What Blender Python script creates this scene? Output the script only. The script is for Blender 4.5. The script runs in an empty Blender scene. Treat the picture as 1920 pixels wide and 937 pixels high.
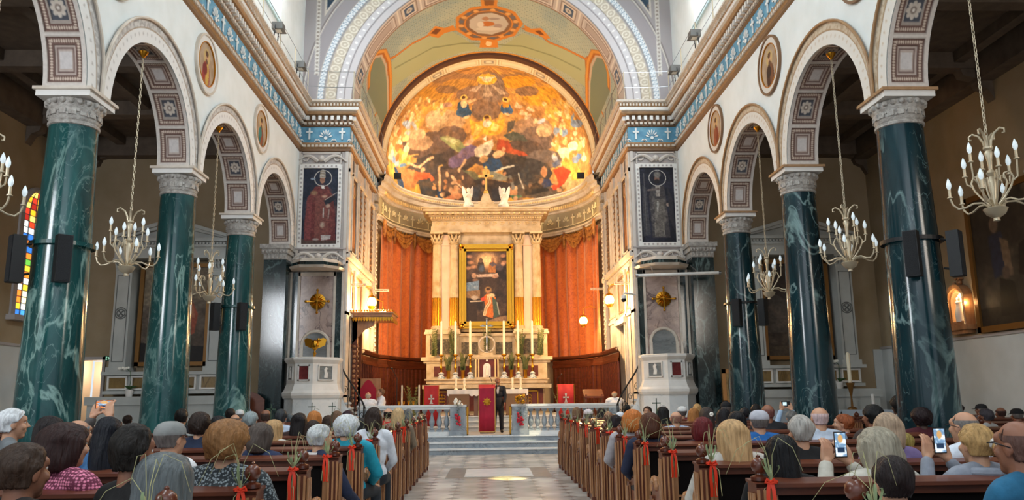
import bpy, bmesh, math, random
import numpy as np
from mathutils import Vector, Matrix
PI = math.pi
rnd = random.Random(7)
SC = bpy.context.scene
COL = SC.collection

# ---------------------------------------------------------------- camera, world, lights, exposure
cam_d = bpy.data.cameras.new('camera'); cam = bpy.data.objects.new('camera', cam_d); COL.objects.link(cam)
cam_d.sensor_width = 36; cam_d.lens = 36 * 1470 / 1920; cam_d.clip_start = .05; cam_d.clip_end = 200
R_, U_, F_ = (.99948487, -.03008215, -.01118306), (.00549722, -.18283265, .98312868), (.03161926, .98268372, .1825731)
mx = Matrix(((R_[0], U_[0], -F_[0], -.09), (R_[1], U_[1], -F_[1], 0), (R_[2], U_[2], -F_[2], 1.42), (0, 0, 0, 1)))
cam.matrix_world = mx
SC.camera = cam
vs = SC.view_settings
vs.view_transform = 'Standard'; vs.look = 'None'; vs.gamma = 1; vs.use_curve_mapping = False
vs.exposure = 0.08

world = bpy.data.worlds.new('world'); SC.world = world; world.use_nodes = True
bg = world.node_tree.nodes['Background']; bg.inputs[0].default_value = (.80, .90, 1, 1); bg.inputs[1].default_value = .9

def area(name, loc, aim, sx, sy, power, col):
    d = bpy.data.lights.new(name, 'AREA'); d.shape = 'RECTANGLE'; d.size = sx; d.size_y = sy; d.energy = power; d.color = col
    o = bpy.data.objects.new(name, d); COL.objects.link(o); o.location = loc
    o.rotation_euler = (Vector(aim) - Vector(loc)).to_track_quat('-Z', 'Y').to_euler(); return o
def spot(name, loc, aim, power, col, size=1.2, blend=.8, r=.08):
    d = bpy.data.lights.new(name, 'SPOT'); d.energy = power; d.color = col; d.spot_size = size; d.spot_blend = blend; d.shadow_soft_size = r
    o = bpy.data.objects.new(name, d); COL.objects.link(o); o.location = loc
    o.rotation_euler = (Vector(aim) - Vector(loc)).to_track_quat('-Z', 'Y').to_euler(); return o
def point(name, loc, power, col, r=.08):
    d = bpy.data.lights.new(name, 'POINT'); d.energy = power; d.color = col; d.shadow_soft_size = r
    o = bpy.data.objects.new(name, d); COL.objects.link(o); o.location = loc; return o
DAY = (.86, .94, 1)
WARM = (1, .66, .33)
for s in (-1, 1):
    for k, y in enumerate((1.5, 6.5, 11.5, 16.5)):          # daylight of the clerestory windows
        area('clerestory_daylight', (s * 4.93, y, 11.4), (0, y + .8, 4.5), 2.6, 1.9, 200, DAY)
area('rear_fill', (0, -5.5, 7), (0, 10, 4.5), 7, 4, 140, DAY)  # added soft fill from behind the camera, no real opening there
for s in (-1, 1):
    area('aisle_window_daylight', (s * 9.6, 1.5, 5), (s * 7, 12, 3), 2.5, 2.5, 460 if s < 0 else 200, (.9, .95, 1) if s < 0 else (1, .9, .78))
for s in (-1, 1):
    spot('apse_floodlight', (s * 3.15, 25.9, 8.95), (-s * 1.2, 28.6, 10.6), 560, (1, .76, .46), 2.4, 1, .25)
    spot('apse_side_floodlight', (s * 2.55, 25.5, 9.0), (s * 3.2, 27.6, 10), 230, (1, .82, .54), 1.9, 1, .2)
    spot('chancel_spotlight', (s * 3.3, 21.2, 9.5), (-s * .6, 27, 5), 560, (1, .60, .26), 1.1, .9, .15)
    spot('curtain_spotlight', (s * 2.9, 24.5, 8.9), (s * 2.9, 27.6, 4.6), 420, (1, .62, .24), 1.3, 1, .12)
    spot('vault_uplight', (s * 2.8, 22.6, 9.3), (-s * 1.0, 23.4, 12.9), 110, (1, .86, .68), 2.2, 1, .2)

# ---------------------------------------------------------------- helpers
def lin(c):
    return tuple((x / 12.92 if x <= .04045 else ((x + .055) / 1.055) ** 2.4) for x in c[:3])
def H(h):
    h = h.lstrip('#'); return lin([int(h[i:i + 2], 16) / 255 for i in (0, 2, 4)])
MATS = {}
def mat(name, col, rough=.6, metal=0, emit=None, spec=.5, noise=None, bump=None, coat=0, attr=False, scale=None, trans=0):
    """noise=(scale, colour2, lo, hi)   bump=(scale, strength)"""
    if name in MATS: return MATS[name]
    m = bpy.data.materials.new(name); m.use_nodes = True; MATS[name] = m
    nt = m.node_tree; b = nt.nodes['Principled BSDF']; L = nt.links
    c = H(col) if isinstance(col, str) else col
    b.inputs['Base Color'].default_value = (*c, 1); b.inputs['Roughness'].default_value = rough; b.inputs['Metallic'].default_value = metal
    b.inputs['Specular IOR Level'].default_value = spec
    if coat: b.inputs['Coat Weight'].default_value = coat; b.inputs['Coat Roughness'].default_value = .08
    if trans: b.inputs['Transmission Weight'].default_value = trans
    if emit: b.inputs['Emission Color'].default_value = (*lin(emit[0]), 1); b.inputs['Emission Strength'].default_value = emit[1]
    tc = nt.nodes.new('ShaderNodeTexCoord')
    vec = tc.outputs['Object']
    if scale:
        mp = nt.nodes.new('ShaderNodeMapping'); mp.inputs['Scale'].default_value = scale; L.new(vec, mp.inputs[0]); vec = mp.outputs[0]
    if attr:
        a = nt.nodes.new('ShaderNodeAttribute'); a.attribute_name = 'Col'; L.new(a.outputs['Color'], b.inputs['Base Color'])
    if noise:
        n = nt.nodes.new('ShaderNodeTexNoise'); n.inputs['Scale'].default_value = noise[0]; n.inputs['Detail'].default_value = 6
        r = nt.nodes.new('ShaderNodeValToRGB'); e = r.color_ramp.elements
        e[0].position, e[1].position = noise[2], noise[3]; e[0].color = (*c, 1); e[1].color = (*(H(noise[1]) if isinstance(noise[1], str) else noise[1]), 1)
        L.new(vec, n.inputs['Vector']); L.new(n.outputs[0], r.inputs[0]); L.new(r.outputs[0], b.inputs['Base Color'])
    if bump:
        n2 = nt.nodes.new('ShaderNodeTexNoise'); n2.inputs['Scale'].default_value = bump[0]; n2.inputs['Detail'].default_value = 5
        bp = nt.nodes.new('ShaderNodeBump'); bp.inputs['Strength'].default_value = bump[1]; bp.inputs['Distance'].default_value = .02
        L.new(vec, n2.inputs['Vector']); L.new(n2.outputs[0], bp.inputs['Height']); L.new(bp.outputs[0], b.inputs['Normal'])
    return m

def marble(name, base, mid, vein, sc=1.0, rough=.12, veins=(.0, .045), stretch=(1, 1, .45), lo=.35, hi=.75):
    """polished marble: cloudy ground crossed by thin distorted veins"""
    if name in MATS: return MATS[name]
    m = bpy.data.materials.new(name); m.use_nodes = True; MATS[name] = m
    nt = m.node_tree; b = nt.nodes['Principled BSDF']; L = nt.links; N = nt.nodes.new
    tc = N('ShaderNodeTexCoord'); oi = N('ShaderNodeObjectInfo')
    mp = N('ShaderNodeMapping'); mp.inputs['Scale'].default_value = [sc * s for s in stretch]
    add = N('ShaderNodeVectorMath'); add.operation = 'ADD'; ml = N('ShaderNodeVectorMath'); ml.operation = 'SCALE'
    cmb = N('ShaderNodeCombineXYZ')
    for i in range(3): L.new(oi.outputs['Random'], cmb.inputs[i])
    L.new(cmb.outputs[0], ml.inputs[0]); ml.inputs['Scale'].default_value = 37
    L.new(tc.outputs['Object'], mp.inputs[0]); L.new(mp.outputs[0], add.inputs[0]); L.new(ml.outputs[0], add.inputs[1])
    n = N('ShaderNodeTexNoise'); n.inputs['Scale'].default_value = 1.3; n.inputs['Detail'].default_value = 8; n.inputs['Distortion'].default_value = 1.4; n.inputs['Roughness'].default_value = .62
    L.new(add.outputs[0], n.inputs['Vector'])
    r = N('ShaderNodeValToRGB'); e = r.color_ramp.elements; e[0].position, e[1].position = lo, hi
    e[0].color = (*H(base), 1); e[1].color = (*H(mid), 1); L.new(n.outputs[0], r.inputs[0])
    out = r.outputs[0]
    for k, (s2, dist) in enumerate(((1.6, 1.2), (3.7, 2.0))):
        v = N('ShaderNodeTexNoise'); v.inputs['Scale'].default_value = s2; v.inputs['Detail'].default_value = 5; v.inputs['Distortion'].default_value = dist
        L.new(add.outputs[0], v.inputs['Vector'])
        sb = N('ShaderNodeMath'); sb.operation = 'SUBTRACT'; sb.inputs[1].default_value = .5; L.new(v.outputs[0], sb.inputs[0])
        ab = N('ShaderNodeMath'); ab.operation = 'ABSOLUTE'; L.new(sb.outputs[0], ab.inputs[0])
        mr = N('ShaderNodeMapRange'); mr.inputs[1].default_value = veins[0]; mr.inputs[2].default_value = veins[1] * (1 if k == 0 else .5)
        mr.inputs[3].default_value = .85 if k == 0 else .5; mr.inputs[4].default_value = 0; L.new(ab.outputs[0], mr.inputs[0])
        # break the veins up
        bn = N('ShaderNodeTexNoise'); bn.inputs['Scale'].default_value = 1.1 + k; L.new(add.outputs[0], bn.inputs['Vector'])
        bm = N('ShaderNodeMapRange'); bm.inputs[1].default_value = .42; bm.inputs[2].default_value = .62; L.new(bn.outputs[0], bm.inputs[0])
        mu = N('ShaderNodeMath'); mu.operation = 'MULTIPLY'; L.new(mr.outputs[0], mu.inputs[0]); L.new(bm.outputs[0], mu.inputs[1])
        mi = N('ShaderNodeMixRGB'); mi.inputs[2].default_value = (*H(vein), 1); L.new(mu.outputs[0], mi.inputs[0]); L.new(out, mi.inputs[1]); out = mi.outputs[0]
    L.new(out, b.inputs['Base Color']); b.inputs['Roughness'].default_value = rough
    return m

class G:
    """collects shapes into ONE mesh"""
    def __init__(s): s.v = []; s.f = []; s.m = []
    def add(s, vs, fs, mi=0):
        o = len(s.v); s.v += [tuple(p) for p in vs]; s.f += [tuple(i + o for i in f) for f in fs]; s.m += [mi] * len(fs); return s
    def box(s, x0, x1, y0, y1, z0, z1, mi=0):
        v = [(x, y, z) for z in (z0, z1) for y in (y0, y1) for x in (x0, x1)]
        return s.add(v, [(0, 2, 3, 1), (4, 5, 7, 6), (0, 1, 5, 4), (2, 6, 7, 3), (0, 4, 6, 2), (1, 3, 7, 5)], mi)
    def obox(s, c, half, rz=0, mi=0, M=None):
        M = M or Matrix.Rotation(rz, 3, 'Z'); c = Vector(c); hx, hy, hz = half
        v = [c + M @ Vector((x, y, z)) for z in (-hz, hz) for y in (-hy, hy) for x in (-hx, hx)]
        return s.add(v, [(0, 2, 3, 1), (4, 5, 7, 6), (0, 1, 5, 4), (2, 6, 7, 3), (0, 4, 6, 2), (1, 3, 7, 5)], mi)
    def lathe(s, prof, c=(0, 0, 0), n=24, mi=0, a0=0, a1=2 * PI, sx=1, sy=1):
        full = abs(a1 - a0 - 2 * PI) < 1e-6; k = n if full else n + 1; vs = []
        for r, z in prof:
            for i in range(k):
                a = a0 + (a1 - a0) * i / n; vs.append((c[0] + r * math.cos(a) * sx, c[1] + r * math.sin(a) * sy, c[2] + z))
        fs = []
        for j in range(len(prof) - 1):
            for i in range(n):
                i2 = (i + 1) % k; fs.append((j * k + i, j * k + i2, (j + 1) * k + i2, (j + 1) * k + i))
        return s.add(vs, fs, mi)
    def tube(s, pts, r, n=8, mi=0, cap=True):
        pts = [Vector(p) for p in pts]; m = len(pts); rs = r if isinstance(r, (list, tuple)) else [r] * m; vs = []; fs = []
        t0 = (pts[1] - pts[0]).normalized(); up = Vector((0, 0, 1)) if abs(t0.z) < .9 else Vector((0, 1, 0)); nrm = t0.cross(up).normalized()
        for i, p in enumerate(pts):
            t = (pts[min(i + 1, m - 1)] - pts[max(i - 1, 0)]).normalized()
            nrm = (nrm - t * nrm.dot(t)).normalized(); b = t.cross(nrm)
            for k in range(n):
                a = 2 * PI * k / n; vs.append(p + (nrm * math.cos(a) + b * math.sin(a)) * rs[i])
        for i in range(m - 1):
            for k in range(n): k2 = (k + 1) % n; fs.append((i * n + k, i * n + k2, (i + 1) * n + k2, (i + 1) * n + k))
        if cap: fs.append(tuple(range(n))[::-1]); fs.append(tuple((m - 1) * n + k for k in range(n)))
        return s.add(vs, fs, mi)
    def prism(s, poly, f, d0, d1, mi=0):
        """extrude polygon (list of 2-D) ; f(u,v,d) -> 3-D point"""
        n = len(poly); vs = [f(u, v, d0) for u, v in poly] + [f(u, v, d1) for u, v in poly]
        fs = [tuple(range(n))[::-1], tuple(range(n, 2 * n))] + [(i, (i + 1) % n, (i + 1) % n + n, i + n) for i in range(n)]
        return s.add(vs, fs, mi)
    def ball(s, c, r, n=10, mi=0, sz=1):
        pr = [(max(1e-4, r * math.sin(PI * i / n)), -r * sz * math.cos(PI * i / n)) for i in range(n + 1)]
        return s.lathe(pr, c, n * 2 if n < 9 else n + 6, mi)
    def sweep(s, path, prof, mi=0, closed=False):
        """path: 2-D points (x,y); prof: (offset to the left-normal side, z); mitred"""
        m = len(path); P = [Vector(p) for p in path]; rows = []
        for i in range(m):
            a = P[i] - P[i - 1] if (i > 0 or closed) else P[1] - P[0]
            b = P[(i + 1) % m] - P[i] if (i < m - 1 or closed) else P[-1] - P[-2]
            a.normalize(); b.normalize(); na = Vector((-a.y, a.x)); nb = Vector((-b.y, b.x))
            t = (na + nb); t = t / max(t.dot(na), 1e-6)
            rows.append([(P[i].x + t.x * o, P[i].y + t.y * o, z) for o, z in prof])
        k = len(prof); vs = [p for r in rows for p in r]; fs = []
        for i in range(m if closed else m - 1):
            i2 = (i + 1) % m
            for j in range(k - 1): fs.append((i * k + j, i2 * k + j, i2 * k + j + 1, i * k + j + 1))
        return s.add(vs, fs, mi)
    def build(s, name, mats, parent=None, smooth=False, kind=None, loc=None):
        me = bpy.data.meshes.new(name); me.from_pydata(s.v, [], s.f); me.update()
        for m in (mats if isinstance(mats, (list, tuple)) else [mats]): me.materials.append(m)
        if any(s.m): me.polygons.foreach_set('material_index', s.m)
        bm = bmesh.new(); bm.from_mesh(me); bmesh.ops.recalc_face_normals(bm, faces=bm.faces); bm.to_mesh(me); bm.free()
        if smooth:
            me.polygons.foreach_set('use_smooth', [True] * len(me.polygons))
            try: me.set_sharp_from_angle(angle=math.radians(smooth if smooth > 1 else 40))
            except Exception: pass
        o = bpy.data.objects.new(name, me); COL.objects.link(o)
        if parent: o.parent = parent
        if loc: o.location = loc
        if kind: o['kind'] = kind
        return o
def thing(name, label, cat, loc=(0, 0, 0), rz=0, group=None):
    o = bpy.data.objects.new(name, None); COL.objects.link(o); o.location = loc; o.rotation_euler = (0, 0, rz); o.empty_display_size = .1
    return tag(o, label, cat, group)
def tag(o, label, cat, group=None):
    o['label'] = label; o['category'] = cat
    if group: o['group'] = group
    return o
def dup(root, loc=None, rz=None, label=None, group=None, sc=None):
    ch = list(root.children)
    r = root.copy(); COL.objects.link(r)
    if loc is not None: r.location = loc
    if rz is not None: r.rotation_euler = (0, 0, rz)
    if sc is not None: r.scale = sc if isinstance(sc, (tuple, list)) else (sc, sc, sc)
    if label: r['label'] = label
    if group: r['group'] = group
    for c in ch:
        c2 = c.copy(); COL.objects.link(c2); c2.parent = r
        for g in list(c.children):
            g2 = g.copy(); COL.objects.link(g2); g2.parent = c2
    return r

# ---------------------------------------------------------------- painter: pictures drawn in code, carried as colours on fine meshes
def vnoise(h, w, sc, seed=0, oct=4):
    r = np.random.RandomState(seed); out = np.zeros((h, w)); amp = 1; tot = 0
    for o in range(oct):
        gh, gw = int(h / sc) + 3, int(w / sc) + 3
        g = r.rand(gh, gw); y = np.arange(h) / sc; x = np.arange(w) / sc
        yi, xi = y.astype(int), x.astype(int); fy, fx = y - yi, x - xi; fy = fy * fy * (3 - 2 * fy); fx = fx * fx * (3 - 2 * fx)
        a = g[yi][:, xi]; b = g[yi][:, xi + 1]; c = g[yi + 1][:, xi]; d = g[yi + 1][:, xi + 1]
        fy = fy[:, None]; fx = fx[None, :]
        out += amp * ((a * (1 - fx) + b * fx) * (1 - fy) + (c * (1 - fx) + d * fx) * fy); tot += amp; amp *= .55; sc = max(sc / 2, 1.01)
    return out / tot
class CV:
    """canvas with y down; colours sRGB hex"""
    def __init__(s, w, h, col):
        s.w, s.h = w, h; s.a = np.empty((h, w, 3)); s.a[:] = s.c(col); s.Y, s.X = np.mgrid[0:h, 0:w] + .5
    def c(s, h):
        if not isinstance(h, str): return np.array(h)
        h = h.lstrip('#'); return np.array([int(h[i:i + 2], 16) / 255 for i in (0, 2, 4)])
    def mix(s, mask, col, al=1):
        m = (mask * al)[..., None]; s.a = s.a * (1 - m) + s.c(col) * m; return s
    def cloud(s, col, sc=30, lo=.45, hi=.65, seed=1, al=1, mask=None):
        n = np.clip((vnoise(s.h, s.w, sc, seed) - lo) / (hi - lo), 0, 1)
        if mask is not None: n = n * mask
        return s.mix(n, col, al)
    def ell(s, cx, cy, rx, ry, col, soft=.15, rot=0, al=1, only=False):
        dx, dy = s.X - cx, s.Y - cy; c, n = math.cos(rot), math.sin(rot); u = (dx * c + dy * n) / rx; v = (-dx * n + dy * c) / ry
        m = np.clip((1 - np.sqrt(u * u + v * v)) / soft, 0, 1)
        return m if only else s.mix(m, col, al)
    def ring(s, cx, cy, rx, ry, wd, col, al=1):
        u = np.sqrt(((s.X - cx) / rx) ** 2 + ((s.Y - cy) / ry) ** 2); return s.mix((abs(u - 1) * min(rx, ry) < wd / 2) * 1., col, al)
    def poly(s, pts, col, al=1, soft=0):
        m = np.zeros((s.h, s.w), bool); n = len(pts)
        for i in range(n):
            x1, y1 = pts[i]; x2, y2 = pts[(i + 1) % n]
            if y1 == y2: continue
            cond = ((s.Y > min(y1, y2)) & (s.Y <= max(y1, y2))); xi = x1 + (s.Y - y1) * (x2 - x1) / (y2 - y1); m ^= (cond & (s.X < xi))
        return s.mix(m * 1., col, al)
    def line(s, pts, wd, col, al=1):
        m = np.zeros((s.h, s.w))
        for (x1, y1), (x2, y2) in zip(pts[:-1], pts[1:]):
            dx, dy = x2 - x1, y2 - y1; L = dx * dx + dy * dy + 1e-9; t = np.clip(((s.X - x1) * dx + (s.Y - y1) * dy) / L, 0, 1)
            d = np.hypot(s.X - x1 - t * dx, s.Y - y1 - t * dy); m = np.maximum(m, np.clip(wd / 2 - d + .5, 0, 1))
        return s.mix(m, col, al)
    def rect(s, x0, y0, x1, y1, col, al=1): return s.mix(((s.X > x0) & (s.X < x1) & (s.Y > y0) & (s.Y < y1)) * 1., col, al)
    def frame(s, x0, y0, x1, y1, wd, col, al=1):
        o = (s.X > x0) & (s.X < x1) & (s.Y > y0) & (s.Y < y1); i = (s.X > x0 + wd) & (s.X < x1 - wd) & (s.Y > y0 + wd) & (s.Y < y1 - wd)
        return s.mix((o & ~i) * 1., col, al)
    def grain(s, amt=.06, sc=3, seed=3):
        s.a = np.clip(s.a * (1 + (vnoise(s.h, s.w, sc, seed, 2) - .5)[..., None] * 2 * amt), 0, 1); return s
def painted(name, cv, fn, nu, nv, parent=None, rough=.75, smooth=True, spec=.3, kind=None):
    """grid mesh: fn(u,v) -> point with u 0..1 across, v 0..1 down ; canvas colours on its vertices"""
    u = np.linspace(0, 1, nu + 1); v = np.linspace(0, 1, nv + 1); U, V = np.meshgrid(u, v)
    P = fn(U, V); P = np.stack([np.broadcast_to(p, U.shape) for p in P], -1).reshape(-1, 3)
    me = bpy.data.meshes.new(name); k = nu + 1
    i = (np.arange(nv)[:, None] * k + np.arange(nu)[None, :]).ravel()
    F = np.stack([i, i + 1, i + k + 1, i + k], -1)
    me.vertices.add(len(P)); me.vertices.foreach_set('co', P.ravel().astype(np.float32))
    me.loops.add(F.size); me.loops.foreach_set('vertex_index', F.ravel().astype(np.int32))
    me.polygons.add(len(F)); me.polygons.foreach_set('loop_start', (np.arange(len(F)) * 4).astype(np.int32))
    me.polygons.foreach_set('use_smooth', [smooth] * len(F)); me.update(); me.validate()
    yy = np.clip(V * cv.h - .5, 0, cv.h - 1); xx = np.clip(U * cv.w - .5, 0, cv.w - 1)
    y0 = yy.astype(int); x0 = xx.astype(int); y1 = np.minimum(y0 + 1, cv.h - 1); x1 = np.minimum(x0 + 1, cv.w - 1); fy = (yy - y0)[..., None]; fx = (xx - x0)[..., None]
    C = (cv.a[y0, x0] * (1 - fx) + cv.a[y0, x1] * fx) * (1 - fy) + (cv.a[y1, x0] * (1 - fx) + cv.a[y1, x1] * fx) * fy
    C = np.where(C <= .04045, C / 12.92, ((C + .055) / 1.055) ** 2.4)
    a = me.color_attributes.new('Col', 'FLOAT_COLOR', 'POINT'); a.data.foreach_set('color', np.concatenate([C, np.ones(C.shape[:2] + (1,))], -1).ravel().astype(np.float32))
    me.materials.append(mat('painted_surface_%d' % int(rough * 100), (.8, .8, .8), rough, attr=True, spec=spec))
    o = bpy.data.objects.new(name, me); COL.objects.link(o)
    if parent: o.parent = parent
    if kind: o['kind'] = kind
    return o
def flat(x0, x1, y, z1, z0): return lambda U, V: (x0 + (x1 - x0) * U, y + 0 * U, z1 + (z0 - z1) * V)      # faces -Y
def side(x, y0, y1, z1, z0): return lambda U, V: (x + 0 * U, y0 + (y1 - y0) * U, z1 + (z0 - z1) * V)      # faces +-X
SD = {-1: 'open-door side', 1: 'projection-screen side'}

# ---------------------------------------------------------------- materials
M_wall = mat('nave_plaster', '#E9ECEA', .7, noise=(2.5, '#DDE0DC', .3, .8))
M_cream = mat('cream_stone', '#D6CBBE', .55, noise=(5, '#BFB09E', .35, .75))
M_white = mat('white_stone', '#E6E3DE', .5, noise=(4, '#D3CFC9', .3, .8))
M_gold = mat('gold_leaf', '#C8902F', .28, 1, bump=(30, .2))
M_ochre = mat('ochre_moulding', '#A8835C', .5, noise=(8, '#8A6540', .3, .8))
M_brown = mat('brown_moulding', '#7C5B3E', .55)
M_blue = mat('frieze_blue', '#6FA6BD', .6, noise=(6, '#4E84A2', .3, .75))
M_grey = mat('grey_plaster', '#B4ABA6', .6, noise=(4, '#A39A95', .3, .8))
M_taupe = mat('taupe_plaster', '#A79F9C', .6)
M_green = marble('green_marble', '#0E393B', '#2F6866', '#8DB0A8', .9, .14, (.0, .022), (1, 1, .4), .38, .85)
M_greenR = marble('green_marble_shaded', '#0B232A', '#1C424A', '#86A3A2', .9, .14, (.0, .022), (1, 1, .4), .38, .85)  # same column marble, darker: the less lit row's shade is in the colour
M_dgreen = marble('black_green_marble', '#0D1A1C', '#26383A', '#6F8482', 1.4)
M_breccia = marble('breccia_marble', '#C2A99C', '#94807C', '#4E4044', 1.5, .25, (.0, .035), (1, 1, 1))
M_grmar = marble('grey_marble', '#6E7273', '#8C8E8D', '#4A4D50', 1.5, .3, (.0, .05), (.6, .6, 2.4))
M_wmar = marble('white_marble', '#E2E4E4', '#CCD2D5', '#B0B9BF', 1.2, .25, (.0, .02), (1, 1, 1))
M_gmar = marble('step_marble', '#C8CACA', '#A9AEB0', '#8D9499', 1.0, .3, (.0, .03), (.6, 1, 2))
M_wood = mat('reddish_wood', '#4A2114', .3, noise=(3, '#6E351E', .3, .8), scale=(1, 1, 6), coat=.3)
M_pew = mat('varnished_pew_wood', '#562816', .42, noise=(3, '#713A20', .3, .8), scale=(1, 4, 4), coat=.08)
M_pewl = mat('light_pew_wood', '#B5835A', .35, noise=(6, '#8A5C3A', .3, .8), scale=(2, 2, .6), coat=.2)
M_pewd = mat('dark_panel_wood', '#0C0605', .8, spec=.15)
M_bal = marble('grey_blue_marble', '#A2ABB2', '#7F8A94', '#68727C', 1.4, .3, (.0, .03), (1, 1, 1))
M_awood = mat('aisle_ceiling_wood', '#6A5A4C', .7, noise=(5, '#4E4238', .3, .8))
M_stone = mat('aisle_wall_stone', '#A8957A', .8, noise=(1.4, '#94805F', .3, .8), bump=(9, .1))
M_dado = mat('aisle_dado', '#C9CBC8', .7, noise=(2, '#BABCB8', .3, .8))
M_black = mat('black_plastic', '#101216', .5)
M_iron = mat('wrought_iron', '#1C1A1A', .45, .6)
M_steel = mat('steel', '#9DA0A3', .3, .9)
# ================================================================= STRUCTURE
def g(): return G()
SPR = 5.23                                          # springing of the arcade arches
YC = [9.64 + 3.41 * k for k in range(-3, 3)]        # free columns
TR = [0]
def trim(gg, mats, smooth=False):
    TR[0] += 1; return gg.build('trim_%d' % TR[0], mats, smooth=smooth, kind='structure')

# ---- floors
mf = bpy.data.materials.new('nave_floor_tiles'); mf.use_nodes = True
nt = mf.node_tree; b = nt.nodes['Principled BSDF']; L = nt.links; N = nt.nodes.new
tc = N('ShaderNodeTexCoord'); sx = N('ShaderNodeSeparateXYZ'); L.new(tc.outputs['Object'], sx.inputs[0])
def mth(op, a, bb=None, c=None):
    n = N('ShaderNodeMath'); n.operation = op
    for i, q in enumerate((a, bb, c)):
        if q is None: continue
        if isinstance(q, (int, float)): n.inputs[i].default_value = q
        else: L.new(q, n.inputs[i])
    return n.outputs[0]
P_ = .42
fx = mth('ABSOLUTE', mth('SUBTRACT', mth('FRACT', mth('DIVIDE', mth('ADD', sx.outputs[0], 30), P_)), .5))
fy = mth('ABSOLUTE', mth('SUBTRACT', mth('FRACT', mth('DIVIDE', mth('ADD', sx.outputs[1], 30), P_)), .5))
dia = mth('LESS_THAN', mth('ADD', fx, fy), .24)
dia2 = mth('LESS_THAN', mth('SUBTRACT', 1, mth('ADD', fx, fy)), .27)
jo = mth('MAXIMUM', mth('GREATER_THAN', fx, .488), mth('GREATER_THAN', fy, .488))
wn = N('ShaderNodeTexNoise'); wn.inputs['Scale'].default_value = 1.4; L.new(tc.outputs['Object'], wn.inputs['Vector'])
cr = N('ShaderNodeValToRGB'); cr.color_ramp.elements[0].position = .35; cr.color_ramp.elements[1].position = .65
cr.color_ramp.elements[0].color = (*H('#A9A8A4'), 1); cr.color_ramp.elements[1].color = (*H('#D8D6D0'), 1); L.new(wn.outputs[0], cr.inputs[0])
def mixc(f, a, col):
    n = N('ShaderNodeMixRGB'); L.new(f, n.inputs[0]); L.new(a, n.inputs[1]); n.inputs[2].default_value = (*H(col), 1); return n.outputs[0]
wc = N('ShaderNodeTexWhiteNoise'); wc.noise_dimensions = '2D'; fl_ = N('ShaderNodeVectorMath'); fl_.operation = 'FLOOR'; sc_ = N('ShaderNodeVectorMath'); sc_.operation = 'SCALE'; sc_.inputs['Scale'].default_value = 1 / P_
ad_ = N('ShaderNodeVectorMath'); ad_.operation = 'ADD'; ad_.inputs[1].default_value = (30, 30, 0); L.new(tc.outputs['Object'], ad_.inputs[0]); L.new(ad_.outputs[0], sc_.inputs[0]); L.new(sc_.outputs[0], fl_.inputs[0]); L.new(fl_.outputs[0], wc.inputs['Vector'])
o_ = mixc(mth('MULTIPLY', mth('LESS_THAN', wc.outputs['Value'], .45), .45), cr.outputs[0], '#96948F'); o_ = mixc(mth('MULTIPLY', jo, .25), o_, '#77756F'); o_ = mixc(mth('MULTIPLY', dia2, mth('ADD', mth('MULTIPLY', wc.outputs['Value'], .5), .4)), o_, '#66686A')
L.new(o_, b.inputs['Base Color']); b.inputs['Roughness'].default_value = .22
f = g(); f.box(-10.6, 10.2, -6, 20.9, -.15, 0); f.build('floor', mf, kind='structure')
pv = thing('floor_slab_inlay', 'pale marble slab with grey border set into the aisle floor before the steps', 'floor inlay', (.1, 15.3, 0))
q = g(); q.box(-.95, .95, -1.0, 1.0, 0, .004); q.build('border', M_grmar, pv); q = g(); q.box(-.62, .62, -.8, .8, .003, .008); q.build('slab', M_wmar, pv)

q = g(); q.box(-3.7, 3.7, 20.68, 29.0, 0, .428); q.box(-10.5, -3.7, 20.9, 21, 0, .2); q.build('floor_chancel', M_gmar, kind='structure')
for k in range(3):                                  # altar-rail steps
    st = thing('chancel_step', ['lowest long marble step rising from the nave floor', 'middle long marble step before the altar rail', 'topmost long marble step carrying the altar rail'][k], 'step', (0, 0, 0), group='steps before the altar rail')
    y = 19.92 + .34 * k; z = .143 * k
    q = g(); q.box(-3.7, 3.7, y + .035, 20.7, z + .0, z + .11); q.build('riser', M_bal, st)  # greyer than the tread: shadow under the nosing put into the riser colour
    q = g(); q.box(-3.7, 3.7, y, 20.7, z + .11, z + .143); q.build('tread', M_wmar, st)
ypre = (22.95, 23.2, 23.45)
for k in range(3):
    st = thing('altar_step', ['lowest step of the altar platform', 'middle step of the altar platform', 'upper platform step under the altar table'][k], 'step', group='steps of the altar platform')
    w = 2.75 - .2 * k; z = .43 + .14 * k
    q = g(); q.box(-w, w, ypre[k] + .03, 27.4, z, z + .11); q.build('riser', M_gmar, st)
    q = g(); q.box(-w, w, ypre[k], 27.4, z + .11, z + .14); q.build('tread', M_wmar, st)

# ---- nave arcade walls with their round arches
def arcade(s):
    q = g(); r = 1.40; top = 8.1; n = 28; ys = [y for y in YC] + [19.87]
    arcs = [(a + b_) / 2 for a, b_ in zip(ys[:-1], ys[1:])]
    for X in (5.05, 5.58):
        x = s * X; edges = [-3.2]
        for yc in arcs: edges += [yc - r, yc + r]
        edges += [20.2]
        for i in range(0, len(edges), 2):
            q.add([(x, edges[i], SPR), (x, edges[i + 1], SPR), (x, edges[i + 1], top), (x, edges[i], top)], [(0, 1, 2, 3)])
        for yc in arcs:
            P = [(yc - r * math.cos(PI * k / n), SPR + r * math.sin(PI * k / n)) for k in range(n + 1)]
            for (ya, za), (yb, zb) in zip(P[:-1], P[1:]): q.add([(x, ya, za), (x, yb, zb), (x, yb, top), (x, ya, top)], [(0, 1, 2, 3)])
    q.add([(s * 5.05, -3.2, top), (s * 5.58, -3.2, top), (s * 5.58, 20.2, top), (s * 5.05, 20.2, top)], [(0, 1, 2, 3)])
    o = q.build('wall_nave_' + ('left' if s < 0 else 'right'), M_wall, kind='structure')
    return arcs
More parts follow.
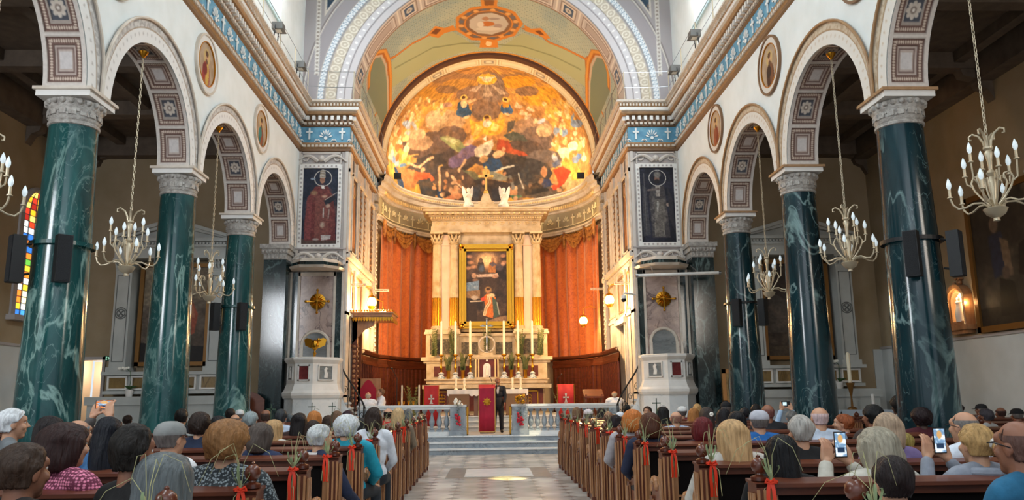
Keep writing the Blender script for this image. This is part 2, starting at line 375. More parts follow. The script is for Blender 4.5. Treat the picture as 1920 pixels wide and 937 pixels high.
# painted and sunk coffers of an arch soffit
CW, CH = 630, 90
cv = CV(CW, CH, '#CFC6BE'); dep = np.zeros((CH, CW))
for k in range(7):
    x0, x1 = 8 + k * 88, 8 + (k + 1) * 88 - 4; m = 12
    cv.rect(x0, m - 4, x1, CH - m + 4, '#B7ABA2'); cv.frame(x0 + 3, m - 2, x1 - 3, CH - m + 2, 13, '#6B5149')
    for j in range(14):
        xx = x0 + 9 + j * (x1 - x0 - 18) / 13
        for yy in (m + 4, CH - m - 4): cv.ell(xx, yy, 2.6, 4, '#CDBBAA', .4)
    for j in range(11):
        yy = m + 8 + j * (CH - 2 * m - 16) / 10
        for xx in (x0 + 9, x1 - 9): cv.ell(xx, yy, 4, 2.4, '#CDBBAA', .4)
    dm = ((cv.X > x0 + 3) & (cv.X < x1 - 3) & (cv.Y > m - 2) & (cv.Y < CH - m + 2)); dep[dm] = .02
    cx = (x0 + x1) / 2
    if k % 2 == 0:
        cv.rect(x0 + 16, m + 11, x1 - 16, CH - m - 11, '#B5A59B'); cv.frame(x0 + 20, m + 15, x1 - 20, CH - m - 15, 3, '#76605A'); cv.rect(x0 + 27, m + 20, x1 - 27, CH - m - 20, '#C9C2BF')
        dm = ((cv.X > x0 + 16) & (cv.X < x1 - 16) & (cv.Y > m + 11) & (cv.Y < CH - m - 11)); dep[dm] = .035
    else:
        cv.rect(x0 + 16, m + 11, x1 - 16, CH - m - 11, '#A3978E'); cv.rect(x0 + 22, m + 16, x1 - 22, CH - m - 16, '#4E5058')
        for a in range(8): cv.ell(cx + 11 * math.cos(a * PI / 4), CH / 2 + 11 * math.sin(a * PI / 4), 7, 5.5, '#C9BDB0', .3, a * PI / 4)
        cv.ell(cx, CH / 2, 8, 8, '#8B7C72', .3); cv.ell(cx, CH / 2, 4, 4, '#D9CFC4', .4)
        dm = ((cv.X > x0 + 22) & (cv.X < x1 - 22) & (cv.Y > m + 16) & (cv.Y < CH - m - 16)); dep[dm] = .035
CVS = cv.grain(.05, 4)
def soffit_fn(U, V):
    yy = np.clip((V * CH).astype(int), 0, CH - 1); xx = np.clip((U * CW).astype(int), 0, CW - 1); d = dep[yy, xx]
    a = PI * U; r = 1.40 + d
    return (5.05 + .53 * V, -r * np.cos(a), SPR + r * np.sin(a))
cv = CV(900, 48, '#E4E1DD')                         # archivolt: plain inner band with bosses, then a foliate band
cv.rect(0, 0, 900, 21, '#CFCAC4'); cv.cloud('#A59E98', 6, .45, .6, 5, .9, (cv.Y < 18) * (cv.Y > 3) * 1.)
cv.rect(0, 18, 900, 21, '#A8937C'); cv.rect(0, 0, 900, 2.5, '#9C9088')
for j in range(34): cv.ell(14 + j * 26.5, 31, 4, 4, '#B9B3AD', .4)
CVA = cv
CVB = CV(900, 48, '#DCD6CD'); CVB.rect(0, 0, 900, 21, '#C9B8A0'); CVB.cloud('#A98F73', 7, .45, .6, 5, .8, (CVB.Y < 18) * (CVB.Y > 3) * 1.); CVB.rect(0, 18, 900, 21, '#A07C54'); CVB.rect(0, 0, 900, 2.5, '#8C7660')
for j in range(34): CVB.ell(14 + j * 26.5, 31, 4, 4, '#C7B49C', .4)
def archi_fn(U, V):
    a = PI * U; r = 1.755 - .355 * V; y = -r * np.cos(a); y = np.clip(y, -1.705, 1.705)
    d = np.where(V < .05, .035, np.where(V < .42, .02, .012))
    return (5.05 - d, y, SPR + r * np.sin(a))
soff0 = painted('soffit', CVS, soffit_fn, 420, 60, None, .7, False); arA = painted('archivolt', CVA, archi_fn, 220, 20, None, .65, False); arB = painted('archivolt', CVB, archi_fn, 220, 20, None, .65, False)
first = True
for s in (-1, 1):
    ARCS = arcade(s)
    for i, yc in enumerate(ARCS):
        TR[0] += 1; e = bpy.data.objects.new('trim_%d' % TR[0], None); COL.objects.link(e); e['kind'] = 'structure'; e.location = (0, yc, 0)
        if s < 0: e.rotation_euler = (0, 0, PI)
        for src in (soff0, arA if s < 0 else arB):
            c = src.copy(); COL.objects.link(c); c.parent = e
        q = g(); P = [(5.05 - .05, -1.75 * math.cos(PI * k / 40), SPR + 1.75 * math.sin(PI * k / 40)) for k in range(41)]
        P = [(x, max(-1.69, min(1.69, y)), z) for x, y, z in P]
        q.tube(P, .022, 6); q.build('arch_moulding', M_cream if s < 0 else M_ochre, e, True)
for o in (soff0, arA, arB): bpy.data.objects.remove(o)

# ---- columns
ENDS = {0: 'first column beyond the camera', 1: '', 2: '', 3: 'column nearest the camera in view', 4: 'middle column of the row', 5: 'column next to the pulpit'}
def column(s, i, y):
    where = {5: 'standing next to the pulpit', 4: 'middle one of three in view', 3: 'frontmost of three in view', 2: 'beside the rear pews', 1: 'well behind the camera', 0: 'at the rear wall'}[i]
    t = thing('arcade_column', 'green marble column on the %s, %s' % (SD[s], where), 'column', (s * 5.31, y, 0), group='green marble arcade columns')
    q = g(); q.box(-.48, .48, -.48, .48, 0, .16); q.lathe([(.47, .16), (.49, .2), (.47, .26), (.43, .28), (.42, .31), (.44, .34), (.42, .38), (.385, .4)], n=32); q.build('base', M_cream, t, True)
    q = g(); q.lathe([(.37 - .093 * (k / 12) ** 1.15, .4 + 4.42 * k / 12) for k in range(13)], n=40); q.build('shaft', M_green if s < 0 else M_greenR, t, True)
    q = g(); q.lathe([(.275, 4.78), (.295, 4.79), (.298, 4.82), (.278, 4.84), (.285, 4.845), (.295, 4.9), (.298, 4.99), (.305, 5.0), (.31, 5.02), (.315, 5.04), (.325, 5.1), (.29, 5.12)], n=36)
    for k in range(20): a = 2 * PI * k / 20; q.ball((.315 * math.cos(a), .315 * math.sin(a), 5.07), .04, 6)
    for k in range(16):
        a = 2 * PI * k / 16; q.obox((.298 * math.cos(a), .298 * math.sin(a), 4.935), (.012, .04, .035), a)
        q.obox((.298 * math.cos(a + .2), .298 * math.sin(a + .2), 4.905 + .05 * (k % 2)), (.014, .016, .014), a + .2)
    q.build('capital', M_cap, t, 50)
    q = g(); q.box(-.33, .33, -.33, .33, 5.12, 5.2, 0); q.box(-.36, .36, -.36, .36, 5.195, 5.235, 1); q.build('abacus', [M_white, M_cream if s < 0 else M_ochre], t)
    return t
M_cap = mat('carved_capital_stone', '#B9B4AD', .5, noise=(14, '#8F8881', .35, .7), bump=(45, .8))
for s in (-1, 1):
    for i, y in enumerate(YC): column(s, i, y)

# ---- dark green pilasters against the piers
for s in (-1, 1):
    t = thing('pier_pilaster', 'black-green marble pilaster beside the pulpit on the %s' % SD[s], 'pilaster', (s * 5.42, 19.9, 0), group='pier pilasters')
    q = g(); q.box(-.28, .28, -.3, .24, .3, 4.85); q.build('shaft', M_dgreen, t)
    q = g(); q.box(-.33, .33, -.34, .24, 0, .3); q.build('base', M_cream, t)
    q = g(); q.box(-.29, .29, -.32, .24, 4.85, 5.0)
    for k in range(6): q.obox((-.24 + .096 * k, -.33, 4.93), (.03, .02, .055))
    q.box(-.33, .33, -.36, .24, 5.0, 5.12); q.box(-.37, .37, -.4, .24, 5.12, 5.235)
    for k in range(8): q.ball((-.3 + .086 * k, -.36, 5.05), .04, 6)
    q.build('capital', M_cap, t)

# ---- roundels with painted saints
def roundel(s, i, y, cols, lab):
    t = thing('saint_medallion', lab, 'medallion', (s * 5.05, y, 7.24), group='painted medallions above the arcade')
    q = g(); n = 48
    for (r0, r1, d, mi) in ((.54, .50, .05, 0), (.50, .40, .03, 1), (.40, .385, .04, 2)):
        P = [[(-s * dd, r * math.cos(2 * PI * k / n), r * math.sin(2 * PI * k / n)) for k in range(n)] for r, dd in ((r0, 0), (r0, d), (r1, d), (r1, 0))]
        vs = [p for row in P for p in row]; q.add(vs, [(j * n + k, j * n + (k + 1) % n, (j + 1) * n + (k + 1) % n, (j + 1) * n + k) for j in range(3) for k in range(n)], mi)
    q.build('frame', [M_brown if s > 0 else M_cream, M_white if s < 0 else mat('medallion_ring_stone', '#D9D2C8', .5), M_gold], t, True)
    c = CV(80, 80, '#B49A80'); c.cloud('#9C8064', 20, .4, .7, i); c.ell(40, 26, 16, 16, '#C2A468'); c.ell(40, 62, 20, 30, cols[0]); c.ell(46, 60, 9, 26, cols[1]); c.ell(34, 50, 12, 12, cols[2])
    c.ell(40, 26, 8, 10, '#C99A76'); c.ell(40, 20, 8, 6, '#5A3C2A'); c.ell(40, 34, 6, 5, '#6A4A34')
    painted('painting', c, lambda U, V: (-s * .015 + 0 * U, -s * .39 * V * np.cos(2 * PI * U), .39 * V * np.sin(2 * PI * U)), 48, 20, t)
    o = t.children[-1]; me = o.data; a = me.color_attributes['Col']          # disc: look the colours up by position
    co = np.empty(len(me.vertices) * 3, np.float32); me.vertices.foreach_get('co', co); co = co.reshape(-1, 3)
    xx = np.clip((co[:, 1] * -s / .39 * .5 + .5) * 79, 0, 79).astype(int); yy = np.clip((.5 - co[:, 2] / .39 * .5) * 79, 0, 79).astype(int)
    C = c.a[yy, xx]; C = np.where(C <= .04045, C / 12.92, ((C + .055) / 1.055) ** 2.4)
    a.data.foreach_set('color', np.concatenate([C, np.ones((len(C), 1))], -1).ravel().astype(np.float32))
RC = {-1: [('#7A3A34', '#A8884E', '#8C4A3C'), ('#6B7A5A', '#5A4632', '#8A6A40'), ('#9A3A30', '#C8A050', '#7A2E2A'), ('#2E6A6A', '#8E4A30', '#3E7A72')],
      1: [('#6A4A30', '#8A6A4A', '#5A3A26'), ('#7A5A3C', '#4A3424', '#8E6E4C'), ('#4E3222', '#7A4E30', '#3C281C'), ('#A0522E', '#7E3A22', '#8E4A2A')]}
WH = ['above the rear arcade', 'largest of three in view', 'middle one of three', 'nearest the pulpit']
for s in (-1, 1):
    for i in range(4):
        roundel(s, i, YC[i + 2] + .14, RC[s][i], 'round painted saint medallion on the %s wall, %s' % (SD[s], WH[i]))

# ---- entablature wrapping wall, pier and chancel
def path(s): return [(s * 5.05, -3), (s * 5.05, 20.15), (s * 3.75, 20.15), (s * 3.75, 25.6)]
def ent(prof, mats, mis=None):
    for s in (-1, 1):
        q = g(); pr = [(s * p if s < 0 else p, z) for p, z in prof]
        q.sweep(path(s), [(-p if s < 0 else p, z) for p, z in prof]) if False else q.sweep(path(s), [(p * (-1 if s < 0 else 1), z) for p, z in prof])
        trim(q, mats)
ent([(0, 7.84), (.04, 7.86), (.04, 7.92)], M_brown)
ent([(.04, 7.92), (.07, 7.95), (.07, 8.02), (.09, 8.03), (.09, 8.07), (.02, 8.09)], M_ochre)
ent([(.02, 8.09), (.02, 8.52)], M_blue)
ent([(.02, 8.52), (.06, 8.54), (.06, 8.58), (.1, 8.62), (.1, 8.66), (.09, 8.66), (.09, 8.80)], M_brown)
ent([(.09, 8.80), (.2, 8.82), (.22, 8.86), (.22, 8.90)], M_ochre)
ent([(.22, 8.90), (.27, 8.92), (.27, 9.0)], M_white)
ent([(.27, 9.0), (.28, 9.03), (.3, 9.1)], M_ochre)
ent([(.3, 9.1), (.34, 9.12), (.34, 9.19), (0, 9.2)], M_cream)
def along(s, step, off, a=0, b=1e9):
    """points at even spacing along the entablature, with direction"""
    pts = path(s); out = []; i = 0
    for (x0, y0), (x1, y1) in zip(pts[:-1], pts[1:]):
        d = Vector((x1 - x0, y1 - y0)); Ls = d.length; d.normalize(); nr = Vector((-d.y, d.x)) * (-1 if s < 0 else 1)
        i += 1
        e0 = 0 if i == 1 else (off if i == 2 else -off); e1 = Ls - (off if i == 1 else -off if i == 2 else 0)
        n = max(1, int((e1 - e0) / step))
        for k in range(n):
            t = e0 + (e1 - e0) * (k + .5) / n; out.append((x0 + d.x * t + nr.x * off, y0 + d.y * t + nr.y * off, math.atan2(d.y, d.x), i))
    return out
for s in (-1, 1):
    q = g()
    for x, y, a, i in along(s, .15, .13): q.obox((x, y, 8.735), (.04, .045, .055), a)
    trim(q, M_white)
    q = g()
    for x, y, a, i in along(s, .085, .285): q.obox((x, y, 9.06), (.022, .018, .035), a)
    for x, y, a, i in along(s, .10, .085): q.obox((x, y, 7.985), (.033, .02, .03), a)
    for x, y, a, i in along(s, .13, .345): q.obox((x, y, 9.155), (.05, .012, .025), a)
    for x, y, a, i in along(s, .11, .085): q.obox((x, y, 8.6), (.035, .03, .03), a)
    trim(q, M_cream)
    q = g()                                           # palmettes, crosses and scrolls of the frieze
    for k, (x, y, a, i) in enumerate(along(s, .40, .03)):
        d = Vector((math.cos(a), math.sin(a), 0)); nr = Vector((-d.y, d.x, 0)) * (-1 if s < 0 else 1); c = Vector((x, y, 8.3))
        fn = lambda u, v, w: c + d * u * 1.2 + Vector((0, 0, v * 1.38 + .01)) + nr * w
        if k % 2 == 0:
            for j in range(7):
                t = PI * (j + .5) / 7; r0, r1 = .05, .15; w = .016
                q.prism([(r0 * math.cos(t - .1), -.06 + r0 * math.sin(t - .1)), (r1 * .8 * math.cos(t - .14), -.06 + r1 * .9 * math.sin(t - .14)), (r1 * math.cos(t), -.06 + r1 * 1.1 * math.sin(t)), (r1 * .8 * math.cos(t + .14), -.06 + r1 * .9 * math.sin(t + .14))], fn, 0, .018)
            q.prism([(.04 * math.cos(t), -.07 + .035 * math.sin(t)) for t in [PI * j / 4 for j in range(8)]], fn, 0, .022)
        else:
            q.prism([(-.018, -.1), (.018, -.1), (.018, .13), (-.018, .13)], fn, 0, .018); q.prism([(-.07, .03), (.07, .03), (.07, .065), (-.07, .065)], fn, 0, .02)
        for h_ in (-1, 1):
            pts = [(h_ * (.17 - .055 * (1 - t) * math.cos(t * 5)), -.14 + .045 * (1 - t) * math.sin(t * 5) * 1.2 + .0) for t in [j / 5 for j in range(6)]]
            for (u0, v0), (u1, v1) in zip(pts[:-1], pts[1:]): q.prism([(u0, v0 - .011), (u1, v1 - .011), (u1, v1 + .011), (u0, v0 + .011)], fn, 0, .016)
    trim(q, mat('frieze_relief', '#E2E4E2', .6))

# ---- clerestory, nave ceiling, triumphal arch
M_win = mat('bright_window_glass', '#DDEEF5', .3, emit=([.86, .95, 1], 3.2))
M_pale = mat('pale_blue_window_frame', '#BFD9DE', .5)
for s in (-1, 1):
    q = g(); wy = [(0.2, 2.8), (5.2, 7.8), (10.2, 12.8), (15.2, 17.8)]; e = [-3] + [v for w in wy for v in w] + [20.3]
    for i in range(0, len(e), 2): q.box(s * 5.05, s * 5.4, e[i], e[i + 1], 9.19, 13.6)
    for a, b_ in wy: q.box(s * 5.05, s * 5.4, a, b_, 9.19, 10.35); q.box(s * 5.05, s * 5.4, a, b_, 12.7, 13.6)
    q.build('wall_clerestory_' + ('left' if s < 0 else 'right'), M_wall, kind='structure')
    for k, (a, b_) in enumerate(wy):
        TRn = 'window_%d' % (k + 1 + (4 if s > 0 else 0))
        q = g(); q.box(s * 5.3, s * 5.33, a, b_, 10.35, 12.7); o = q.build(TRn, M_win, kind='structure')
        q = g()
        for yy in (a, (a + b_) / 2 - .03, b_ - .06): q.box(s * 5.2, s * 5.36, yy, yy + .06, 10.35, 12.7)
        for zz in (10.35, 11.5, 12.64): q.box(s * 5.22, s * 5.35, a, b_, zz, zz + .06)
        q.box(s * 5.0, s * 5.1, a - .1, b_ + .1, 10.22, 10.34)
        q.build('window_frame', M_pale, o)
q = g(); q.box(-5.4, 5.4, -3, 20.3, 13.6, 13.8); q.build('ceiling', M_cream, kind='structure')

# front of the arch, painted in bands around the opening
W_, H_ = 1400, 260
cv = CV(W_, H_, '#A9A2A2'); R0, R1 = 3.70, 6.9
A = PI - (cv.X / W_) * PI; Rr = R1 - (R1 - R0) * cv.Y / H_
XX, ZZ = Rr * np.cos(A), 9.2 + Rr * np.sin(A)
band = lambda a, b_: ((Rr >= a) & (Rr < b_)) * 1.
cv.mix(band(3.7, 3.74), '#8E8078'); cv.mix(band(3.74, 3.92), '#C9C2C2'); cv.mix(band(3.92, 3.94), '#7A7274'); cv.mix(band(3.94, 4.12), '#CBC5C6')
cv.mix(band(4.14, 4.44), '#C4B6A2'); cv.mix(band(4.47, 4.49), '#E6E2DE'); cv.mix(band(4.49, 4.62), '#8296A8'); cv.mix(band(4.62, 4.66), '#D8D2CC'); cv.mix(band(4.66, 5.0), '#A39C9E'); cv.mix(band(5.0, 5.04), '#D9D2C8'); cv.mix(band(5.06, 5.09), '#8B8280')
nA = (A / PI * 120)
cv.mix(band(3.98, 4.06) * (abs((nA / 2) % 1 - .5) < .12), '#F3F0EC'); cv.mix(band(4.125, 4.145) * ((nA * 2.2) % 1 < .5), '#3E3A3C')
ph = (nA / 2.2) % 1 - .5; rr = (Rr - 4.29) / .15; cv.mix(band(4.14, 4.44) * ((abs(np.hypot(ph * 2.1, rr) - .75) < .14) | (np.hypot(ph * 2.1, rr) < .25)), '#E3DACB')
cv.mix(band(4.49, 4.62) * (abs(np.hypot((nA * 1.1 % 1 - .5) * 2, (Rr - 4.555) / .075) - .6) < .3), '#E8E9EA')
sp = (Rr > 5.16) & (abs(XX) < 4.52) & (ZZ > 10.4); cv.mix(sp * 1., '#D6CDC2')
sp2 = (Rr > 5.22) & (abs(XX) < 4.46); cv.mix(sp2 * 1., '#33475A'); cv.cloud('#6F7C86', 14, .5, .65, 9, .8, sp2 * 1.); cv.cloud('#9A7A66', 10, .55, .62, 11, .7, sp2 * 1.)
cv.mix(((abs(abs(XX) - 4.68) < .06) & (ZZ > 10)) * 1., '#DAD4CC'); cv.mix(((abs(abs(XX) - 4.68) < .03) & (ZZ > 10) & ((ZZ * 9) % 1 < .5)) * 1., '#9A8E84')
def front_fn(U, V):
    a = PI - U * PI; r = R1 - (R1 - R0) * V; x, z = r * np.cos(a), r * np.sin(a)
    k = np.minimum(1, np.minimum(5.05 / np.maximum(abs(x), 1e-6), 4.4 / np.maximum(z, 1e-6))); kk = np.where(k < 1, k, 1)
    y = 20.15 - .05 * ((r < 4.66) & (r > 4.47)) - .03 * ((r < 4.14) & (r > 3.94)) - .03 * ((r > 5) & (r < 5.04))
    return (x * kk, y, 9.2 + z * kk)
# colours must follow the clamped positions
painted('wall_triumphal_arch', cv, front_fn, 620, 130, rough=.7, smooth=False, kind='structure')
q = g(); q.box(-5.4, 5.4, 20.25, 21.0, 13.2, 13.8); q.build('wall_over_arch', M_grey, kind='structure')
# soffit of the arch
cv = CV(1000, 60, '#C3B7AE')
for dg in range(0, 181):
    pass
def dx(d): return d / 180 * 1000
for c0 in (15, 52.5, 90, 127.5, 165):
    cv.rect(dx(c0 - 4.2), 8, dx(c0 + 4.2), 52, '#D9CDBE'); cv.frame(dx(c0 - 4.2), 8, dx(c0 + 4.2), 52, 3, '#8E7A6C'); cv.rect(dx(c0 - 2.6), 16, dx(c0 + 2.6), 44, '#4E5E74')
    cv.ell(dx(c0), 30, 10, 10, '#CFC6B8', .2); cv.ell(dx(c0), 30, 4, 4, '#8A7A70', .3)
    for e_ in (-6, 6): cv.rect(dx(c0 + e_ - .5), 4, dx(c0 + e_ + .5), 56, '#E2D8CA')
for c0 in (33.7, 71.2, 108.8, 146.3):
    cv.frame(dx(c0 - 11), 8, dx(c0 + 11), 52, 2.5, '#8A7468'); cv.frame(dx(c0 - 10), 12, dx(c0 + 10), 48, 2, '#E4DACE'); cv.rect(dx(c0 - 8.6), 17, dx(c0 + 8.6), 43, '#B7A79C'); cv.frame(dx(c0 - 8.6), 17, dx(c0 + 8.6), 43, 1.5, '#8A7468')
cv.rect(0, 0, 1000, 4, '#D8CEC4'); cv.rect(0, 56, 1000, 60, '#9A7E66')
painted('trim_arch_soffit', cv, lambda U, V: (3.7 * np.cos(PI - PI * U), 20.15 + .9 * V, 9.2 + 3.7 * np.sin(PI - PI * U)), 420, 36, smooth=True, kind='structure')

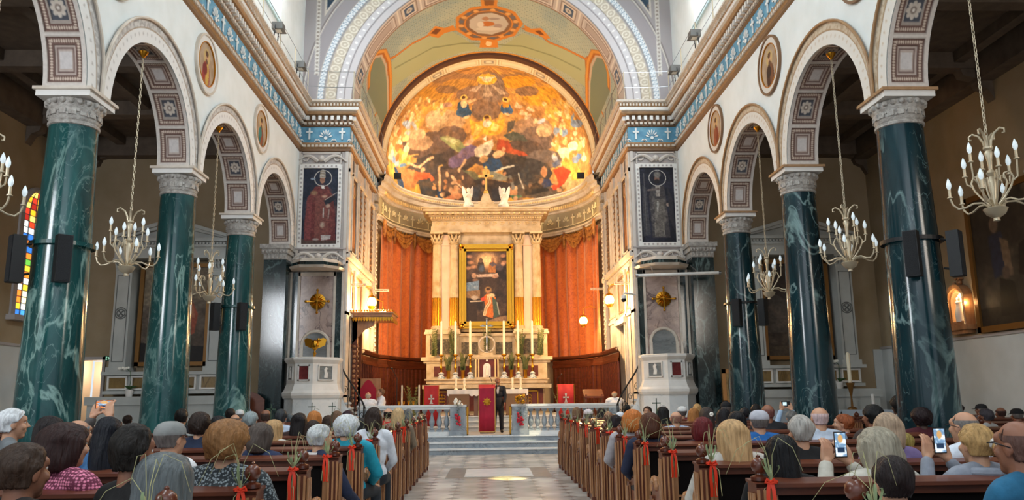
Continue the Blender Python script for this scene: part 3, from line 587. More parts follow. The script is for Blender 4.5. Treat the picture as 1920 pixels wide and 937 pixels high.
def run_ops(cv, txt, fx=1, fy=1):
    for ln in txt.strip().split('\n'):
        h_, d = ln.split(':'); v = [int(t) for t in d.split(',')]; pts = [(x * fx, y * fy) for x, y in zip(v[::2], v[1::2])]
        if '~' in h_: c, w = h_.split('~'); cv.line(pts, float(w), c)
        else: cv.poly(pts, h_)
DOME_OPS = """9A7350:679,100,566,91,355,81,135,102,-11,139,-11,148,-11,82,344,22,673,71
D9952F:667,116,611,116,540,109,473,96,433,80,450,64,548,60,648,77,685,102
C08A44:317,80,294,94,231,107,156,117,93,122,63,115,85,94,165,73,270,68
C98F3C:180,124,173,139,128,157,62,175,-11,190,-11,191,-11,162,60,132,136,118
DB9A34:696,180,643,182,582,175,534,161,514,141,537,123,604,119,677,137,713,164
C99552:88,180,95,194,73,209,28,222,-11,235,-11,235,-11,224,-11,187,51,175
D9A24A:720,231,672,232,620,225,582,211,568,192,587,177,635,174,692,190,731,216
8B6A55:467,118,425,134,354,142,276,143,212,135,189,116,232,91,350,80,450,95
8B6A50:621,137,592,141,552,137,517,128,501,117,513,107,554,105,601,113,626,127
8E6A4A:191,110,188,120,160,130,120,139,84,141,66,136,78,124,117,111,163,106
B9926C:282,193,272,216,237,232,192,236,152,227,135,208,154,184,204,169,257,174
D0AC84:219,192,217,207,197,219,168,222,141,217,129,204,138,189,167,179,200,181
5E4A42:274,256,259,281,212,300,150,308,96,304,84,283,124,252,190,232,249,235
A98668:196,259,190,274,167,286,135,291,107,287,100,275,117,259,149,248,180,248
C7A27C:164,244,161,254,142,264,116,269,94,268,86,259,99,247,125,238,151,237
6B544A:295,228,287,245,262,257,231,258,206,248,199,232,215,215,248,207,280,212
9C7B62:570,230,544,241,501,241,459,232,435,216,439,198,475,188,526,193,564,211
6F5A50:565,259,542,276,504,281,468,271,448,251,453,227,486,213,530,217,562,236
C4A07A:565,237,552,246,532,247,515,242,506,231,512,220,529,214,550,216,564,226
584740:517,275,499,288,463,292,425,285,402,270,403,252,431,241,473,242,507,256
4E403C:481,294,459,308,410,312,357,308,321,295,320,278,357,263,414,262,464,276
3F3634:325,295,307,312,260,325,201,331,157,326,154,310,194,288,254,275,305,279
7C6252:409,159,391,179,359,189,324,186,297,171,290,149,312,129,360,123,399,136
8A7264:458,95,421,124,380,137,340,132,305,109,282,75,304,43,433,35,481,61
4A3D3A:343,277,331,294,299,304,262,305,235,295,232,278,255,261,294,254,329,261
4A4140:245,327,233,348,198,364,154,369,121,361,120,342,150,319,193,306,230,310
6B5C56:570,312,552,324,516,325,481,317,459,300,462,283,488,273,527,277,560,293
3D3838:531,337,512,358,469,365,423,356,395,334,396,307,427,289,475,290,517,310
413836:439,367,412,385,346,394,269,394,216,385,216,364,269,341,346,333,412,345
5A4840:322,338,310,358,279,371,242,371,216,359,216,338,240,319,277,311,309,319
5C5148:568,387,546,397,497,396,447,387,416,373,417,358,448,349,498,353,547,369
B8A070:707,406,675,413,624,408,583,396,560,377,560,360,585,352,627,360,677,382
B49A84:340,67,302,79,273,92,249,105,290,107,310,87
B49A84:340,67,334,94,330,118,380,118,365,93
B49A84:340,67,376,83,401,99,420,114,460,115,431,98,393,82
F0B040:434,63,404,75,359,81,311,80,269,71,247,57,271,43,359,38,429,47
FBE0A0:389,61,376,69,353,73,326,72,304,66,296,58,312,50,349,48,381,52
D9CDB8:241,52,315,53,342,57,367,53,447,50,382,61,349,70,305,62
A8A8B0:99,254,103,257,103,262,97,265,89,267,82,265,80,261,83,257,91,254
E6BE92:93,248,94,251,91,253,87,254,83,253,81,251,82,248,85,247,90,247
A8A8B0:92,333,92,340,87,345,78,347,70,344,66,338,69,332,77,328,86,328
E6BE92:88,324,87,327,84,329,80,330,76,329,75,326,78,324,82,322,86,322
7F93B0:76,327,82,332,80,338,70,342,56,342,45,339,42,334,49,328,63,325
E6BE92:71,321,70,324,66,326,61,327,57,326,56,324,59,321,64,320,68,319
B86A3C:632,222,618,224,607,224,605,220,612,214,626,210,641,209,648,212,644,217
E6BE92:647,211,642,212,637,212,634,211,633,208,637,206,642,206,647,207,649,209
A8A8B0:592,301,589,305,581,306,573,304,568,300,569,295,574,292,582,293,589,296
E6BE92:584,289,582,291,578,291,575,290,574,288,575,285,578,284,581,285,584,286
B86A3C:81,300,81,308,76,313,68,314,60,309,57,302,60,295,67,291,76,293
E6BE92:71,291,71,294,68,296,63,297,59,297,57,295,59,292,63,290,68,290
E8C890:55,269,55,278,46,285,32,287,18,283,13,276,18,267,32,261,47,263
E6BE92:27,266,28,268,24,271,17,273,10,273,7,272,9,269,15,266,22,265
F3DDB0:671,339,662,340,651,338,643,333,642,328,648,325,658,325,668,329,674,335
E6BE92:670,326,667,327,662,327,657,325,655,322,656,320,660,319,665,320,669,323
A8A8B0:53,328,56,335,52,341,44,342,35,339,29,332,29,326,36,322,45,323
E6BE92:41,322,40,324,35,327,28,329,22,329,21,327,24,324,31,321,37,321
EED0A0:77,222,88,228,89,234,80,236,65,234,50,230,41,224,45,220,60,219
E6BE92:56,218,58,221,56,223,51,224,45,224,41,222,41,220,45,218,51,217
E0B878:-11,280,-11,285,-11,287,-11,287,-11,284,-11,279,-11,276,-11,275,-11,276
E6BE92:-11,271,-11,273,-11,275,-11,274,-11,273,-11,271,-11,269,-11,268,-11,269
EED0A0:52,333,46,338,35,342,25,343,21,340,26,334,36,329,46,327,53,328
E6BE92:41,323,40,326,35,329,28,331,22,331,21,329,25,325,31,323,38,322
E0B878:581,309,573,315,567,317,564,314,568,307,575,300,584,295,589,296,588,301
E6BE92:582,296,580,298,577,299,574,298,573,295,573,293,576,292,580,292,582,294
7F93B0:630,329,624,334,615,334,606,330,602,324,605,317,613,314,623,316,630,322
E6BE92:620,314,617,316,614,317,610,315,608,313,609,310,612,309,616,310,619,312
D8A860:66,224,73,230,73,234,66,235,56,232,45,227,40,222,43,220,54,220
E6BE92:53,216,54,219,52,221,47,222,41,222,37,221,37,218,41,216,47,215
EED0A0:45,311,44,318,37,323,26,325,18,322,16,317,21,310,31,306,40,307
E6BE92:30,305,30,307,25,310,17,312,10,313,8,311,12,308,19,305,26,304
B86A3C:67,270,65,275,58,279,50,280,44,277,43,271,48,265,56,263,63,265
E6BE92:45,263,46,266,43,268,37,270,31,270,29,268,30,265,35,263,41,262
C98A4A:675,267,669,270,659,271,649,268,645,263,648,258,656,255,667,257,674,261
E6BE92:681,259,676,260,670,259,666,257,665,255,668,253,673,253,679,254,682,256
EED0A0:561,273,555,276,549,275,544,272,544,267,549,263,556,262,562,264,564,268
E6BE92:567,261,565,263,562,263,559,262,558,260,559,257,562,256,565,256,568,258
A8A8B0:111,233,122,238,125,242,120,244,108,243,95,239,86,235,86,231,97,230
E6BE92:107,225,108,228,106,230,102,230,97,229,95,227,96,225,99,223,104,224
F3DDB0:583,300,582,305,577,309,569,308,563,304,561,298,565,293,571,292,578,294
E6BE92:579,291,577,293,573,293,570,292,569,290,570,287,573,286,576,286,578,288
7F93B0:598,246,598,253,594,257,588,256,583,251,581,244,584,238,589,237,595,240
E6BE92:602,238,599,240,595,240,592,239,591,237,593,235,597,233,600,234,603,236
E0B878:119,310,113,319,105,324,99,322,99,314,104,305,112,298,118,296,121,301
E6BE92:109,299,109,302,106,304,102,304,99,303,98,301,99,299,103,297,107,297
E0B878:660,309,648,310,636,308,630,302,631,296,641,293,654,293,664,298,667,304
E6BE92:665,296,662,297,657,297,653,295,651,293,653,291,657,290,662,291,665,294
C98A4A:731,283,731,275,713,272,709,268,721,264,731,266,731,272,731,271,731,276
E6BE92:731,273,731,275,731,276,731,275,731,274,731,271,731,270,731,270,731,271
E8C890:678,301,671,303,662,303,654,299,651,295,654,291,662,290,671,292,678,296
E6BE92:675,289,672,290,666,290,662,288,660,286,662,283,667,283,672,284,676,287
F3DDB0:68,231,66,236,59,239,51,239,44,236,42,232,47,227,55,225,64,226
E6BE92:48,223,50,225,47,227,42,228,35,228,32,227,32,225,36,222,43,222
E0B878:628,236,623,240,614,241,605,240,600,236,601,231,608,228,618,229,626,232
E6BE92:627,227,623,228,619,228,615,227,615,224,617,222,621,221,626,222,628,224
A8A8B0:554,304,556,312,553,317,547,317,540,311,536,303,536,295,541,292,548,296
E6BE92:551,295,549,297,546,298,543,297,542,295,542,292,545,291,548,291,550,293
A8A8B0:103,266,100,274,94,278,88,277,84,271,85,262,90,256,96,254,102,258
E6BE92:95,254,95,257,93,259,89,260,85,259,83,257,84,254,87,253,92,253
E8C890:33,292,32,297,21,303,1,309,-11,314,-11,315,-11,303,8,294,25,291
E6BE92:5,291,5,293,-11,297,-11,300,-11,303,-11,304,-11,298,-11,293,-11,291
B86A3C:92,292,94,296,91,300,84,302,77,301,72,298,73,293,78,290,86,289
E6BE92:79,286,79,289,76,291,71,292,67,291,66,289,67,286,71,285,76,285
F3DDB0:662,272,656,274,647,274,640,271,637,267,640,263,647,262,656,264,662,268
E6BE92:668,263,664,264,659,264,655,262,654,260,656,258,661,257,666,258,669,261
7F93B0:684,239,669,241,659,241,657,238,664,234,679,230,694,230,702,233,698,236
E6BE92:699,231,693,231,686,230,682,228,681,226,685,224,692,224,698,226,701,229
C98A4A:659,222,654,229,646,232,637,230,632,224,632,216,639,211,649,210,657,215
E6BE92:664,215,659,216,654,216,650,214,650,212,653,210,659,209,664,211,666,213
E0B878:69,239,69,246,61,251,49,252,38,249,33,243,38,236,49,232,62,233
E6BE92:47,232,49,234,46,236,41,238,35,238,31,236,32,234,36,232,42,231
D8A860:67,222,71,227,69,231,61,233,51,231,43,226,41,222,47,219,57,219
E6BE92:50,215,52,218,49,220,44,221,38,221,34,220,34,217,38,215,44,214
EED0A0:586,306,580,308,572,306,567,302,566,297,570,294,577,293,584,296,587,301
E6BE92:587,292,585,294,582,294,578,293,577,291,578,288,581,287,584,287,587,289
F3DDB0:683,303,675,308,667,310,662,307,662,300,668,294,677,290,685,291,688,296
E6BE92:695,296,691,297,684,296,679,294,677,291,679,289,684,289,691,291,695,293
F3DDB0:82,285,85,289,83,293,77,295,69,294,63,291,62,287,67,284,74,283
E6BE92:75,278,75,280,72,282,67,283,63,283,61,281,63,278,67,276,72,276
7F93B0:612,260,601,262,592,260,588,255,592,249,602,245,614,245,621,250,620,255
E6BE92:616,245,613,247,609,247,606,246,605,243,607,241,611,240,615,241,617,243
E0B878:604,277,600,281,593,282,586,280,583,275,584,271,590,268,598,268,603,272
E6BE92:608,268,606,269,602,270,599,268,598,266,599,264,602,263,606,263,609,265
E0B878:109,273,104,279,95,283,85,283,79,278,80,271,88,265,98,263,106,266
E6BE92:89,264,89,266,86,268,82,269,78,268,76,266,77,264,81,262,85,262
C98A4A:573,266,565,270,556,270,552,265,552,259,559,254,568,252,575,254,577,260
E6BE92:576,252,573,254,570,255,567,254,566,251,567,249,570,248,574,248,576,250
B86A3C:630,285,626,289,618,291,609,289,603,284,604,279,610,275,619,275,627,279
E6BE92:631,276,629,278,624,278,621,276,620,274,621,272,625,271,629,272,632,274
A8A8B0:97,247,93,251,84,253,74,253,69,249,70,245,78,241,88,240,95,242
E6BE92:79,236,80,239,78,241,73,242,68,241,66,239,66,237,70,235,75,235
E0B878:593,304,596,313,595,319,590,317,584,310,580,300,579,293,582,291,588,295
E6BE92:601,297,598,299,595,300,592,298,590,296,591,294,594,292,598,293,600,295
C98A4A:731,277,729,264,707,258,698,252,705,247,726,247,731,256,731,265,731,270
E6BE92:731,261,731,256,731,251,731,248,731,245,731,245,731,247,731,253,731,262
B86A3C:88,323,86,331,80,335,74,335,71,330,72,323,76,316,82,314,87,317
E6BE92:77,315,76,318,73,320,68,321,64,320,63,318,65,315,70,314,74,314
D8A860:616,213,613,220,606,224,599,223,595,217,595,209,601,202,609,201,615,205
E6BE92:618,204,614,205,609,205,606,204,605,202,608,200,613,199,617,199,619,201
EED0A0:598,250,594,255,589,257,585,255,585,250,588,245,593,241,598,241,600,245
E6BE92:605,240,601,242,597,242,594,241,593,239,595,237,599,235,603,236,605,238
B86A3C:73,234,79,239,78,243,72,244,63,242,54,238,51,233,55,231,64,231
E6BE92:60,227,61,229,59,232,54,233,48,232,45,231,45,228,50,227,55,226
EED0A0:123,292,121,298,114,302,106,302,100,299,100,293,105,288,113,286,120,288
E6BE92:113,283,113,285,111,287,107,288,104,287,102,284,104,282,107,280,111,281
EED0A0:576,289,576,296,571,300,564,299,559,294,556,288,559,282,565,280,572,283
E6BE92:575,281,573,283,570,284,567,282,565,280,566,278,569,276,573,277,575,279
D8A860:567,278,561,285,554,288,551,285,553,278,559,270,566,265,571,265,572,270
E6BE92:567,266,565,268,562,269,559,268,558,265,559,263,562,261,565,262,567,264
7F93B0:584,243,578,249,571,252,565,249,564,243,568,236,576,231,583,231,587,236
E6BE92:585,232,582,234,579,234,576,233,575,231,577,228,580,227,584,228,586,230
E0B878:51,312,55,319,50,325,38,328,24,327,14,322,15,316,26,310,40,309
E6BE92:34,308,34,311,29,313,22,315,15,316,13,314,17,311,24,308,31,307
E0B878:114,213,118,219,117,224,110,225,101,220,93,214,90,208,94,205,104,207
E6BE92:103,203,105,205,103,207,98,208,94,207,91,205,91,203,94,202,99,202
F3DDB0:594,301,595,309,592,314,586,313,580,306,577,297,578,291,583,289,589,293
E6BE92:592,292,590,294,587,294,584,293,582,291,583,288,586,287,590,288,592,290
F3DDB0:60,318,61,322,56,326,49,328,41,327,37,323,39,318,46,315,54,315
E6BE92:56,309,55,311,51,314,46,315,41,315,39,312,42,310,47,308,53,307
D8A860:652,295,643,300,632,301,624,297,622,290,628,282,638,279,649,281,655,287
E6BE92:647,282,644,283,639,283,635,282,634,279,635,277,639,276,644,277,647,279
EFD09A:584,205,577,207,572,207,570,204,573,201,579,198,586,198,590,199,589,202
EFD09A:187,169,185,173,180,175,174,174,170,169,170,164,174,160,180,160,185,163
E3BC7C:692,209,679,209,669,207,665,203,669,200,680,198,693,199,701,203,701,206
EFD09A:78,213,85,216,85,220,80,222,70,222,61,220,57,217,60,213,69,212
EFD09A:726,212,716,216,704,216,694,213,690,208,694,202,705,199,718,201,727,206
D9A45C:112,200,114,204,112,207,108,207,102,204,97,200,97,196,100,195,106,196
D9A45C:592,180,586,181,581,181,580,178,583,176,589,174,596,174,599,176,597,178
D9A45C:130,206,130,210,125,212,119,212,114,210,112,207,114,204,120,203,126,204
E3BC7C:701,212,688,215,675,215,669,211,671,206,681,202,696,201,707,203,709,208
D9A45C:165,178,164,180,161,182,157,181,153,179,152,176,154,174,158,173,162,175
EFD09A:690,210,684,211,676,211,669,209,667,206,669,204,676,203,684,204,690,207
EFD09A:99,165,109,169,112,173,107,174,96,173,84,171,75,167,76,164,86,163
B67F48:695,231,685,232,677,231,673,229,675,226,682,223,692,223,700,225,701,229
E3BC7C:61,180,64,185,61,189,54,189,46,185,40,180,40,176,45,174,54,176
E3BC7C:675,193,663,195,655,195,654,193,659,190,670,187,682,187,687,188,684,191
D9A45C:90,202,93,205,91,208,86,210,79,209,73,207,72,204,76,201,83,201
D9A45C:658,179,650,181,641,181,635,179,635,175,640,172,650,171,658,172,662,176
EFD09A:90,220,94,222,94,225,90,226,84,226,79,225,77,222,79,220,84,219
B67F48:656,182,648,186,638,186,630,184,629,180,634,175,644,173,654,174,659,177
E3BC7C:171,174,172,178,168,181,161,181,155,179,151,175,152,172,158,170,165,171
D9A45C:596,180,588,182,580,181,576,178,577,174,584,171,592,170,599,172,600,176
D9A45C:192,174,196,176,197,179,194,180,190,180,185,178,183,175,184,173,187,173
B67F48:649,201,645,205,639,206,634,205,633,201,636,196,642,193,648,193,651,196
D9A45C:193,169,198,175,197,179,191,180,182,176,175,170,172,165,176,162,185,163
E3BC7C:673,220,659,222,650,221,648,218,656,214,670,212,685,213,692,215,687,218
EFD09A:70,196,79,199,82,202,77,204,66,203,54,201,47,198,48,196,57,195
E3BC7C:672,222,664,225,655,226,648,223,647,219,651,214,660,213,670,214,674,218
B67F48:110,179,110,183,105,186,97,186,89,183,86,178,88,174,95,173,104,174
EFD09A:638,210,635,215,628,217,620,216,615,212,616,207,621,202,629,202,636,205
D9A45C:103,205,105,208,103,211,97,213,90,213,85,211,85,208,90,205,97,204
D9A45C:642,217,635,220,629,221,626,220,628,216,634,211,641,209,646,209,646,212
D9A45C:191,182,195,186,195,189,191,190,185,189,179,185,177,181,179,179,184,179
EFD09A:665,228,662,232,657,233,651,232,647,229,648,225,652,222,658,222,664,224
E3BC7C:137,170,139,173,138,175,133,175,128,173,124,170,123,167,127,166,132,167
EFD09A:602,174,595,176,587,176,581,174,580,170,585,167,594,165,601,167,605,170
EFD09A:176,162,184,167,184,172,179,173,169,172,159,167,154,162,156,159,165,158
D9A45C:576,198,574,200,570,202,566,201,564,199,565,196,568,194,572,193,575,195
D9A45C:164,155,165,159,162,161,156,161,150,159,146,155,146,152,151,150,158,152
EFD09A:660,228,650,230,643,229,640,226,645,223,654,220,664,220,670,222,668,225
D9A45C:127,210,129,214,127,217,122,217,116,215,112,211,112,208,116,206,122,207
F0C868:259,128,260,135,253,139,242,139,232,135,226,129,228,123,238,120,251,122
33475E:275,146,281,158,276,168,263,172,246,168,233,158,229,146,238,139,257,138
E8C49A:268,143,269,152,263,157,253,156,244,151,238,143,239,135,248,133,260,136
E8C49A:252,130,253,134,250,136,244,136,239,134,235,130,236,126,241,125,247,127
4A3020:250,127,250,130,246,132,239,132,234,131,232,128,234,125,239,124,246,125
E3B98E:256,136,299,126,310,129,276,143
36506E:297,167,293,176,277,182,257,183,241,177,236,168,245,159,266,155,287,158
F4CC60:451,133,444,139,435,141,426,139,421,134,424,127,433,123,444,123,451,127
3B5576:448,157,439,168,425,172,412,169,405,160,408,148,421,140,437,139,448,146
D08A30:443,148,437,155,428,158,420,156,416,150,419,141,427,136,437,135,444,140
E6BE90:443,133,440,137,435,138,430,137,428,134,430,130,435,127,440,127,444,130
4A3020:445,130,442,133,436,134,431,133,428,130,430,128,434,126,440,126,444,128
3F5E86:453,165,446,171,434,173,422,171,415,165,417,158,427,153,442,153,452,158
B88A78:211,155,210,160,199,164,185,166,173,165,169,161,174,156,188,152,203,152
D8B592:505,178,499,181,489,181,478,180,472,176,473,173,482,171,494,172,503,175
E8C8A0:491,170,488,172,484,173,481,172,479,170,481,167,485,165,489,165,492,167
D8B592:533,178,526,179,517,177,508,172,505,167,509,165,519,165,528,169,534,174
E8C8A0:525,166,521,168,516,169,513,168,512,165,514,162,518,161,523,161,525,163
D8B592:516,183,513,187,503,191,492,193,484,193,483,190,489,185,500,182,511,181
E8C8A0:502,181,499,183,495,184,491,183,490,181,492,178,495,176,499,177,502,179
D8B592:541,207,536,209,525,210,515,209,508,207,509,204,517,201,528,201,538,203
E8C8A0:527,200,524,202,520,203,517,202,516,199,517,197,521,195,525,195,527,197
D8B592:498,158,491,161,480,161,468,159,462,156,464,152,473,150,486,151,496,154
E8C8A0:484,149,480,152,476,153,472,152,470,149,472,146,477,144,481,144,484,146
B8BCC8:558,204,555,208,545,211,533,213,525,212,524,208,531,204,542,201,553,201
E8B850:368,183,365,191,356,195,346,194,339,188,338,179,345,172,356,170,365,175
E3A63A:291,183,316,191,353,187,385,190,416,180,406,204,393,222,367,225,341,221,322,237,304,240,306,214
F2C868:317,195,340,203,331,221,313,231,315,213
F6D27C:373,192,395,199,383,215,367,212
E2D4C0:369,194,365,201,357,204,347,203,340,198,340,191,346,186,356,184,365,188
C08A60:361,182,359,186,355,189,350,188,346,184,346,179,349,175,354,174,359,177
5A3A22:362,177,360,180,355,181,349,181,345,179,344,176,348,173,355,172,360,174
E0B488:290,177,290,180,286,183,279,186,274,186,271,183,273,180,279,176,286,175
E0B488:437,176,433,177,426,176,420,173,418,169,420,167,426,167,433,169,437,173
8E9465:211,243,238,234,258,238,277,242,297,256,287,276,267,269,239,256
B4B489:219,244,244,238,272,245,259,253,239,248
6C7350:264,252,285,263,277,275
6F5C7C:285,263,308,248,325,254,320,278,297,288,276,311,253,313,251,292,273,277
D9A882:317,236,316,241,309,248,299,253,290,254,287,251,292,244,301,238,311,235
C79468:314,231,313,234,310,237,306,236,303,233,302,230,305,226,309,226,313,227
E0B088~9:297,288,289,303,281,319
D2C1AC:319,261,347,243,371,234,373,251,361,273,343,281,324,278
EEE4D4:341,234,354,225,352,240
B98F62:361,285,358,292,350,296,341,294,335,289,335,282,341,277,350,275,358,279
4E5048:403,226,436,218,465,232,475,249,451,243,421,241
544C44:426,190,450,190,437,211,413,223
A8492E:387,234,416,240,428,263,456,270,468,284,440,281,408,270,380,260
E2B48C:404,269,401,276,392,281,380,283,372,280,370,274,376,267,387,263,398,264
D8A67C:407,261,406,264,402,266,398,265,396,262,396,259,399,256,403,256,406,258
2F4A6E:343,298,361,281,388,286,396,303,370,320,348,315
3A332F:398,278,417,277,436,276,462,292,451,303,433,301,415,298
D8D0C0~7:365,320,381,314,396,308,424,303
8A8878:335,316,352,315,370,315,389,322,409,330,404,340,387,339,369,337,352,326
6E7058:290,314,321,316,343,333,326,338,308,325
E8B060:363,320,360,328,354,332,347,331,342,324,342,315,347,309,354,307,360,311
30486C:67,351,100,344,107,359,112,374,117,390,95,393,87,379,78,365
C07E50:76,347,118,340,152,336,171,348,163,365,155,381,124,384,109,371,94,358
5C7FA8:92,338,119,327,127,333,100,344
D2603A:153,340,178,336,202,334,218,348,187,362,154,360
E8B890~9:125,325,168,326,191,302,206,294
E0A87C:188,328,187,332,182,335,176,336,172,333,172,329,175,326,181,324,186,325
D8A860~6:99,320,129,308,156,297
37383E:166,358,202,347,213,360,223,374,218,400,198,397,177,394,172,376
253A5A:223,374,237,367,242,397,230,398
E0AE84~10:227,317,230,335,231,353,232,372
D8A860~5:227,313,236,309
E6B48E~12:264,334,287,353,302,365
D08E66:295,374,291,385,281,391,270,390,262,383,262,372,270,363,281,360,291,364
D9A47C:282,360,281,364,277,367,273,367,270,363,270,359,273,355,277,354,281,356
C47E58:272,389,269,396,262,400,254,399,249,395,249,388,254,383,262,381,269,383
3A3E4C:309,365,335,346,343,363,335,381,326,399,318,382
34343C:365,359,395,355,403,387,386,392,369,399,367,379
C78E66:432,371,429,382,423,388,416,385,411,375,411,363,416,354,423,353,429,359
D9A880:433,362,432,366,429,368,425,367,422,363,422,359,425,356,429,356,432,358
4C7458:412,378,443,381,447,394,421,392
3C3C40:436,323,460,305,466,320,472,336,457,360,446,342
2F2C2C:448,359,466,356,485,353,504,366,524,379,504,380,484,381,452,382
C9C4B8~5:436,323,441,343,448,364
7E7C78~12:413,330,421,361
2E3A5C:490,347,520,348,529,367,504,369
B87E58:516,330,513,339,507,343,500,340,497,332,498,322,503,315,510,315,515,321
C8442A:532,329,566,328,595,347,581,358,568,370,540,382,519,378,532,367,546,357
E6B892:564,323,561,327,556,328,551,326,548,322,548,317,553,315,559,315,563,318
B0A84A:595,347,624,346,643,364,622,375,593,368
F4E0B0:608,300,599,303,584,302,568,297,559,291,561,286,573,284,590,287,604,294
F8EAC4:642,297,633,303,618,303,605,298,599,290,603,282,615,279,631,281,641,289
5A6480:535,312,559,309,561,322,538,326
7C93B4:720,267,699,267,673,262,653,254,646,246,653,241,672,241,698,249,719,260
A9B6CC:90,237,90,243,81,249,67,252,53,252,46,248,51,242,65,236,80,234
42424E:3,262,7,267,-11,274,-11,283,-11,287,-11,282,-11,277,-11,276,-11,262
D89A3C:-11,314,-11,296,12,301,-11,331
6C80AC:648,324,643,328,635,328,627,325,623,320,625,315,631,313,640,315,647,319
C98E66:223,370,221,373,216,375,212,374,210,371,211,367,214,364,219,364,222,366
D8A67C:277,347,276,351,272,353,267,354,263,352,263,348,265,345,270,343,275,344
B0764E:287,349,284,351,281,350,278,347,277,343,280,341,283,340,287,342,288,346
D8A67C:559,383,558,387,554,389,548,388,543,385,542,381,544,377,550,377,555,379
D8A67C:267,368,266,373,263,376,259,376,257,372,257,367,259,362,262,360,265,363
C98E66:404,318,405,321,404,324,401,328,397,329,395,327,396,324,398,320,402,318
B0764E:250,363,247,366,244,368,242,366,242,363,244,359,247,356,250,356,251,359
8A6A54:295,349,298,353,297,357,294,358,290,357,287,354,286,349,288,347,291,346
D8A67C:354,386,352,388,348,388,346,386,345,382,347,380,350,379,353,380,355,383
8A6A54:443,398,438,399,433,397,431,393,432,388,437,385,442,385,446,388,446,393
B0764E:350,384,351,390,349,394,345,394,342,390,340,384,341,379,344,377,348,379
8A6A54:501,354,497,357,492,357,489,354,490,350,493,345,497,343,501,345,502,349
B0764E:530,373,529,377,526,379,523,377,522,373,523,369,525,366,528,366,530,368
D8A67C:255,328,256,333,255,336,251,337,248,334,246,329,247,325,249,323,253,324
B0764E:545,360,549,364,548,368,545,370,540,369,536,366,534,362,536,359,541,358
C98E66:350,343,349,347,347,349,345,349,343,346,342,341,344,338,346,337,348,339
8A6A54:290,365,293,369,293,373,290,375,286,375,282,372,280,368,282,365,286,363
5C4A42:350,361,351,366,350,370,346,371,342,369,339,364,339,359,342,356,346,357
8A6A54:248,380,246,384,242,386,237,386,235,383,235,378,238,375,243,374,247,376
D8A67C:296,333,296,338,294,340,291,340,290,337,289,332,290,328,293,327,295,329
D8A67C:432,386,432,391,429,394,425,394,421,391,420,386,422,382,426,381,430,382
5C4A42:418,339,419,342,419,345,416,346,414,345,412,343,411,340,413,338,415,338
8A6A54:469,361,465,362,462,360,461,357,462,355,465,353,468,353,470,356,471,359
B0764E:253,351,249,354,245,354,243,351,243,348,245,344,249,343,252,344,254,347
5C4A42:530,376,532,380,532,384,530,384,525,382,522,378,520,375,522,373,526,373
D8A67C:243,384,241,387,237,388,233,386,231,383,232,380,236,378,240,378,243,380"""
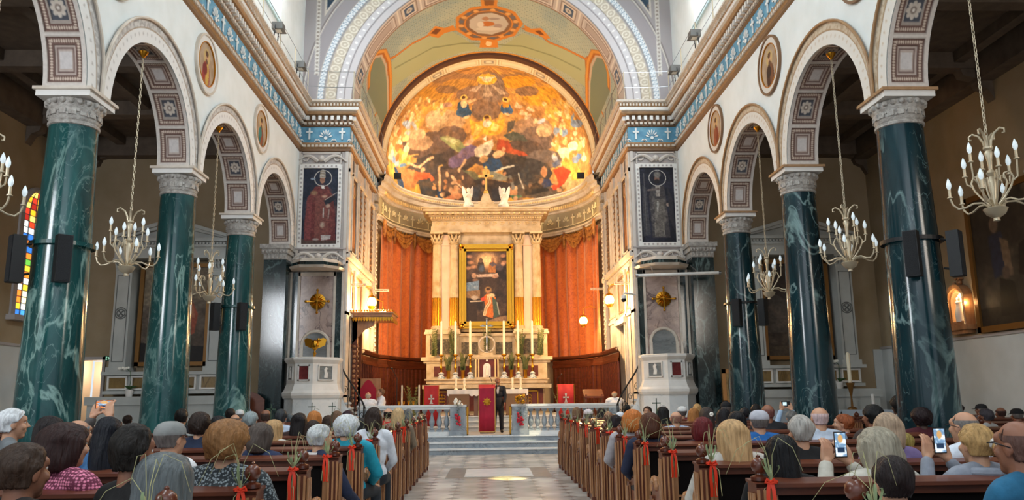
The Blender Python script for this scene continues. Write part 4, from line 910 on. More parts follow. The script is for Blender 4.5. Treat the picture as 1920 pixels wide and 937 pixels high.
VAULT_OPS = """AEB48C:185,123,201,129,217,133,232,135,247,134,263,141,280,146,296,148,312,158,329,165,346,171,362,174,375,201,388,227,401,252,415,277,429,301,444,302,459,302,474,300,486,278,498,255,510,232,522,208,533,184,548,184,563,184,578,181,593,177,607,171,622,164,637,155,651,152,666,148,682,142,697,134,713,124,719,144,726,165,732,186,739,206,747,227,728,243,709,256,692,265,674,272,659,281,644,287,629,291,614,293,600,294,586,293,570,300,554,304,539,307,523,308,508,307,493,309,478,310,464,309,449,307,434,308,418,308,403,305,387,301,373,304,359,305,344,305,330,302,315,299,300,293,283,294,265,292,247,287,228,279,211,272,194,263,175,250,157,234,163,212,169,190,174,167,180,145
B46426~22:174,95,202,120,220,126,238,130,256,131,276,138,296,141,312,140,327,136,345,149,363,159
B46426~22:536,158,549,158,563,157,576,155,589,165,601,174,617,169,633,162,650,153,667,144,684,133,702,119,721,106
B46426~22:120,-29,144,1,171,57,181,116,170,141,159,166,151,183,143,199,134,215,125,230,110,229,94,225,77,218
B46426~22:784,-10,757,11,740,40,724,68,711,112,717,137,724,164,734,177,745,189,756,199,768,209,781,216,795,217,811,214,827,208
D98A3C~12:174,95,202,120,220,126,238,130,256,131,276,138,296,141,312,140,327,136,345,149,363,159
D98A3C~12:536,158,549,158,563,157,576,155,589,165,601,174,617,169,633,162,650,153,667,144,684,133,702,119,721,106
D98A3C~12:120,-29,144,1,171,57,181,116,170,141,159,166,151,183,143,199,134,215,125,230,110,229,94,225,77,218
D98A3C~12:784,-10,757,11,740,40,724,68,711,112,717,137,724,164,734,177,745,189,756,199,768,209,781,216,795,217,811,214,827,208
C9A98C~7:108,-17,137,25,154,80,150,109,146,139,137,155,128,171,118,185,100,188,80,186
C9A98C~7:798,-16,770,12,747,67,741,105,734,143,744,159,754,173,764,187,778,199,793,210,808,217
D98A3C:297,134,308,123,320,111,342,140,364,140,370,171,355,169,340,167,324,179,310,160
7E4A2C:306,137,321,124,333,141,320,157
D98A3C:535,136,553,146,578,122,591,136,605,149,593,167,573,165,556,167,540,168
7E4A2C:563,151,575,136,589,150,577,158
D98A3C:431,38,444,39,457,39,470,38,468,87,451,88,434,87
8E5A34:439,39,462,39,461,66,441,67
D98A3C:431,208,450,210,469,208,472,249,474,291,458,293,442,293,426,292,429,249
E8D2A8:458,267,456,280,452,286,446,284,442,274,443,261,446,252,451,249,456,255
D98A3C:533,133,515,208,465,261,406,242,369,170,372,104,409,70,463,64,511,83
8A6850:524,138,508,202,463,246,410,230,378,170,380,113,413,82,462,77,505,94
6E6E78:522,151,521,157,516,162,512,163,508,160,508,154,511,149,516,145,520,146
E0A868:516,176,515,182,511,187,506,188,503,185,502,179,505,173,510,170,514,171
6E6E78:504,201,503,207,499,212,494,212,491,208,491,202,494,197,498,194,503,196
E0A868:488,221,486,227,482,231,477,231,474,227,474,221,477,216,481,213,486,215
6E6E78:467,233,466,239,461,242,456,242,453,237,453,231,456,226,461,224,466,227
E0A868:446,234,444,240,440,243,435,241,432,236,432,230,435,225,440,225,444,228
6E6E78:425,224,424,230,419,232,415,230,411,224,412,218,415,214,420,214,424,218
E0A868:408,206,407,211,402,213,398,210,395,204,395,198,398,195,403,195,407,200
6E6E78:396,182,395,187,390,188,386,185,383,179,383,173,386,170,391,172,395,176
E0A868:391,158,389,162,385,163,380,160,377,154,377,149,380,146,385,147,389,152
6E6E78:391,135,389,140,385,141,381,138,378,132,378,126,381,123,386,125,390,129
E0A868:398,116,396,121,392,122,388,119,385,114,385,108,388,106,393,106,397,111
6E6E78:410,102,409,107,405,109,400,106,397,101,397,96,400,93,405,93,409,97
E0A868:427,93,425,98,421,100,417,98,414,93,414,88,417,84,421,84,425,88
6E6E78:446,88,444,93,440,96,436,94,433,90,433,85,436,81,440,80,444,83
E0A868:466,87,464,92,460,95,456,95,453,91,453,85,456,81,460,80,464,82
6E6E78:485,90,484,96,480,99,475,99,472,96,472,90,475,86,479,84,483,86
E0A868:502,98,500,104,496,108,492,108,488,105,488,99,491,94,496,92,500,93
6E6E78:514,111,513,116,509,121,504,122,501,119,501,113,504,108,508,105,512,106
E0A868:521,128,520,134,516,139,511,140,508,137,508,132,510,126,515,123,519,124
D98A3C~10:507,146,505,165,500,184,491,202,479,217,465,226,449,230,434,227,420,217,408,202,399,184,393,165,392,147,394,130,400,116,410,105,421,98,435,93,449,92,464,93,477,97,489,105,498,116,504,130,507,146
C9C0B4:498,150,487,191,458,217,424,208,403,171,404,131,426,107,457,102,486,117
C87840:465,157,460,167,448,172,434,169,424,161,425,151,434,146,448,145,460,149
B88A6C:451,132,449,139,444,142,438,140,434,135,434,127,438,122,444,121,449,125
B09C94:483,166,480,174,474,180,467,180,462,174,462,165,467,158,474,156,480,158
E0D8CC:438,162,436,173,431,178,426,175,422,165,422,154,426,146,432,145,437,151
A89890:477,129,474,133,465,137,456,137,450,134,450,130,456,126,465,125,473,126
DAD2C6:481,182,474,190,455,196,433,194,419,186,420,179,433,175,455,175,474,176
8E9470~14:193,171,210,185,227,195,243,204,260,210,275,214,291,216,306,216,321,227,336,235,352,242,367,247,381,250,396,257,411,262,425,266
8E9470~14:477,273,492,272,507,268,521,263,536,256,550,256,565,254,579,251,594,246,608,240,623,232,639,227,654,220,670,211,686,199,703,186"""

# chancel vault
cv = CV(900, 330, '#A6B3A6')
ga = ((cv.X / 11 + (np.floor(cv.Y / 9) % 2) * .5) % 1 - .5) * 11; gb = (cv.Y % 9) - 4.5; rr = np.hypot(ga, gb)
cv.cloud('#7E98A0', 60, .45, .6, 4, .6); cv.mix((abs(rr - 3.6) < .8) * 1., '#CFCBA8', .7); cv.mix((rr < 1.3) * 1., '#5E6E60', .8)
OP = VAULT_OPS.replace('~22', '~9').replace('~12', '~4').replace('~7:', '~4:').replace('~14:', '~7:').replace('~10:', '~4:')
run_ops(cv, OP)
for mx_ in (0, 1):
    L_ = [(88, 75), (104, 38), (128, 18), (152, 20), (170, 48), (174, 110), (164, 190), (146, 270), (130, 332)]
    P_ = lambda o, k=1: [((900 - x - o) if mx_ else x + o, y) for x, y in L_]
    cv.poly(P_(-4) + [((900 - 88) if mx_ else 88, 332)], '#7E8A74'); cv.line(P_(6), 15, '#B8682C'); cv.line(P_(8), 8, '#E09A48'); cv.line(P_(-6), 6, '#CDB49A')
painted('ceiling_chancel_vault', cv, lambda U, V: (3.75 * np.cos(PI - PI * U), 21.0 + 4.2 * V, 9.2 + 3.75 * np.sin(PI - PI * U)), 450, 165, rough=.6, kind='structure')
# dark ring, cream ring, half dome
q = g()
def ringwall(q, r0, r1, y0, y1, n=64, mi=0):
    P = []
    for k in range(n + 1):
        a = PI * k / n; P += [(r0 * math.cos(a), y0, 9.2 + r0 * math.sin(a)), (r1 * math.cos(a), y1, 9.2 + r1 * math.sin(a))]
    q.add(P, [(2 * k, 2 * k + 1, 2 * k + 3, 2 * k + 2) for k in range(n)], mi)
ringwall(q, 3.9, 3.66, 25.1, 25.12); ringwall(q, 3.66, 3.62, 25.12, 25.3); trim(q, mat('dark_bronze_moulding', '#5A3826', .5))
q = g(); ringwall(q, 3.78, 3.74, 25.02, 25.02); ringwall(q, 3.74, 3.74, 25.02, 25.1); trim(q, mat('orange_moulding', '#D9923F', .5))
cv = CV(900, 50, '#E6D6B4')
for c0 in (30, 60, 90, 120, 150):
    x = c0 * 5; cv.rect(x - 22, 8, x + 22, 42, '#D8C29A'); cv.frame(x - 22, 8, x + 22, 42, 2, '#A9885A'); cv.rect(x - 13, 15, x + 13, 35, '#9A8A78'); cv.ell(x, 25, 11, 6, '#E6D8BC', .3)
for c0 in (15, 45, 75, 105, 135, 165):
    x = c0 * 5; cv.frame(x - 48, 8, x + 48, 42, 2, '#B8945E'); cv.frame(x - 42, 13, x + 42, 37, 1.5, '#C8A874')
cv.rect(0, 0, 900, 3, '#B8945E'); cv.rect(0, 46, 900, 50, '#F4EAD0')
painted('trim_apse_arch', cv, lambda U, V: ((3.62 - .12 * V) * np.cos(PI - PI * U), 25.3 + .35 * V, 9.2 + (3.62 - .12 * V) * np.sin(PI - PI * U)), 360, 20, kind='structure')
cv = CV(1080, 600, '#C08A4E'); cv.cloud('#A87444', 40, .4, .65, 2); cv.cloud('#DDA24A', 60, .5, .7, 8)
run_ops(cv, DOME_OPS, 1.5, 1.5)
n1 = vnoise(600, 1080, 12, 21, 3) - .5; n2 = vnoise(600, 1080, 12, 22, 3) - .5          # loosen the brushwork
yy = np.clip(cv.Y + n1 * 7, 0, 599).astype(int); xx = np.clip(cv.X + n2 * 7, 0, 1079).astype(int); cv.a = cv.a[yy, xx]
for sh in (1, 2, 1):
    cv.a = (cv.a * 2 + np.roll(cv.a, sh, 0) + np.roll(cv.a, -sh, 0) + np.roll(cv.a, sh, 1) + np.roll(cv.a, -sh, 1)) / 6
cv.cloud('#A8713C', 34, .5, .9, 31, .35); cv.cloud('#3A2A22', 26, .6, .9, 32, .35); cv.grain(.22, 14, 5); cv.grain(.1, 4, 6)
def dome_fn(U, V):
    ph = PI / 2 - V * (PI / 2 + .17); th = PI - PI * U; c = np.cos(np.maximum(ph, 0)); z = np.where(ph >= 0, np.sin(np.maximum(ph, 0)), ph)
    return (3.5 * c * np.cos(th), 25.62 + 3.5 * c * np.sin(th), 9.2 + 3.5 * z)
painted('ceiling_apse_dome', cv, dome_fn, 540, 300, rough=.62, kind='structure')

# ---- piers
for s in (-1, 1):
    q = g(); q.box(s * 3.75, s * 5.6, 20.15, 21.0, 0, 9.0); q.build('wall_pier_' + ('left' if s < 0 else 'right'), M_grey, kind='structure')
    # chancel side wall: with a doorway on the screen side
    q = g(); q.box(s * 3.75, s * 4.1, 20.9, 25.6, 3.4, 9.2); q.box(s * 3.75, s * 4.1, 22.75, 25.6, .3, 3.4); q.box(s * 3.75, s * 4.1, 20.9, 21.5, .3, 3.4)
    if s < 0: q.box(s * 3.75, s * 4.1, 21.5, 22.75, .3, 3.4)
    q.build('wall_chancel_' + ('left' if s < 0 else 'right'), M_cream, kind='structure')
    q = g(); q.box(s * 3.5, s * 5.0, 25.3, 25.6, 0, 9.2) if False else None
# apse wall
cv = CV(600, 20, '#C9B69A')
def cyl(r, z1, z0, a0=0, a1=PI): return lambda U, V: (r * np.cos(a1 - (a1 - a0) * U), 25.6 + r * np.sin(a1 - (a1 - a0) * U), z1 + (z0 - z1) * V)
painted('wall_apse', cv, cyl(3.75, 9.0, 0), 96, 2, kind='structure')
def arcp(r, n=40, e=0): return [(r * math.cos(PI - (PI) * k / n), 25.6 + r * math.sin(PI - PI * k / n)) for k in range(n + 1)]
def apse(prof, m):
    q = g(); q.sweep([(-3.76, 25.1)] + arcp(3.62) + [(3.76, 25.1)], [(-p, z) for p, z in prof]); return trim(q, m)
apse([(0, 7.18), (.05, 7.2), (.05, 7.26), (.09, 7.29), (.09, 7.34), (0, 7.36)], M_cream)
apse([(0, 7.36), (0, 8.0)], mat('apse_frieze_ground', '#9A9078', .6))
apse([(0, 8.0), (.05, 8.02), (.05, 8.08), (.1, 8.1), (.1, 8.24), (.2, 8.27), (.22, 8.4), (.30, 8.44), (.32, 8.56), (.36, 8.6), (.36, 8.65), (0, 8.68)], M_cream)
q = g()
for k in range(100):
    a = PI * (k + .5) / 100; q.obox((3.49 * math.cos(a), 25.6 + 3.49 * math.sin(a), 8.17), (.03, .03, .055), a)
for k in range(130):
    a = PI * (k + .5) / 130; q.obox((3.3 * math.cos(a), 25.6 + 3.3 * math.sin(a), 8.5), (.02, .022, .03), a)
trim(q, mat('gilded_stone', '#E2C48C', .5))
q = g()
for k in range(30):                                  # crosses and palmettes of the apse frieze
    a = PI * (k + .5) / 30; c = Vector((3.6 * math.cos(a), 25.6 + 3.6 * math.sin(a), 7.68)); d = Vector((-math.sin(a), math.cos(a), 0)); nr = -Vector((math.cos(a), math.sin(a), 0))
    fn = lambda u, v, w: c + d * u + Vector((0, 0, v)) + nr * w
    if k % 2: q.prism([(-.022, -.2), (.022, -.2), (.022, .18), (-.022, .18)], fn, 0, .03); q.prism([(-.09, .03), (.09, .03), (.09, .08), (-.09, .08)], fn, 0, .032)
    else:
        for j in range(5): t = PI * (j + .5) / 5; q.prism([(.05 * math.cos(t - .2), -.06 + .05 * math.sin(t)), (.13 * math.cos(t - .2), -.06 + .18 * math.sin(t - .2)), (.15 * math.cos(t), -.06 + .23 * math.sin(t)), (.13 * math.cos(t + .2), -.06 + .18 * math.sin(t + .2))], fn, 0, .03)
    q.prism([(-.17, -.24), (.17, -.24), (.17, -.21), (-.17, -.21)], fn, 0, .02)
trim(q, mat('apse_relief', '#D9CFAE', .6))

# ---- aisles
X0, X1, YE = -10.6, 10.2, 20.3
q = g(); q.box(X0 - .3, X0, -3, YE, 0, 8.3); q.build('wall_left', M_stone, kind='structure')
q = g(); q.box(X1, X1 + .3, -3, YE, 0, 8.3); q.build('wall_right', M_stone, kind='structure')
q = g(); q.box(-9.8, -5.5, YE, YE + .3, 0, 8.3); q.box(X0, -9.8, YE, YE + .3, 2.42, 8.3); q.build('wall_end_left', M_stone, kind='structure')
q = g(); q.box(5.5, X1 + .3, YE, YE + .3, 0, 8.3); q.build('wall_end_right', M_stone, kind='structure')
q = g(); q.box(X1 - .03, X1, -3, YE, 0, 2.5, 0); q.box(X1 - .06, X1, -3, YE, 2.5, 2.56, 1); q.box(X1 - .05, X1, -3, YE, 0, .2, 1)
q.box(9.95, X1, YE - .03, YE, 0, 2.5, 0); q.build('baseboard_right', [M_dado, M_taupe], kind='structure')
q = g(); q.box(X0, X0 + .03, -3, YE, 0, 2.62, 0); q.box(X0, X0 + .06, -3, YE, 2.62, 2.68, 1); q.build('baseboard_left', [M_dado, M_taupe], kind='structure')
for s, xo in ((-1, X0), (1, X1)):
    q = g(); xa, xb = sorted((s * 5.5, xo))
    q.box(xa, xb, -3, YE + .3, 8.2, 8.3)
    for k in range(9): y = -1.5 + 2.7 * k; q.box(xa, xb, y, y + .3, 7.86, 8.2)
    for k in range(3): x = xa + (xb - xa) * (k + .5) / 3; q.box(x, x + .22, -3, YE, 7.98, 8.2)
    q.box(xa, xb, YE - .35, YE, 7.7, 8.2); q.box(xo - s * .35 if s > 0 else xo, xo if s > 0 else xo + .35, -3, YE, 7.6, 8.2)
    for k in range(9):                                 # carved brackets under the beams
        y = -1.35 + 2.7 * k
        for xx, sg in ((s * 5.6, s), (xo, -s)):
            q.prism([(0, 7.86), (.65, 7.86), (.6, 7.72), (.35, 7.66), (.3, 7.5), (.12, 7.42), (0, 7.2)], lambda u, v, w: (xx + sg * u, y + w, v), -.12, .12)
    q.build('ceiling_aisle_' + ('left' if s < 0 else 'right'), M_awood, kind='structure')
# ================================================================= PIERS: painted saints, marble panels, pulpits
M_gilt = mat('gilded_relief', '#B98A3A', .35, .8)
def lerp(a, b_, t): return a + (b_ - a) * t
def saint_canvas(kind):
    W, Hh = 110, 256; c = CV(W, Hh, '#1E2433')
    if kind == 'pope':
        c.cloud('#2B3040', 30, .4, .7, 3); c.rect(0, 238, W, Hh, '#4C3A34')
        c.poly([(38, 62), (78, 62), (96, 100), (104, 160), (106, 244), (10, 244), (6, 200), (16, 100)], '#5E2A2A'); c.cloud('#7A4640', 16, .45, .65, 4, .6, c.ell(58, 150, 52, 100, '#000', .05, only=True))
        c.poly([(14, 100), (30, 80), (28, 240), (8, 240)], '#6E3636'); c.poly([(40, 90), (80, 90), (84, 236), (40, 240)], '#70403A'); c.ell(35, 84, 14, 10, '#8A6A50', .5)
        c.ring(62, 34, 27, 27, 2.2, '#D8CFC0'); c.ell(60, 40, 9, 13, '#8C6450'); c.poly([(51, 32), (52, 8), (60, 2), (68, 8), (70, 32)], '#A39A90'); 
        for y in (10, 19, 28): c.line([(52, y), (69, y)], 2, '#6E6048')
        c.poly([(56, 58), (66, 58), (68, 70), (58, 70)], '#D9D4CC'); c.poly([(66, 110), (100, 92), (104, 104), (74, 128)], '#20202A'); c.line([(70, 108), (102, 86), (108, 84)], 2, '#B7A79A')
        c.ell(68, 96, 10, 7, '#A98470', .5); c.ell(80, 128, 10, 9, '#A98C7C', .5); c.line([(66, 136), (66, 166)], 4, '#AFA79E'); c.line([(84, 140), (82, 170)], 4, '#8C7A70'); c.ell(64, 192, 10, 14, '#9C8878', .6)
        c.ell(30, 36, 10, 5, '#8A98A4', .5); c.poly([(60, 226), (92, 226), (90, 240), (62, 244)], '#A59C98'); c.ell(44, 240, 14, 5, '#8F8580', .5)
    else:
        c.a[:] = c.c('#15151F'); c.cloud('#262634', 30, .4, .7, 6)
        c.poly([(8, 60), (20, 70), (26, 190), (30, 230), (6, 236)], '#3C3B40'); c.line([(14, 20), (16, 230)], 2, '#5E5A58')
        c.poly([(38, 66), (78, 64), (84, 110), (88, 180), (92, 240), (34, 240), (32, 150), (28, 100)], '#3E3A3C'); c.poly([(44, 110), (76, 108), (80, 180), (70, 236), (46, 238)], '#5A5550'); c.cloud('#77706A', 10, .5, .65, 7, .6, c.ell(58, 160, 30, 80, '#000', .1, only=True))
        c.ring(58, 36, 27, 27, 2.2, '#C9C4BA'); c.ell(56, 40, 9, 13, '#7A5A4C'); c.ell(56, 48, 10, 9, '#1C1618', .3); c.ell(58, 24, 14, 14, '#6A6560', .4); c.poly([(50, 64), (66, 64), (64, 100), (52, 100)], '#8C857E')
        c.line([(26, 78), (60, 74)], 7, '#5E5450'); c.ell(90, 128, 9, 8, '#9C8678', .4); c.poly([(88, 60), (104, 110), (108, 220), (92, 180)], '#2C2A30'); c.line([(56, 118), (54, 150)], 6, '#98938C'); c.line([(44, 190), (44, 236)], 3, '#7A746C'); c.line([(70, 190), (74, 236)], 3, '#7A746C')
    return c.grain(.25, 4, 5)
def scroll_panel(q, cx, y, cz, w, h):
    q.box(cx - w, cx + w, y - .02, y, cz - h, cz + h, 0)
    fr = .03; 
    for a, b_, c_, d in ((-w, w, h - fr, h), (-w, w, -h, -h + fr), (-w, -w + fr, -h, h), (w - fr, w, -h, h)): q.box(cx + a, cx + b_, y - .05, y - .02, cz + c_, cz + d, 1)
    for sg in (-1, 1):
        pts = [(cx + sg * (.08 + .5 * t * w / .45), y - .05, cz - .08 + .16 * math.sin(t * 3.2)) for t in [i / 8 for i in range(9)]]
        q.tube(pts, [.05, .055, .05, .045, .04, .035, .03, .025, .02], 6, 1)
        q.tube([(cx + sg * (w * .78 + .08 * math.cos(a)), y - .045, cz + .02 + .08 * math.sin(a)) for a in [i * .7 for i in range(9)]], .018, 5, 1)
    q.ball((cx, y - .05, cz), .085, 8, 1, 1); q.ball((cx, y - .1, cz), .04, 6, 1)
for s in (-1, 1):
    cx = s * 4.46 if s < 0 else 4.44; lab = 'pope in dark red robe with book' if s < 0 else 'dark bearded warrior saint'
    t = thing('saint_painting', 'tall painting of a %s, above the pulpit' % lab, 'painting', (cx, 20.13, 6.36))
    q = g(); w, h = .455, 1.02
    q.box(-w - .1, w + .1, -.05, .02, -h - .1, -h, 0); q.box(-w - .1, w + .1, -.05, .02, h, h + .1, 0); q.box(-w - .1, -w, -.05, .02, -h, h, 0); q.box(w, w + .1, -.05, .02, -h, h, 0)
    n = 18
    for k in range(n):
        for sg in (-1, 1): q.obox((sg * (w + .05), -.055, -h + 2 * h * (k + .5) / n), (.022, .01, .022), 0, 1)
    for k in range(8):
        for sg in (-1, 1): q.obox((-w + 2 * w * (k + .5) / 8, -.055, sg * (h + .05)), (.022, .01, .022), 0, 1)
    q.build('frame', [M_white, M_taupe], t)
    painted('canvas', saint_canvas('pope' if s < 0 else 'knight'), flat(-w, w, -.012, h, -h), 110, 256, t, .6)
    q = g(); scroll_panel(q, cx, 20.15, 7.64, .53, .17); trim(q, [M_taupe, mat('scroll_relief_stone', '#C6BDB4', .55)], True)
    q = g(); scroll_panel(q, cx, 20.15, 5.02, .52, .12); q.box(s * 3.75, s * 5.05, 20.09, 20.15, 5.2, 5.24, 0)
    for a, b_ in ((3.75, 3.83), (4.98, 5.05)): q.box(*sorted((s * a, s * b_)), 20.11, 20.15, 4.8, 7.84, 1)
    trim(q, [M_taupe, mat('scroll_relief_stone', '#C6BDB4', .55)], True)
    # lower marble revetment
    t = thing('marble_revetment', 'arched breccia marble panel flanked by dark strips behind the pulpit, %s' % SD[s], 'wall panel', (cx, 20.15, 0))
    q = g(); q.box(-.42, .42, -.03, .0, .4, 4.6); q.build('breccia_panel', M_breccia, t)
    for a in (-.57, .57): q = g(); q.box(a - .085, a + .085, -.05, 0, .4, 4.6); q.build('dark_strip', M_dgreen, t)
    q = g()
    for a in (-.455, .455, -.66, .66): q.box(a - .03, a + .03, -.07, 0, .4, 4.6)
    q.box(-.48, .48, -.07, 0, 4.5, 4.6)
    P = [(.34 * math.cos(PI * k / 20), 2.74 + .34 * math.sin(PI * k / 20)) for k in range(21)]; q.tube([(x, -.04, z) for x, z in P], .04, 6); q.box(-.38, -.30, -.07, 0, 2.3, 2.74); q.box(.30, .38, -.07, 0, 2.3, 2.74)
    q.build('border', M_cream, t, True)
    q = g(); q.prism([(-.32, 2.3), (.32, 2.3)] + [(.32 * math.cos(PI * k / 16), 2.74 + .32 * math.sin(PI * k / 16)) for k in range(17)], lambda u, v, w: (u, -w, v), .0, .04); q.build('niche_panel', M_grmar, t)
    # gilded radiant cross
    t = thing('radiant_cross', 'gilded cross with rays hung above the pulpit, %s' % SD[s], 'cross', (cx + .03, 20.08, 3.84))
    q = g()
    for k in range(16):
        a = PI * k / 8 + PI / 16; d = Vector((math.cos(a), 0, math.sin(a))); n_ = Vector((-d.z, 0, d.x)); r = .2
        q.add([d * .02 + n_ * .01, d * .02 - n_ * .01, d * r - n_ * .04, d * r + n_ * .04, d * .1 + Vector((0, -.03, 0))], [(0, 1, 4), (1, 2, 4), (2, 3, 4), (3, 0, 4)])
    q.lathe([(.17, 0), (.19, .01), (.19, .02)], n=24); o = q.build('rays', M_gold, t)
    q = g(); q.box(-.02, .02, -.06, -.03, -.27, .27); q.box(-.27, .27, -.06, -.03, -.02, .02)
    for d in ((0, .29), (0, -.29), (.29, 0), (-.29, 0)): q.ball((d[0], -.045, d[1]), .035, 6)
    q.ball((0, -.06, 0), .05, 8); q.build('cross', M_gold, t, True)
    # sounding board over the pulpit
    t = thing('pulpit_canopy', 'stone sounding board with dark green edge above the pulpit, %s' % SD[s], 'canopy', (cx, 20.15, 4.62))
    def plan(k): return [(-.68 * k, 0), (-.62 * k, -.42 * k), (-.3 * k, -.78 * k), (.3 * k, -.78 * k), (.62 * k, -.42 * k), (.68 * k, 0)]
    def slab(q, k, z0, z1, mi=0, k2=None):
        A, B = plan(k), plan(k2 or k); n = 6; q.add([(x, y, z0) for x, y in A] + [(x, y, z1) for x, y in B], [tuple(range(n))[::-1], tuple(range(n, 12))] + [(i, (i + 1) % n, (i + 1) % n + n, i + n) for i in range(n)], mi)
    q = g(); slab(q, .98, 0, .06, 0, 1.04); slab(q, .96, .15, .19); slab(q, .9, .19, .24); q.build('slab', M_cream, t)
    q = g(); slab(q, .95, .06, .15); q.build('edge_inlay', M_dgreen, t)
# pulpits
def pulpit(s):
    t = thing('pulpit', 'white marble polygonal pulpit with inset panels, %s' % SD[s], 'pulpit', (s * 4.42, 20.15, 0))
    base = [(-.66, 0), (-.66, -.45), (-.33, -.95), (.12, -.95), (.64, -.42), (.64, 0)]
    if s > 0: base = [(-x, y) for x, y in base][::-1]
    def pl(k): return [(x * k, y * k if y else 0) for x, y in base]
    def loft(q, L, mi=0):
        for (k0, z0), (k1, z1) in zip(L[:-1], L[1:]):
            A, B = pl(k0), pl(k1); n = 6; q.add([(x, y, z0) for x, y in A] + [(x, y, z1) for x, y in B], [(i, (i + 1) % n, (i + 1) % n + n, i + n) for i in range(n)], mi)
        for k, z in (L[0], L[-1]): q.add([(x, y, z) for x, y in pl(k)], [tuple(range(6))], mi)
    q = g(); loft(q, [(1.06, 0), (1.06, .2), (1.0, .24), (1.0, 1.38), (1.05, 1.42)]); q.build('pedestal', M_wmar, t)
    q = g(); loft(q, [(1.05, 1.42), (1.09, 1.48), (1.09, 1.54), (1.03, 1.6), (.97, 1.72), (.95, 1.76), (.95, 2.24)]); loft(q, [(.95, 2.24), (.98, 2.27), (1.04, 2.33), (1.04, 2.38), (.96, 2.4)])
    q.build('parapet', M_white, t)
    P = pl(.95)
    for i, m_, nm in ((1, M_grmar, 0), (2, mat('oxblood_marble', '#7A3030', .25, noise=(8, '#4E1A1C', .3, .8)), 1), (3, M_grmar, 0)):
        if s > 0: i = 4 - i
        a, b_ = Vector(P[i]), Vector(P[i + 1]); c = (a + b_) / 2; d = (b_ - a); Ls = d.length; d.normalize(); n_ = Vector((d.y, -d.x)); n_ = n_ if n_.y < 0 or abs(n_.y) < .01 and False else (n_ if n_.dot(c) > 0 else -n_)
        q = g(); f = lambda u, v, w: (c.x + d.x * u + n_.x * w, c.y + d.y * u + n_.y * w, v); hw = Ls * .26
        q.prism([(-hw, 1.86), (hw, 1.86), (hw, 2.18), (-hw, 2.18)], f, 0, .012, 0)
        for A in ([(-hw - .03, 1.83), (hw + .03, 1.83), (hw + .03, 1.86), (-hw - .03, 1.86)], [(-hw - .03, 2.18), (hw + .03, 2.18), (hw + .03, 2.21), (-hw - .03, 2.21)], [(-hw - .03, 1.83), (-hw, 1.83), (-hw, 2.21), (-hw - .03, 2.21)], [(hw, 1.83), (hw + .03, 1.83), (hw + .03, 2.21), (hw, 2.21)]): q.prism(A, f, 0, .03, 1)
        if i != 2: q.prism([(-.05, 1.9), (.05, 1.9), (.06, 2.0), (.02, 2.08), (.05, 2.12), (0, 2.16), (-.05, 2.1), (-.03, 2.0)], f, .012, .035, 1)
        q.build('inset_panel', [m_, M_white], t)
    # stair and railing sweeping inward
    sg = -s
    q = g(); x0, y0 = s * 3.78, 20.1
    n = 9; top = []
    for k in range(n + 1):
        u = k / n; a = u * 1.15; x = s * 3.78 + sg * .66 * math.sin(a) * 1.05; y = 20.05 - .34 * (1 - math.cos(a)) + .1; z = 1.45 - 1.02 * u ** .8; top.append((x, y, z))
    for (xa, ya, za), (xb, yb, zb) in zip(top[:-1], top[1:]):
        q.add([(xa, ya, .43), (xb, yb, .43), (xb, yb, zb), (xa, ya, za), (xa, ya + .6, .43), (xb, yb + .6, .43), (xb, yb + .6, zb), (xa, ya + .6, za)], [(0, 1, 2, 3), (4, 7, 6, 5), (3, 2, 6, 7), (0, 4, 5, 1), (0, 3, 7, 4), (1, 5, 6, 2)])
    st = thing('pulpit_stair', 'curved white marble pulpit stair with solid side wall, %s' % SD[s], 'stair', (0, 0, 0)); q.build('side_wall', M_wmar, st)
    q = g()
    for k in range(n): xa, ya, za = top[k]; q.box(min(xa, xa + sg * .08), max(xa, xa + sg * .08), ya + .02, ya + .6, za - .02, za + .03)
    q.build('steps', M_gmar, st)
    rl = thing('stair_railing', 'thin black iron railing curving down the pulpit stair, %s' % SD[s], 'railing', (0, 0, 0))
    q = g(); P = [(x, y + .03, z + .72) for x, y, z in top]; q.tube(P, .022, 8); q.build('handrail', M_iron, rl, True)
    q = g()
    for x, y, z in top[::2] + [top[-1]]: q.tube([(x, y + .03, z - .02), (x, y + .03, z + .72)], .011, 6)
    for x, y, z in top[1:-1:2]: q.tube([(x + .07 * math.cos(a) * (1 - i / 14), y + .03, z + .34 + .11 * math.sin(a) * (1 - i / 14)) for i, a in enumerate([j * .8 for j in range(11)])], .008, 5)
    q.build('balusters', M_iron, rl, True)
for s in (-1, 1): pulpit(s)
# gilded eagle book-rest
t = thing('eagle_lectern', 'small gilded eagle lectern standing on the pulpit rim, open-door side', 'lectern', (-4.3, 19.35, 2.36))
q = g(); q.lathe([(.07, 0), (.05, .03), (.025, .05), (.03, .1), (.045, .13), (.02, .16), (.02, .22)], n=14); q.build('stand', M_gold, t, True)
q = g(); q.ball((0, 0, .33), .1, 8, sz=1.3); q.ball((.09, -.03, .45), .045, 7); q.tube([(.12, -.04, .45), (.17, -.06, .43)], [.02, .006], 6)
for sg in (-1, 1):
    q.prism([(0, .28), (.1, .25), (.24, .32), (.27, .46), (.2, .5), (.1, .47), (0, .42)], lambda u, v, w: (sg * u * 1.0, -.04 + w + u * .25, v), 0, .03)
q.build('eagle', M_gold, t, 60)

